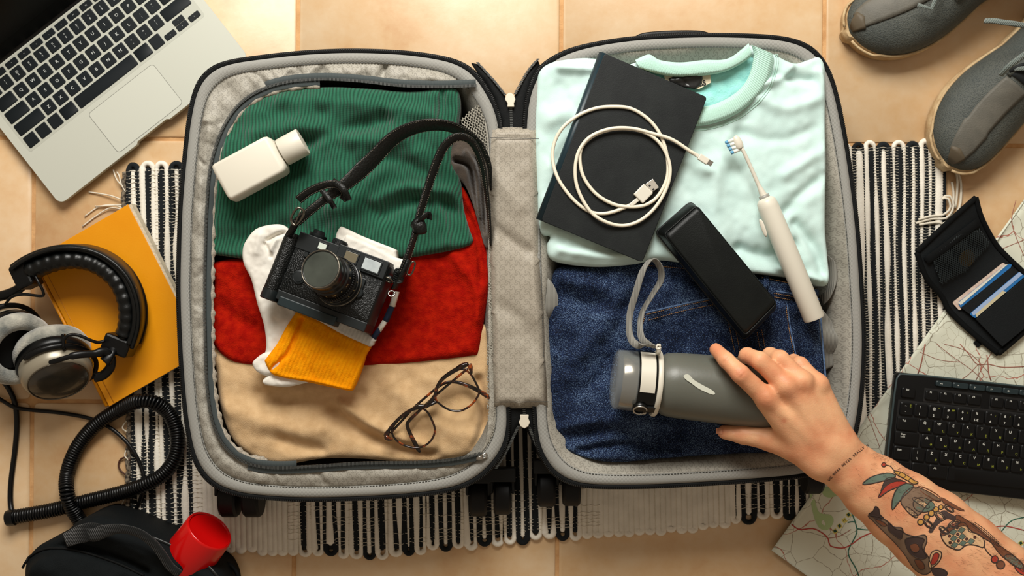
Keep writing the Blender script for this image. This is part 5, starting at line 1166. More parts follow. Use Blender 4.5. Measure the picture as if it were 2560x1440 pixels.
a = W(446, 1428, .050); b = W(524, 1326, .072); ax = (b - a).normalized(); L = (b - a).length; FC = frame(a, ax)
mk('cup_body', lathe([(.0330, 0), (.0318, L * .5), (.0306, L - .002), (.0300, L), (.0290, L + .0008), (.0284, L), (.0276, L - .0016), (.0270, L - .0018), (.0001, L - .0016)], FC, 72), M['red'], cup_, auto=70)
mk('rim', tube([FC @ Vector((.0278 * math.cos(t), .0278 * math.sin(t), L - .0004)) for t in np.linspace(0, 2 * math.pi, 65)[:-1]], .0006, 6, True), M['red'], cup_)

# ================================================= map
mp_ = thing('road_map', 'large unfolded paper road map under the wallet, keyboard and arm', 'map', W(2300, 1200, .007))
A_ = np.array([1929., 1376.]); e1 = np.array([631., -877.]) / 1080.4; e2 = np.array([.8117, .584])
def mpx(s, t): p = A_ + e1 * s + e2 * t; return (p[0], p[1])
ZM = .0105
def creased(X, Y, D):
    s = (X - A_[0]) * e1[0] + (Y - A_[1]) * e1[1]; t = (X - A_[0]) * e2[0] + (Y - A_[1]) * e2[1]; z = 0 * X
    for q in (230, 460, 690, 920): z = z + .0022 * np.exp(-(np.abs(s - q) / 26)) * (1 if q % 460 else -1)
    for q in (330, 620): z = z + .0018 * np.exp(-(np.abs(t - q) / 26))
    return z
def mapmat():
    m, t, p = nt('map_paper'); tc = N(t, 'ShaderNodeTexCoord')
    no = N(t, 'ShaderNodeTexNoise', Scale=14.0, Detail=3.0); t.links.new(tc.outputs['Object'], no.inputs['Vector'])
    def wobbled(scale, amt):
        ns = N(t, 'ShaderNodeTexNoise', Scale=scale, Detail=4.0); t.links.new(tc.outputs['Object'], ns.inputs['Vector'])
        sc = N(t, 'ShaderNodeVectorMath', operation='SCALE'); t.links.new(ns.outputs['Color'], sc.inputs[0]); sc.inputs[3].default_value = amt
        ad = N(t, 'ShaderNodeVectorMath', operation='ADD'); t.links.new(tc.outputs['Object'], ad.inputs[0]); t.links.new(sc.outputs[0], ad.inputs[1]); return ad.outputs[0]
    def lines(vs, amt, scale, width):
        v = N(t, 'ShaderNodeTexVoronoi', voronoi_dimensions='2D', feature='DISTANCE_TO_EDGE', Scale=scale); t.links.new(wobbled(vs, amt), v.inputs['Vector']); return mth(t, 'LESS_THAN', v.outputs['Distance'], width)
    l1 = lines(26, .022, 34, .013); l2 = lines(60, .008, 90, .018); l3 = lines(16, .05, 11, .006)
    g = N(t, 'ShaderNodeTexNoise', Scale=9.0, Detail=3.0); t.links.new(tc.outputs['Object'], g.inputs['Vector'])
    cur = None
    def mixc(fac, a, b):
        mx = N(t, 'ShaderNodeMix', data_type='RGBA')
        if isinstance(fac, float): mx.inputs[0].default_value = fac
        else: t.links.new(fac, mx.inputs[0])
        for i, x in ((6, a), (7, b)):
            if isinstance(x, tuple): mx.inputs[i].default_value = rgb(x)
            else: t.links.new(x, mx.inputs[i])
        return mx.outputs[2]
    cur = mixc(mth(t, 'GREATER_THAN', g.outputs['Fac'], .67), (208, 210, 192), (190, 208, 164))
    m1 = N(t, 'ShaderNodeTexNoise', Scale=6.0, Detail=1.0); t.links.new(tc.outputs['Object'], m1.inputs['Vector'])
    cur = mixc(mth(t, 'MULTIPLY', l2, mth(t, 'GREATER_THAN', m1.outputs['Fac'], .52)), cur, (174, 170, 150))
    cur = mixc(l1, cur, (148, 142, 124)); cur = mixc(l3, cur, (170, 112, 96))
    t.links.new(cur, p.inputs['Base Color']); p.inputs['Roughness'].default_value = .7; p.inputs['Specular IOR Level'].default_value = .3
    b = N(t, 'ShaderNodeBump', Strength=.3, Distance=.002); t.links.new(no.outputs['Fac'], b.inputs['Height']); t.links.new(b.outputs['Normal'], p.inputs['Normal']); return m
cloth('map_sheet', [mpx(0, 0), mpx(1300, 0), mpx(1300, 800), mpx(0, 800)], ZM, ZM - .0006, 0, mapmat(), mp_, noise=(1.1, 120), res=14, smoothn=False, zfun=lambda X, Y, D: creased(X, Y, D), closed_bottom=False)
mo_ = bpy.data.objects['map_sheet']; ms_ = mo_.modifiers.new('paper', 'SOLIDIFY'); ms_.thickness = .0003; ms_.offset = -1
MB_ = bvh_of(bpy.data.objects['map_sheet'])
def road(pts, w, col, nm='road_print'):
    q = spline(pts, max(8, int(sum(math.dist(pts[i], pts[i + 1]) for i in range(len(pts) - 1)) / 9))); P = [onto(MB_, x, y, ZM, .00025) for x, y in q]; n = len(P); sd = []
    for i in range(n): t = (P[min(i + 1, n - 1)] - P[max(0, i - 1)]); sd.append(Vector((0, 0, 1)).cross(t).normalized())
    mk(nm, strap(P, w * S(0), .00016, sd), col, mp_)
M['road_red'] = mat('red_road_ink', (168, 60, 52), .7); M['road_green'] = mat('green_road_ink', (40, 96, 78), .7); M['road_brown'] = mat('brown_road_ink', (150, 96, 80), .7); M['wood_green'] = mat('green_wood_ink', (166, 190, 138), .75)
def g6(x, y): return (1740 + x / 2.323, 820 + y / 2.323)
def g3(x, y): return (2140 + x / 3.274, 860 + y / 3.274)
for pts, w, c_ in (([g6(555, 1140), g6(600, 1170), g6(680, 1165), g6(740, 1195), g6(768, 1225), g6(780, 1265), g6(850, 1278), g6(900, 1258), g6(960, 1215), g6(1040, 1180)], 3.0, 'road_red'),
                   ([g6(905, 1075), g6(925, 1130), g6(935, 1180), g6(915, 1230), g6(885, 1290), g6(890, 1330), g6(925, 1390), g6(945, 1440)], 3.0, 'road_green'), ([g6(935, 1165), g6(990, 1172), g6(1060, 1170)], 2.6, 'road_green'), ([g6(880, 1130), g6(905, 1125), g6(930, 1128)], 3, 'road_green'),
                   ([g6(770, 1220), g6(830, 1210), g6(900, 1170)], 1.6, 'road_brown'), ([g3(565, 0), g3(548, 90), g3(530, 170), g3(505, 245)], 3.2, 'road_brown'), ([g3(850, 0), g3(930, 90), g3(990, 165), g3(1080, 165), g3(1200, 190), g3(1375, 185)], 2.2, 'road_brown'),
                   ([g3(1070, 90), g3(1080, 170), g3(1085, 240), g3(1105, 300)], 2.8, 'road_brown'), ([g3(660, 0), g3(800, 110), g3(950, 215), g3(1040, 300)], 1.3, 'road_brown'), ([g3(1000, 165), g3(920, 250), g3(860, 290)], 1.6, 'road_brown'),
                   ([g6(1700, 1165), g6(1790, 1150), g6(1905, 1175)], 2.6, 'road_red'), ([g6(1770, 1185), g6(1830, 1120), g6(1905, 1100)], 2.6, 'road_green'), ([(2470, 640), (2510, 620), (2560, 600)], 1.6, 'road_brown'), ([(2540, 500), (2530, 560), (2560, 640)], 1.8, 'road_brown'),
                   ([(2360, 860), (2420, 880), (2470, 930)], 1.4, 'road_brown'), ([(2480, 880), (2455, 920), (2440, 950)], 1.8, 'road_brown'), ([(2170, 1040), (2185, 1080), (2200, 1120)], 1.4, 'road_brown'), ([(2300, 880), (2350, 900), (2400, 905)], 1.2, 'road_brown')): road(pts, w, M[c_])
for poly in ([g6(735, 925), g6(790, 930), g6(820, 965), g6(780, 985), g6(740, 970)], [g6(660, 960), g6(685, 985), g6(715, 1070), g6(780, 1085), g6(800, 1120), g6(770, 1170), g6(720, 1165), g6(690, 1110), g6(672, 1040)]):
    mk('woodland_print', ([onto(MB_, x, y, ZM, .0002) for x, y in spline(poly, 30, True)], [tuple(range(30))]), M['wood_green'], mp_, smooth=False)
for i, (x, y) in enumerate((g6(808, 1180), g6(834, 1150), g6(862, 1118), g6(886, 1085), (2552, 1358))):
    c_ = onto(MB_, x, y, ZM, .0003); s_ = .0055; r_ = math.radians(35)
    sq_ = mk('symbol_print', box((0, 0, 0), (s_, s_, .0001), Matrix.Translation(c_) @ Matrix.Rotation(r_, 4, 'Z')), mat('yellow_symbol', (200, 186, 90), .7) if i else mat('yellow_symbol', (200, 186, 90), .7), mp_, smooth=False)
    o = link('lettering', text_mesh('H' if i == 2 else '■', .005, mat('dark_green_ink', (24, 60, 46), .7)), sq_, c_ + Vector((0, 0, .0002)), (0, 0, r_))

# ================================================= external keyboard
ek = thing('keyboard', 'black external computer keyboard with Latin and Cyrillic letters on the map', 'keyboard', W(2420, 1090, .012))
KU = (.9940, .1097); KV = (-.1097, .9940)
def kpx(x, y): return (2245 + x * KU[0] + y * KV[0], 932 + x * KU[1] + y * KV[1])
KA = -math.radians(6.3); ZK = .028
M['kb_body'] = mat('keyboard_black', (7, 8, 9), .4, spec=.3); M['kb_key'] = mat('keycap_black', (8, 9, 10), .45, spec=.3); M['kb_edge'] = mat('teal_grey_edge', (58, 72, 74), .4); M['white_ink'] = mat('white_legend', (222, 224, 216), .5); M['green_ink'] = mat('yellow_green_legend', (150, 158, 50), .5)
def kring(d, z): return [W(*kpx(*p), z) for p in rrect(-2 + d, 0 + d, 566 - d, 280 - d, 14, 5)][::-1]
def krz(d, z): kk = S(ZK); return [(((kpx(*p)[0]) - 1280) * kk, (720 - kpx(*p)[1]) * kk, z) for p in rrect(-2 + d, 0 + d, 566 - d, 280 - d, 14, 5)][::-1]
mk('keyboard_body', loft([krz(3, .0125), krz(-1, .015), krz(-1, ZK - .003), krz(1, ZK - .0012), krz(4, ZK - .0006)]), M['kb_body'], ek, auto=40)
mk('edge_trim', tube([W(*kpx(*p), ZK - .002) for p in ((0, 262), (-3, 200), (-3, 60), (-1, 14), (5, 3), (60, 0), (300, 0), (560, 0))], .0014, 8), M['kb_edge'], ek)
mk('key_well', prism([kpx(8, 66), kpx(556, 66), kpx(556, 252), kpx(8, 252)], ZK - .001, ZK - .0003), M['ink_black'], ek, smooth=False)
kz = S(ZK); km.clear()
def ekey(x, y, w, h, top, lo='', cyr='', sz=.0042, mm=None, off=None):
    o = link('key', keymesh('key', w, h, .0030, mm or M['kb_key'], 4, .86), ek, W(*kpx(x, y), ZK - .0005), (0, 0, KA))
    for s, mm_, lx, ly, z_ in ((top, M['white_ink'], -.10 * 35 * kz if w < 40 else -.18 * w * kz, .22 * 35 * kz if h > 20 else 0, sz), (lo, M['white_ink'], -.10 * 35 * kz, -.26 * 35 * kz, sz), (cyr, M['green_ink'], .24 * 35 * kz, -.24 * 35 * kz if not lo else .22 * 35 * kz, sz * .85)):
        if s:
            t = link('legend', text_mesh(s, z_, mm_, .01), o, ORG[o.name]); t.location = (lx, ly, .0031)
    return o
ekey(30, 47, 34, 24, 'Esc', sz=.0032)
for i in range(12): ekey(88.5 + 35.8 * i + (21.2 if i > 3 else 0) + (21 if i > 7 else 0), 47, 32, 24, 'F%d' % (i + 1), sz=.0032)
for p in ((70, 30, 214, 64), (235, 30, 400, 64)): mk('key_surround', prism([kpx(p[0], p[1]), kpx(p[2], p[1]), kpx(p[2], p[3]), kpx(p[0], p[3])], ZK - .001, ZK - .0003), M['ink_black'], ek, smooth=False)
for i, s in enumerate(['▸||', '♪', '◂', '◂)', '⌂', '*', '+', '=', 'i']): ekey(115.7 + 42 * i, 15, 40, 14, ['>II', '×', '(-', '(+', 'O', '@', '*', '+', '='][i], sz=.0030, mm=mat('teal_media_key', (28, 42, 46), .4) if i == 0 else bpy.data.materials['teal_media_key'])
P1 = [('~', '`', 'Ё'), ('!', '1', ''), ('@', '2', '"'), ('#', '3', '№'), ('$', '4', ';'), ('%', '5 €', ''), ('^', '6', ':'), ('&', '7', '?'), ('*', '8', ''), ('(', '9', ''), (')', '0', ''), ('_', '-', ''), ('+', '=', '')]
for i, (a_, b_, c_) in enumerate(P1): ekey(30 + 35.6 * i, 87, 33, 33, a_, b_, c_)
ekey(30 + 35.6 * 13 + 14, 87, 60, 33, '')
ekey(36, 124.5, 52, 34, 'Tab', sz=.0032)
for i, (a_, c_) in enumerate(zip('QWERTYUIOP[]', 'ЙЦУКЕНГШЩЗХЪ')): ekey(81.8 + 35.7 * i, 124.5, 33, 34, a_, '', c_, .0046)
ekey(38, 161, 60, 34, 'Caps\nLock', sz=.0030)
for i, (a_, c_) in enumerate(zip("ASDFGHJKL;'", 'ФЫВАПРОЛДЖЭ')): ekey(91 + 35.7 * i, 161, 33, 34, a_, '', c_, .0046)
ekey(30, 198, 42, 34, 'Shift', sz=.0032); ekey(71.5, 198, 33, 34, '|', '\\')
for i, (a_, c_) in enumerate(zip('ZXCVBNM,./', 'ЯЧСМИТЬБЮ.')): ekey(107 + 35.7 * i, 198, 33, 34, a_, '', c_, .0046)
ekey(32, 234, 44, 32, 'Ctrl', sz=.0032); ekey(78, 234, 40, 32, ''); ekey(124, 234, 46, 32, 'Alt', sz=.0032); ekey(255, 236, 208, 34, '')
for x_ in (385, 430, 475, 520): ekey(x_, 234, 40, 32, '')
ekey(535, 124.5, 45, 34, ''); ekey(520, 161, 75, 34, ''); ekey(505, 198, 100, 34, '')

# ================================================= wallet, cards, coin
wl = thing('wallet', 'open black fabric wallet with card slots and mesh coin pocket on the map', 'wallet', W(2440, 700, .012))
M['wal'] = mat('black_wallet_nylon', (7, 12, 15), .65, (10, 16, 19), 40, .5, 1500, spec=.3); M['wal_edge'] = mat('black_binding', (5, 7, 8), .8, bump=.6, bs=1500, spec=.2)
def g2(x, y): return (2100 + x / 2.4, 320 + y / 2.4)
def surf(name, rows, mm, par, nu=24, nv=16, thick=.002, label=None):
    """smooth patch through rows of control points (px, py, z)"""
    R = [spline(r, nu) for r in rows]; G = np.array([spline([tuple(R[j][i]) for j in range(len(R))], nv) for i in range(nu)])
    v = [W(*G[i, j]) for i in range(nu) for j in range(nv)]; f = [(i * nv + j, i * nv + j + 1, (i + 1) * nv + j + 1, (i + 1) * nv + j) for i in range(nu - 1) for j in range(nv - 1)]
    o = mk(name, (v, f), mm, par, label=label); so = o.modifiers.new('thick', 'SOLIDIFY'); so.thickness = thick; so.offset = -1 if o.data.polygons[0].normal.z > 0 else 1; return o
# flap with coin pocket, then fold, then card leaf (rows run from upper-left edge to lower-right edge)
E0 = [(*g2(460, 745), .034), (*g2(640, 575), .040), (*g2(815, 418), .036)]
E1 = [(*g2(520, 900), .028), (*g2(690, 730), .032), (*g2(850, 540), .030)]
E2 = [(*g2(610, 1010), .018), (*g2(790, 850), .020), (*g2(930, 690), .018)]
E3 = [(*g2(660, 1100), .016), (*g2(840, 930), .018), (*g2(1010, 780), .016)]
E4 = [(*g2(790, 1225), .017), (*g2(960, 1060), .019), (*g2(1130, 900), .017)]
E5 = [(*g2(950, 1355), .016), (*g2(1090, 1235), .017), (*g2(1250, 1090), .016)]
wf = surf('wallet_leaf', [E0, E1, E2, E3, E4, E5], M['wal'], wl, 26, 50, .0022)
bpy.context.view_layer.update()
edge = [E0[0], E1[0], E2[0], E3[0], E4[0], E5[0], E5[1], E5[2], E4[2], E3[2], E2[2], E1[2], E0[2], E0[1]]
def ez(p, d=.0012): return (p[0], p[1], p[2] + d)
for seg in ([E0[0], E1[0], E2[0], E3[0], E4[0], E5[0]], [E5[0], E5[1], E5[2]], [E0[2], E1[2], E2[2], E3[2], E4[2], E5[2]], [E0[0], E0[1], E0[2]]):
    mk('edge_binding', tube(wpath([ez(p, .0004) for p in seg], 40), .0036, 8, flat=.6), M['wal_edge'], wl)
WB = BVHTree.FromObject(wf, bpy.context.evaluated_depsgraph_get()); WBo = org(wf)
def wpt(x, y, lift=.001):
    o = Vector((0, 0, H)); d = (W(x, y, 0) - o).normalized(); h = WB.ray_cast(o - WBo, d); return (h[0] + WBo + Vector((0, 0, lift))) if h[0] else W(x, y, .02)
parts = []
fl = [g2(540, 780), g2(600, 950), g2(750, 870), g2(900, 700), g2(830, 600), g2(700, 640)]
Pn = np.array(fl)
for a_ in (25, 95):
    d = np.array([math.cos(math.radians(a_)), math.sin(math.radians(a_))]); nn = np.array([-d[1], d[0]]); c_ = Pn.mean(0)
    for s in np.arange(-110, 110, 5.0):
        ts = np.arange(-110, 110, 6.0); q = c_ + nn * s + d * ts[:, None]; inn = inside(q[:, 0], q[:, 1], Pn); run = [wpt(*p, .0032) for p, k_ in zip(q, inn) if k_]
        if len(run) > 1: parts.append(tube(run, .0005, 4))
mk('coin_pocket_net', join(*parts), mat('dark_net', (26, 34, 36), .6), wl, kind='stuff')
mk('pocket_hem', strap([wpt(*g2(510 + 320 * t, 800 - 240 * t), .003) for t in np.linspace(0, 1, 12)], .010, .0012, (.6, -.8, 0)), M['wal_edge'], wl)
coin = lathe([(.0001, 0), (.0108, 0), (.0112, .0004), (.0112, .0012), (.0104, .0016), (.0100, .0013), (.0001, .0013)], frame(wpt(*g2(758, 782), .0004), WB.find_nearest(wpt(*g2(758, 782)) - WBo)[1] * (1 if WB.find_nearest(wpt(*g2(758, 782)) - WBo)[1].z > 0 else -1)), 40)
co = mk('coin', coin, mat('brass_coin', (96, 76, 40), .45, metal=.6), None, auto=30); tag(co, 'brass coin behind the mesh pocket of the black wallet', 'coin')
def card(name, pts, z, cols, label, group=None):
    """card as a thin rounded slab with printed bands"""
    m_ = rp([g2(*p) for p in pts], 5, 3); t = thing(name, label, 'card', W(*g2(*pts[0]), z))
    P = [wpt(x, y, z) for x, y in m_]; c_ = sum(P, Vector()) / len(P)
    mk('card_body', loft([[p for p in P], [p + Vector((0, 0, .0008)) for p in P]]), cols[0], t, smooth=False)
    return t
M['card_pink'] = mat('pale_pink_card', (214, 196, 180), .4, (196, 170, 156), 300); M['card_blue'] = mat('blue_card', (36, 106, 168), .35); M['card_white'] = mat('white_card', (214, 214, 202), .35); M['card_pale'] = mat('pale_blue_card', (150, 172, 206), .35); M['card_sand'] = mat('sand_print', (196, 186, 152), .4)
t1 = card('bank_card', [(668, 1048), (975, 806), (992, 826), (712, 1096)], .002, [M['card_pink']], 'pale pink bank card, uppermost in the wallet slots')
t2 = card('bank_card', [(700, 1048), (985, 820), (1024, 816), (1010, 850), (724, 1080), (712, 1072)], .0032, [M['card_blue']], 'blue bank card with a white edge in the wallet, below the pink one')
mk('white_edge', loft([[wpt(*g2(*p), z) for p in [(700, 1050), (984, 820), (998, 818), (716, 1062)]] for z in (.0040, .0044)]), M['card_white'], t2, smooth=False)
mk('card_slot', loft([[wpt(*g2(*p), z) for p in [(716, 1078), (1012, 840), (1066, 866), (768, 1116)]] for z in (.001, .0052)]), M['wal'], wl, smooth=False)
t3 = card('bank_card', [(764, 1116), (1062, 862), (1096, 890), (800, 1142)], .0056, [M['card_blue']], 'pale blue and sand patterned bank card, lowest in the wallet slots')
mk('pale_band', loft([[wpt(*g2(*p), z) for p in [(775, 1108), (1062, 864), (1080, 880), (788, 1126)]] for z in (.0064, .0068)]), M['card_pale'], t3, smooth=False)
mk('sand_band', loft([[wpt(*g2(*p), z) for p in [(800, 1116), (960, 978), (982, 984), (805, 1134)]] for z in (.0066, .0071)]), M['card_sand'], t3, smooth=False)
mk('card_slot', loft([[wpt(*g2(*p), z) for p in [(800, 1146), (1100, 892), (1230, 1090), (960, 1310)]] for z in (.001, .0072)]), M['wal'], wl, smooth=False, bevel=.0006)
mk('snap_tab', box((0, 0, 0), (.012, .008, .003), Matrix.Translation(W(*g2(835, 1285), .014)) @ Matrix.Rotation(.7, 4, 'Z')), M['wal_edge'], wl, smooth=False)

# ================================================= shoes
M['shoe'] = None
def shoemat():
    m, t, p = nt('grey_knit_upper'); tc = N(t, 'ShaderNodeTexCoord'); vo = N(t, 'ShaderNodeTexVoronoi', Scale=620.0); t.links.new(tc.outputs['Object'], vo.inputs['Vector'])
    no = N(t, 'ShaderNodeTexNoise', Scale=22.0, Detail=3.0); t.links.new(tc.outputs['Object'], no.inputs['Vector'])
    r = N(t, 'ShaderNodeValToRGB'); e = r.color_ramp.elements; e[0].position = .15; e[0].color = rgb((46, 52, 50)); e[1].position = .5; e[1].color = rgb((92, 94, 86)); t.links.new(vo.outputs['Distance'], r.inputs['Fac'])
    mx = N(t, 'ShaderNodeMix', data_type='RGBA'); t.links.new(no.outputs['Fac'], mx.inputs[0]); t.links.new(r.outputs['Color'], mx.inputs[6]); mx.inputs[7].default_value = rgb((46, 54, 54)); t.links.new(mx.outputs[2], p.inputs['Base Color'])
    b = N(t, 'ShaderNodeBump', Strength=.5, Distance=.0008); t.links.new(vo.outputs['Distance'], b.inputs['Height']); t.links.new(b.outputs['Normal'], p.inputs['Normal']); p.inputs['Roughness'].default_value = .7; return m
M['shoe'] = shoemat(); M['shoe_band'] = mat('grey_band', (88, 86, 78), .6, (98, 95, 86), 60, .3, 600); M['sole'] = mat('cream_sole', (196, 172, 132), .7, (170, 140, 100), 60, .5, 300); M['lace'] = ribmat('grey_lace', (86, 98, 96), (120, 128, 122), .002, 30, 0, .8, .6); M['shoe_dark'] = mat('dark_lining', (22, 26, 27), .8)
M['toe_rubber'] = mat('toe_rubber', (86, 76, 60), .6)
def shoe(label, toe, ang, side, stripe_off=0):
    """local metres: x from toe tip to heel, y to the left, z up; side +1/-1 sets the curve of the last"""
    c = W(*toe, .03); c.z = .0
    root = thing('running_shoe', label, 'shoe', (c.x, c.y, 0), 'pair of grey running shoes')
    R_ = Matrix.Translation(c) @ Matrix.Rotation(math.radians(ang), 4, 'Z')
    xs = [0, .004, .012, .025, .045, .07, .10, .135, .17, .20, .23, .26, .278, .288, .292]
    wl_ = [.004, .018, .030, .040, .047, .050, .0495, .046, .042, .039, .038, .036, .030, .018, .004]   # half widths
    hz_ = [.030, .038, .045, .052, .058, .064, .074, .088, .098, .104, .106, .108, .108, .104, .100]
    X = np.linspace(0, 1, 70) ** 1.0; X = .292 * (.5 - .5 * np.cos(np.pi * X)) if False else np.interp(np.linspace(0, 14, 71), range(15), xs)
    hw_ = lambda x: float(np.interp(x, xs, wl_)); hh_ = lambda x: float(np.interp(x, xs, hz_))
    cy = lambda x: side * (.010 * math.sin(math.pi * min(1, x / .16)) - .006)
    rings = []
    Wd = spline(list(zip(xs, wl_, hz_)), 60)
    for x, w, h in Wd:
        ring_ = []
        for k in range(28):
            t = math.pi * k / 27; yy = math.cos(t); zz = math.sin(t) ** .75
            ring_.append((x, cy(x) + w * (abs(yy) ** .85) * (1 if yy > 0 else -1) * (1 - .12 * zz ** 3), .020 + (h - .020) * zz))
        rings.append(ring_)
    up = mk('upper', xf(loft(rings, True, True, True), R_), M['shoe'], root)
    def top(x, yr, lift=.001):
        """point on the upper; yr -1..1 across"""
        w, h = hw_(x), hh_(x); t = math.acos(max(-1, min(1, yr))); zz = math.sin(t) ** .75
        return R_ @ Vector((x, cy(x) + w * (abs(yr) ** .85) * (1 if yr > 0 else -1) * (1 - .12 * zz ** 3), .020 + (h - .020) * zz + lift))
    so = []
    for d, z in ((.0005, .002), (.0015, .006), (.0026, .014), (.0022, .024), (-.001, .029)):
        pl = [(x, cy(x) + w + d) for x, w, h in Wd] + [(x, cy(x) - w - d) for x, w, h in Wd[::-1]]
        pl = [(-.004 - d * .5 if x < .0001 else (x + d if x > .29 else x), y) for x, y in pl]; so.append([(x, y, z) for x, y in pl])
    mk('sole', xf(loft(so), R_), M['sole'], root, auto=50)
    for s_ in (1, -1):
        mk('midsole_edge', tube([R_ @ Vector((x - .004 * (x < .02), cy(x) + s_ * (w + .0008), .029)) for x, w, h in Wd[1:-1]], .0018, 6), M['sole'], root)
    # grey band from toe to laces
    rows_ = []
    for yr in np.linspace(-.36 + stripe_off, .28 + stripe_off, 9): rows_.append([top(x, yr * (1.15 if x < .05 else 1) , .0012) for x in np.linspace(.010, .112, 26)])
    v = [p for r_ in rows_ for p in r_]; n2 = 26; f = [(j * n2 + i, j * n2 + i + 1, (j + 1) * n2 + i + 1, (j + 1) * n2 + i) for j in range(8) for i in range(25)]
    bd = mk('toe_band', (v, f), M['shoe_band'], root); sm = bd.modifiers.new('thick', 'SOLIDIFY'); sm.thickness = .0015; sm.offset = 0
    rows_ = [[top(x, yr, .0022) for x in (.0015, .006, .012, .018 - .004 * abs(yr - stripe_off) * 3)] for yr in np.linspace(-.42 + stripe_off, .30 + stripe_off, 8)]
    v = [p for r_ in rows_ for p in r_]; f = [(j * 4 + i, j * 4 + i + 1, (j + 1) * 4 + i + 1, (j + 1) * 4 + i) for j in range(7) for i in range(3)]
    tp = mk('toe_bumper', (v, f), M['toe_rubber'], root); sm = tp.modifiers.new('thick', 'SOLIDIFY'); sm.thickness = .002; sm.offset = 0
    # tongue, eyestay, laces
    rows_ = [[top(x, yr, .0016) for x in np.linspace(.116, .215, 18)] for yr in np.linspace(-.28, .28, 7)]
    v = [p for r_ in rows_ for p in r_]; f = [(j * 18 + i, j * 18 + i + 1, (j + 1) * 18 + i + 1, (j + 1) * 18 + i) for j in range(6) for i in range(17)]
    tg = mk('tongue', (v, f), M['shoe_dark'], root); sm = tg.modifiers.new('thick', 'SOLIDIFY'); sm.thickness = .002; sm.offset = 0
    for s_ in (1, -1): mk('eyestay', tube([top(x, s_ * .34, .002) for x in np.linspace(.114, .215, 20)], .0040, 8, flat=.5), M['shoe'], root)
    ex = [.122, .143, .164, .185, .205]
    for x in ex:
        for s_ in (1, -1): mk('eyelet', tube([top(x - .005, s_ * .40, .0045), top(x + .006, s_ * .34, .006), top(x + .010, s_ * .28, .004)], .0026, 8, flat=.6), M['shoe_dark'], root)
    for i in range(4):
        for s_ in (1, -1):
            x0, x1 = ex[i], ex[i + 1]
            mk('lace', tube([top(x0, s_ * .36, .005), top(x0 + .007, s_ * .15, .0085 + .002 * (s_ > 0)), top((x0 + x1) / 2 + .002, 0, .0095 + .0035 * (s_ > 0)), top(x1 - .005, -s_ * .15, .0085 + .002 * (s_ > 0)), top(x1, -s_ * .36, .005)], .0030, 8, flat=.45), M['lace'], root)
    mk('shoe_collar', tube([R_ @ Vector((.235 + .045 * math.cos(t), cy(.24) + .026 * math.sin(t), .104 + .004 * math.cos(t))) for t in np.linspace(0, 2 * math.pi, 33)[:-1]], .006, 10, True), M['shoe_dark'], root)
    return root, top, R_
s1, top1, R1 = shoe('left-hand of the two grey running shoes, its toe at the top edge near the suitcase', (2131, 92), 27, -1, .35)
s2, top2, R2 = shoe('grey running shoe nearest the rug and wallet, its toe pointing down left', (2360, 402), 50, 1, .05)
mk('loose_lace', tube([top1(.120, .36, .008), top1(.105, .18, .016), W(2330, 22, .085), W(2294, 12, .080)], .0028, 8, flat=.5), M['lace'], s1)
mk('loose_lace', tube(wpath([(2462, 52, .105), (2485, 52, .115), (2510, 56, .118), (2540, 60, .118), (2570, 66, .115)], 20), .0034, 8, flat=.5), M['lace'], s2)
mk('loose_lace', tube(wpath([(2502, 188, .110), (2520, 168, .120), (2545, 148, .126), (2570, 130, .120)], 20), .0034, 8, flat=.5), M['lace'], s2)
# ================================================= person: one tattooed forearm and hand
per = thing('person', 'bare tattooed right forearm and hand closing around the grey water bottle', 'person', W(2300, 1300, .12))
def pt(px, py, z): return np.array(tuple(W(px, py, z)))
def cap(P, a, b, ra, rb):
    """distance to a tapered capsule"""
    d = b - a; t = np.clip(((P[0] - a[0]) * d[0] + (P[1] - a[1]) * d[1] + (P[2] - a[2]) * d[2]) / (d @ d), 0, 1)
    return np.sqrt((P[0] - a[0] - t * d[0]) ** 2 + (P[1] - a[1] - t * d[1]) ** 2 + (P[2] - a[2] - t * d[2]) ** 2) - (ra + (rb - ra) * t)
def smin(a, b, k): h = np.clip(.5 + .5 * (b - a) / k, 0, 1); return b + (a - b) * h - k * h * (1 - h)
def chain(P, nodes, k=.003):
    f = None
    for (a, ra), (b, rb) in zip(nodes[:-1], nodes[1:]):
        c = cap(P, a, b, ra, rb); f = c if f is None else smin(f, c, k)
    return f
mm_ = .001
IDX = [(pt(1918, 998, .196), 11.5 * mm_), (pt(1851, 935, .205), 10.3 * mm_), (pt(1815, 900, .192), 9.0 * mm_), (pt(1790, 874, .176), 7.6 * mm_)]
MID = [(pt(1966, 966, .200), 11.5 * mm_), (pt(1900, 902, .199), 10.2 * mm_), (pt(1868, 889, .177), 9.2 * mm_), (pt(1861, 897, .156), 8 * mm_)]
RNG = [(pt(2006, 955, .196), 11 * mm_), (pt(1950, 897, .190), 9.8 * mm_), (pt(1925, 888, .167), 9 * mm_), (pt(1918, 900, .148), 8 * mm_)]
PNK = [(pt(2044, 962, .186), 10.5 * mm_), (pt(2000, 912, .174), 9.2 * mm_), (pt(1984, 903, .153), 8.2 * mm_), (pt(1978, 915, .137), 7.2 * mm_)]
THB = [(pt(2010, 1130, .176), 16 * mm_), (pt(1925, 1098, .162), 13.5 * mm_), (pt(1858, 1086, .152), 11.0 * mm_), (pt(1812, 1080, .147), 8.6 * mm_)]
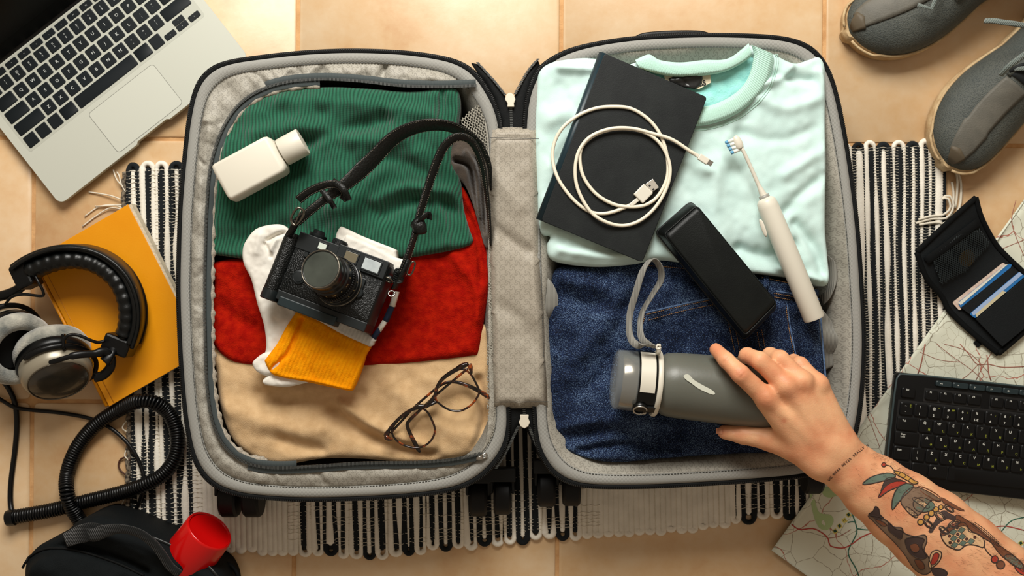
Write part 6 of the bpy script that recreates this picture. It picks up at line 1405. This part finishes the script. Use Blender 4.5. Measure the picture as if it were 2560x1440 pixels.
def palm(P):
    w1, w2 = pt(2052, 1154, .180), pt(2094, 1112, .180)
    f = None
    for (a, ra, b, rb) in ((pt(1918, 998, .194), .0125, w1, .017), (pt(1966, 966, .198), .0125, w1, .016), (pt(1966, 966, .198), .012, w2, .017), (pt(2006, 955, .194), .0120, w2, .018), (pt(2044, 962, .184), .0115, w2, .018),
                           (pt(1925, 1010, .190), .012, pt(2000, 1110, .178), .016), (pt(2040, 975, .180), .013, pt(2098, 1090, .174), .016), (w1, .020, w2, .019), (pt(1985, 1040, .190), .014, pt(2060, 1110, .188), .017)):
        c = cap(P, a, b, ra, rb); f = c if f is None else smin(f, c, .007)
    return f
ARM = [((2052, 1142, .175), (2104, 1120, .175)), ]
def arm(P):
    f = None
    secs = [(2074, 1132, .176, 30, .0205), (2130, 1176, .172, 36, .0245), (2185, 1219, .170, 42, .030), (2255, 1272, .170, 50, .0345), (2325, 1325, .172, 56, .038), (2400, 1390, .176, 60, .040), (2480, 1462, .182, 62, .042), (2620, 1590, .195, 64, .045), (2760, 1720, .208, 66, .047)]
    for s in (-1, 0, 1):
        nodes = []
        for x, y, z, o, r in secs:
            # widen the section across the arm axis (perpendicular in px: (.64,-.77))
            e = o * .42 * s; nodes.append((pt(x + e * .64, y - e * .77, z), r * .98))
        c = chain(P, nodes, .006); f = c if f is None else smin(f, c, .010)
    return f
vox = .0019
x0, y1, _ = tuple(W(1740, 820, .15)); x1, y0, _ = tuple(W(2690, 1600, .17)); z0, z1 = .100, .262
gx = np.arange(x0, x1, vox, dtype=np.float32); gy = np.arange(y0, y1, vox, dtype=np.float32); gz = np.arange(z0, z1, vox, dtype=np.float32)
P_ = np.meshgrid(gx, gy, gz, indexing='ij')
fp = smin(palm(P_), arm(P_), .014)
# finger chains rooted in the palm; fingers stay separate from each other
fing = None
for ch in (IDX, MID, RNG, PNK):
    c = chain(P_, ch, .003); fing = c if fing is None else smin(fing, c, .0018)
f_ = smin(fp, fing, .007); f_ = smin(f_, chain(P_, THB, .004), .013)
# knuckle bumps and tendons as soft additions
for q, r in ((pt(1916, 992, .203), .0085), (pt(1966, 962, .206), .0085), (pt(2006, 952, .202), .008), (pt(2044, 960, .191), .008)): f_ = smin(f_, cap(P_, q, q + 1e-4, r, r), .009)
for a, b in ((IDX[0][0], pt(2040, 1110, .192)), (MID[0][0], pt(2055, 1105, .194)), (RNG[0][0], pt(2070, 1098, .192))):
    f_ = smin(f_, cap(P_, a + [0, 0, .0085], b + [0, 0, .0045], .0034, .0030), .007)
f_ = f_.astype(np.float32)
f_[0] = f_[-1] = 1; f_[:, 0] = f_[:, -1] = 1; f_[:, :, 0] = f_[:, :, -1] = 1
def surface_nets(f, org_, h):
    s = f < 0; nx, ny, nz = f.shape
    c = np.zeros((nx - 1, ny - 1, nz - 1), np.int8)
    for i in (0, 1):
        for j in (0, 1):
            for k_ in (0, 1): c += s[i:nx - 1 + i, j:ny - 1 + j, k_:nz - 1 + k_]
    act = (c > 0) & (c < 8); ids = np.full(act.shape, -1, np.int64); I = np.argwhere(act); ids[act] = np.arange(len(I))
    acc = np.zeros((len(I), 3)); cnt = np.zeros(len(I))
    co = [(i, j, k_) for i in (0, 1) for j in (0, 1) for k_ in (0, 1)]
    for a in co:
        for b in co:
            if sum(b) - sum(a) == 1 and all(b[q] >= a[q] for q in range(3)):
                fa = f[I[:, 0] + a[0], I[:, 1] + a[1], I[:, 2] + a[2]]; fb = f[I[:, 0] + b[0], I[:, 1] + b[1], I[:, 2] + b[2]]
                m = (fa < 0) != (fb < 0); t = np.where(m, fa / (fa - fb + 1e-12), 0)[:, None]
                acc += np.where(m[:, None], I + np.array(a) + t * (np.array(b) - np.array(a)), 0); cnt += m
    V = acc / cnt[:, None] * h + np.array(org_); F_ = []
    for ax_ in range(3):
        sh = [slice(None)] * 3; sh2 = [slice(None)] * 3; sh[ax_] = slice(0, -1); sh2[ax_] = slice(1, None)
        e = s[tuple(sh)] != s[tuple(sh2)]; E = np.argwhere(e); o1, o2 = [q for q in range(3) if q != ax_]
        E = E[(E[:, o1] > 0) & (E[:, o2] > 0) & (E[:, o1] < f.shape[o1] - 1) & (E[:, o2] < f.shape[o2] - 1)]
        def cid(d1, d2):
            q = E.copy(); q[:, o1] += d1; q[:, o2] += d2; return ids[q[:, 0], q[:, 1], q[:, 2]]
        quad = np.stack([cid(-1, -1), cid(0, -1), cid(0, 0), cid(-1, 0)], 1)
        flip = s[tuple(E.T)] ^ (ax_ == 1); quad[~flip] = quad[~flip][:, ::-1]; F_.append(quad)
    return V, np.concatenate(F_)
V_, F4 = surface_nets(f_, (x0, y0, z0), vox)
# light smoothing
nb_s = np.zeros_like(V_); 
for it in range(3):
    acc = np.zeros_like(V_); cn = np.zeros(len(V_))
    for a, b in ((0, 1), (1, 2), (2, 3), (3, 0)):
        np.add.at(acc, F4[:, a], V_[F4[:, b]]); np.add.at(acc, F4[:, b], V_[F4[:, a]]); np.add.at(cn, F4[:, a], 1); np.add.at(cn, F4[:, b], 1)
    V_ = V_ * .5 + .5 * acc / cn[:, None]
# skin creases over the finger joints (fine radial grooves pushed in along the surface)
def pxof(V): k_ = (H - V[:, 2]) / F; return V[:, 0] / k_ + 1280, 720 - V[:, 1] / k_
PX, PY = pxof(V_)
def crease(a, b, w, d):
    global V_
    A0 = np.array(a, float); B0 = np.array(b, float); dd = segdist(PX, PY, np.array([A0, B0]), False); m = V_[:, 2] > .15
    V_[:, 2] -= np.where(m, d * np.exp(-(dd / w) ** 2), 0)
for cx, cy, ang, L_ in ((1851, 930, 135, 17), (1856, 938, 135, 15), (1846, 924, 135, 14), (1816, 900, 135, 12), (1838, 1078, 95, 14), (1842, 1080, 95, 12), (1890, 1090, 80, 12)):
    a_ = math.radians(ang + 90 - 90); dx, dy = math.cos(math.radians(ang - 0)) * L_ * .7, -math.sin(math.radians(ang - 0)) * L_ * .7
    # crease runs across the finger
    px_, py_ = -dy, dx
    crease((cx - px_, cy + -py_ * 1), (cx + px_, cy + py_), 2.6, .0007)
def skinmat():
    m, t, p = nt('skin'); tc = N(t, 'ShaderNodeTexCoord')
    n1 = N(t, 'ShaderNodeTexNoise', Scale=26.0, Detail=4.0); t.links.new(tc.outputs['Object'], n1.inputs['Vector'])
    n2 = N(t, 'ShaderNodeTexNoise', Scale=700.0, Detail=2.0); t.links.new(tc.outputs['Object'], n2.inputs['Vector'])
    r = N(t, 'ShaderNodeValToRGB'); e = r.color_ramp.elements; e[0].position = .36; e[0].color = rgb((212, 142, 102)); e[1].position = .64; e[1].color = rgb((230, 176, 132)); e.new(.5).color = rgb((223, 162, 120))
    t.links.new(n1.outputs['Fac'], r.inputs['Fac'])
    at = N(t, 'ShaderNodeVertexColor'); at.layer_name = 'flush'
    mx = N(t, 'ShaderNodeMix', data_type='RGBA'); sp = N(t, 'ShaderNodeSeparateColor'); t.links.new(at.outputs['Color'], sp.inputs[0]); t.links.new(mth(t, 'MULTIPLY', sp.outputs[0], .55), mx.inputs[0]); t.links.new(r.outputs['Color'], mx.inputs[6]); mx.inputs[7].default_value = rgb((196, 96, 68))
    t.links.new(mx.outputs[2], p.inputs['Base Color'])
    b = N(t, 'ShaderNodeBump', Strength=.35, Distance=.0006); t.links.new(n2.outputs['Fac'], b.inputs['Height']); b2 = N(t, 'ShaderNodeBump', Strength=.4, Distance=.002); t.links.new(n1.outputs['Fac'], b2.inputs['Height']); t.links.new(b.outputs['Normal'], b2.inputs['Normal']); t.links.new(b2.outputs['Normal'], p.inputs['Normal'])
    p.inputs['Roughness'].default_value = .5; p.inputs['Subsurface Weight'].default_value = .12; p.inputs['Subsurface Radius'].default_value = (.010, .004, .002); p.inputs['Subsurface Scale'].default_value = .5
    p.inputs['Specular IOR Level'].default_value = .4
    return m
M['skin'] = skinmat()
hand = mk('arm_and_hand', (V_.tolist(), F4.tolist()), M['skin'], per)
me = hand.data; ca_ = me.color_attributes.new('flush', 'FLOAT_COLOR', 'POINT'); fl_ = np.zeros(len(V_))
for cx, cy, r_, a_ in ((1851, 932, 22, .8), (1795, 880, 18, .5), (1866, 893, 20, .6), (1800, 1080, 22, .9), (1845, 1085, 22, .5), (1975, 985, 20, .45), (1960, 1052, 7, 1.0), (1925, 1010, 24, .3), (2005, 905, 24, .3), (2140, 1170, 26, .25)):
    fl_ = np.maximum(fl_, a_ * np.exp(-((PX - cx) ** 2 + (PY - cy) ** 2) / r_ ** 2))
ca_.data.foreach_set('color', np.stack([fl_, fl_, fl_, np.ones_like(fl_)], 1).astype(np.float32).ravel())
HB_ = bvh_of(hand)
# nail of the thumb
nl = []; f = []
for i in range(7):
    for j in range(5):
        wj = (j - 2) / 2 * math.sqrt(max(.12, 1 - ((i - 3.3) / 4.2) ** 4))
        p = onto(HB_, 1790 + i * 2.7, 1077 + wj * 7.5 + i * .3, .15, .0003); nl.append(p + Vector((0, 0, .0001 + .0004 * (1 - wj * wj))))
for i in range(6):
    for j in range(4): q = i * 5 + j; f.append((q, q + 1, q + 6, q + 5))
mk('thumbnail', (nl, f), mat('fingernail', (214, 150, 118), .3), per)

# ---- tattoos: ink shapes lying on the skin
INK = {k: mat('ink_' + k, c, .6) for k, c in dict(outline=(58, 44, 38), teal=(92, 108, 94), red=(164, 54, 38), gold=(196, 146, 72), brown=(112, 66, 42), dark=(62, 46, 42), cream=(206, 166, 124), faded=(120, 96, 76)).items()}
def on(x, y, l=.00035): return onto(HB_, *g6(x, y), z0=.2, lift=l)
def ink(poly, col, ol=3.2, name='tattoo', smooth_=True, lift=.0003):
    P = spline(poly, max(16, len(poly) * 5), True) if smooth_ else np.array(spline_lin(poly), float)
    V2, T2 = fill(P, 9); v = [on(x, y, lift) for x, y in V2]
    o = mk(name, (v, [tuple(t) for t in T2]), INK[col], per)
    if ol: mk('tattoo_outline', tube([on(x, y, lift) for x, y in P], ol * .00022, 4, True, flat=.35), INK['outline'], o)
    return o
def spline_lin(poly):
    out = []
    for i in range(len(poly)):
        a = np.array(poly[i], float); b = np.array(poly[(i + 1) % len(poly)], float); n = max(2, int(np.linalg.norm(b - a) / 12))
        out += [a + (b - a) * t for t in np.linspace(0, 1, n, endpoint=False)]
    return out
def line(pts, w=3.2, col='outline', name='tattoo_line'): return mk(name, tube([on(x, y, .0003) for x, y in spline(pts, max(6, len(pts) * 8))], w * .00022, 4, flat=.35), INK[col], per)
def dot(x, y, r, col, r2=None, rot=0):
    r2 = r2 or r; c_, s_ = math.cos(math.radians(rot)), math.sin(math.radians(rot))
    return ink([(x + r * math.cos(t) * c_ - r2 * math.sin(t) * s_, y + r * math.cos(t) * s_ + r2 * math.sin(t) * c_) for t in np.linspace(0, 2 * math.pi, 9)[:-1]], col)
# head-dress with feathers
ink([(968, 905), (1010, 870), (1070, 850), (1130, 845), (1160, 862), (1120, 880), (1060, 895), (1010, 905)], 'teal')
ink([(1058, 985), (1090, 930), (1130, 900), (1180, 890), (1222, 900), (1180, 920), (1120, 945), (1090, 965)], 'red')
ink([(1140, 1055), (1142, 990), (1170, 930), (1220, 905), (1262, 920), (1240, 950), (1205, 980), (1170, 1020)], 'teal')
ink([(1100, 880), (1140, 870), (1180, 880), (1210, 893), (1170, 890), (1120, 905), (1090, 925), (1072, 950)], 'dark', 2)
ink([(1150, 832), (1190, 838), (1210, 850), (1240, 868), (1262, 885), (1290, 900), (1262, 908), (1230, 890), (1195, 870), (1160, 850)], 'gold')
for a, b in (((1175, 855), (1185, 838)), ((1205, 872), (1218, 855)), ((1232, 888), (1245, 872))): line([a, ((a[0] + b[0]) / 2 + 2, (a[1] + b[1]) / 2), b], 2.4)
line([(1104, 797), (1128, 805), (1150, 830)], 3); dot(1090, 796, 12, 'red')
# face block
ink([(1210, 960), (1262, 925), (1310, 935), (1370, 965), (1420, 1000), (1405, 1010), (1370, 1000), (1330, 1040), (1300, 1080), (1258, 1090), (1215, 1050), (1190, 1010)], 'faded', 3)
ink([(1268, 1000), (1310, 985), (1370, 1010), (1385, 1045), (1340, 1068), (1290, 1065), (1262, 1035)], 'teal', 2.4)
ink([(1260, 1000), (1278, 985), (1350, 1030), (1340, 1048)], 'cream', 2.6)
ink([(1212, 1045), (1232, 1042), (1285, 1085), (1276, 1102), (1240, 1078)], 'cream', 2.6)
line([(1290, 920), (1340, 935), (1400, 970), (1424, 998), (1395, 1002), (1340, 975), (1300, 945)], 3.4, 'brown')
# beads and petals
for x, y, r, c_ in ((1304, 1127, 17, 'gold'), (1338, 1100, 16, 'gold'), (1366, 1077, 17, 'gold'), (1392, 1055, 16, 'gold'), (1422, 1042, 13, 'gold')): dot(x, y, r, c_)
for x, y, rx, ry, rt in ((1350, 1140, 30, 16, 40), (1415, 1092, 34, 18, 40), (1470, 1050, 30, 14, 35), (1498, 1138, 36, 18, -25), (1440, 1175, 32, 15, 35)):
    dot(x, y, rx, 'cream', ry, rt); dot(x + 1, y + 1, rx * .72, 'red', ry * .62, rt)
ink([(1430, 1060), (1480, 1080), (1530, 1110), (1500, 1120), (1460, 1110), (1420, 1130), (1390, 1160), (1370, 1190), (1350, 1180), (1380, 1130)], 'dark', 0, lift=.00018)
# checked cloth with diamonds
CK = [(1425, 1200), (1480, 1150), (1545, 1130), (1575, 1150), (1585, 1182), (1640, 1200), (1672, 1235), (1668, 1275), (1620, 1262), (1570, 1262), (1530, 1288), (1490, 1280), (1450, 1255)]
ink(CK, 'cream', 3.6, lift=.0002); CKp = np.array(spline(CK, 60, True))
r2_ = random.Random(2)
for i in range(-6, 7):
    for j in range(-6, 7):
        c_ = np.array([1545, 1212]) + i * np.array([26, 14]) + j * np.array([-22, 24]); q = [c_ + np.array(d) for d in ((13, 7), (-9, 19), (-15, -6), (8, -18))]
        q = [c_ + np.array(d) * .95 for d in ((24, -5), (2, 19), (-24, 5), (-2, -19))]
        if all(inside(np.array([p[0]]), np.array([p[1]]), CKp)[0] for p in q):
            if (i + j) % 2 == 0: ink([tuple(p) for p in q], 'teal', 1.6, smooth_=False)
            else: dot(c_[0], c_[1], 6, 'red')
line([(1672, 1268), (1690, 1300), (1720, 1330)], 3); dot(1734, 1344, 20, 'red'); dot(1768, 1376, 24, 'brown')
# brown wooden staff and shaded mass along the upper edge
ink([(1420, 1190), (1500, 1120), (1510, 1085), (1560, 1110), (1620, 1150), (1700, 1215), (1770, 1270), (1740, 1262), (1660, 1215), (1600, 1180), (1560, 1150), (1500, 1165), (1440, 1205)], 'brown', 2.6)
for k_ in range(4): line([(1590 + 8 * k_, 1145 - 6 * k_), (1660 + 8 * k_, 1195 - 6 * k_), (1750 + 4 * k_, 1262 - 4 * k_)], 1.8, 'dark')
ink([(1700, 1215), (1760, 1262), (1840, 1320), (1905, 1380), (1905, 1420), (1850, 1380), (1780, 1330), (1730, 1270)], 'brown', 2.6)
ink([(1790, 1330), (1830, 1320), (1890, 1370), (1900, 1400), (1850, 1385)], 'teal', 2.6); ink([(1850, 1390), (1880, 1395), (1905, 1412), (1905, 1436), (1872, 1420)], 'red', 2.6)
ink([(1424, 985), (1470, 1010), (1520, 1040), (1560, 1062), (1530, 1060), (1480, 1040), (1440, 1020)], 'brown', 2)
# dark rose along the lower edge
ink([(1002, 1082), (1028, 1062), (1042, 1035), (1062, 1050), (1068, 1080), (1090, 1105), (1060, 1110), (1036, 1100)], 'dark', 2)
ink([(1000, 1090), (1060, 1095), (1110, 1120), (1150, 1155), (1195, 1160), (1210, 1190), (1270, 1210), (1330, 1202), (1340, 1240), (1325, 1290), (1350, 1330), (1370, 1400), (1330, 1430), (1270, 1400), (1210, 1310), (1150, 1240), (1080, 1170), (1030, 1120)], 'faded', 3, lift=.0002)
ink([(1120, 1130), (1160, 1165), (1200, 1180), (1190, 1225), (1150, 1200), (1118, 1170)], 'dark', 2.4)
ink([(1215, 1230), (1260, 1215), (1325, 1225), (1312, 1270), (1340, 1330), (1290, 1335), (1240, 1300)], 'dark', 2.8, lift=.0004); ink([(1245, 1260), (1280, 1250), (1300, 1280), (1282, 1302), (1255, 1292)], 'brown', 2.4, lift=.0005)
ink([(1040, 1110), (1080, 1120), (1110, 1145), (1080, 1145)], 'brown', 2, lift=.0004); ink([(1270, 1345), (1310, 1350), (1330, 1390), (1300, 1400)], 'brown', 2, lift=.0004)
ink([(1352, 1375), (1365, 1310), (1395, 1290), (1425, 1305), (1418, 1345), (1390, 1378), (1365, 1392)], 'cream', 3); ink([(1365, 1366), (1380, 1315), (1400, 1304), (1412, 1318), (1402, 1350), (1382, 1372)], 'red', 2, lift=.0005)
ink([(1370, 1400), (1420, 1395), (1460, 1420), (1440, 1450), (1390, 1440)], 'dark', 2.4)
# wrist script, letter by letter along the bend of the wrist
base_ = spline([(772, 886), (800, 850), (850, 800), (905, 752), (960, 705), (1012, 674)], 200); Lb = np.r_[0, np.cumsum(np.linalg.norm(np.diff(base_, axis=0), axis=1))]
s_all = 'WE WERE NEVER REALLY N'; parts = []
for i, ch in enumerate(s_all):
    if ch == ' ': continue
    d_ = 8 + i * (Lb[-1] - 14) / len(s_all); j = min(198, int(np.searchsorted(Lb, d_))); c_ = base_[j]; t_ = base_[j + 1] - base_[j]; t_ /= np.linalg.norm(t_); n_2 = np.array([t_[1], -t_[0]])
    tm = text_mesh(ch, 1.0, INK['outline'], .02); sc = 19
    vv_ = []
    for v in tm.vertices: q = c_ + t_ * v.co.x * sc * .95 + n_2 * v.co.y * sc * 1.1; vv_.append(on(q[0], q[1], .0003))
    parts.append((vv_, [tuple(p.vertices) for p in tm.polygons]))
mk('script_tattoo', join(*parts), INK['outline'], per, smooth=False)
# arm hair
parts = []; rh = random.Random(11)
def hair(x, y, ang, L_, lift=.0035):
    a = on(x, y, 0); 
    if a.z < .13: return
    dx, dy = math.cos(math.radians(ang)), math.sin(math.radians(ang)); b = on(x + dx * L_ * .5, y + dy * L_ * .5, lift * .7); k_ = W(*g6(x + dx * L_, y + dy * L_), a.z)
    c_ = Vector((k_.x, k_.y, max(a.z, b.z) + lift * .4)) if (b - a).length < .02 else a + Vector((0, 0, .004))
    parts.append(tube([a, b, c_] if (b - a).length < .02 else [a, a + Vector((.002, .002, .002)), a + Vector((.004, .005, .002))], [.00009, .00008, .00004], 3))
for _ in range(520):
    t = rh.random() ** .8; cx = 1010 + t * 880; cy = 700 + t * 660; o_ = rh.random() ** 2.6 * 240
    hair(cx - o_ * .64 + 4, cy + o_ * .77, rh.uniform(-40, 55), rh.uniform(20, 42))
mk('arm_hair', join(*parts), mat('brown_hair', (86, 54, 34), .6), per, kind='stuff')
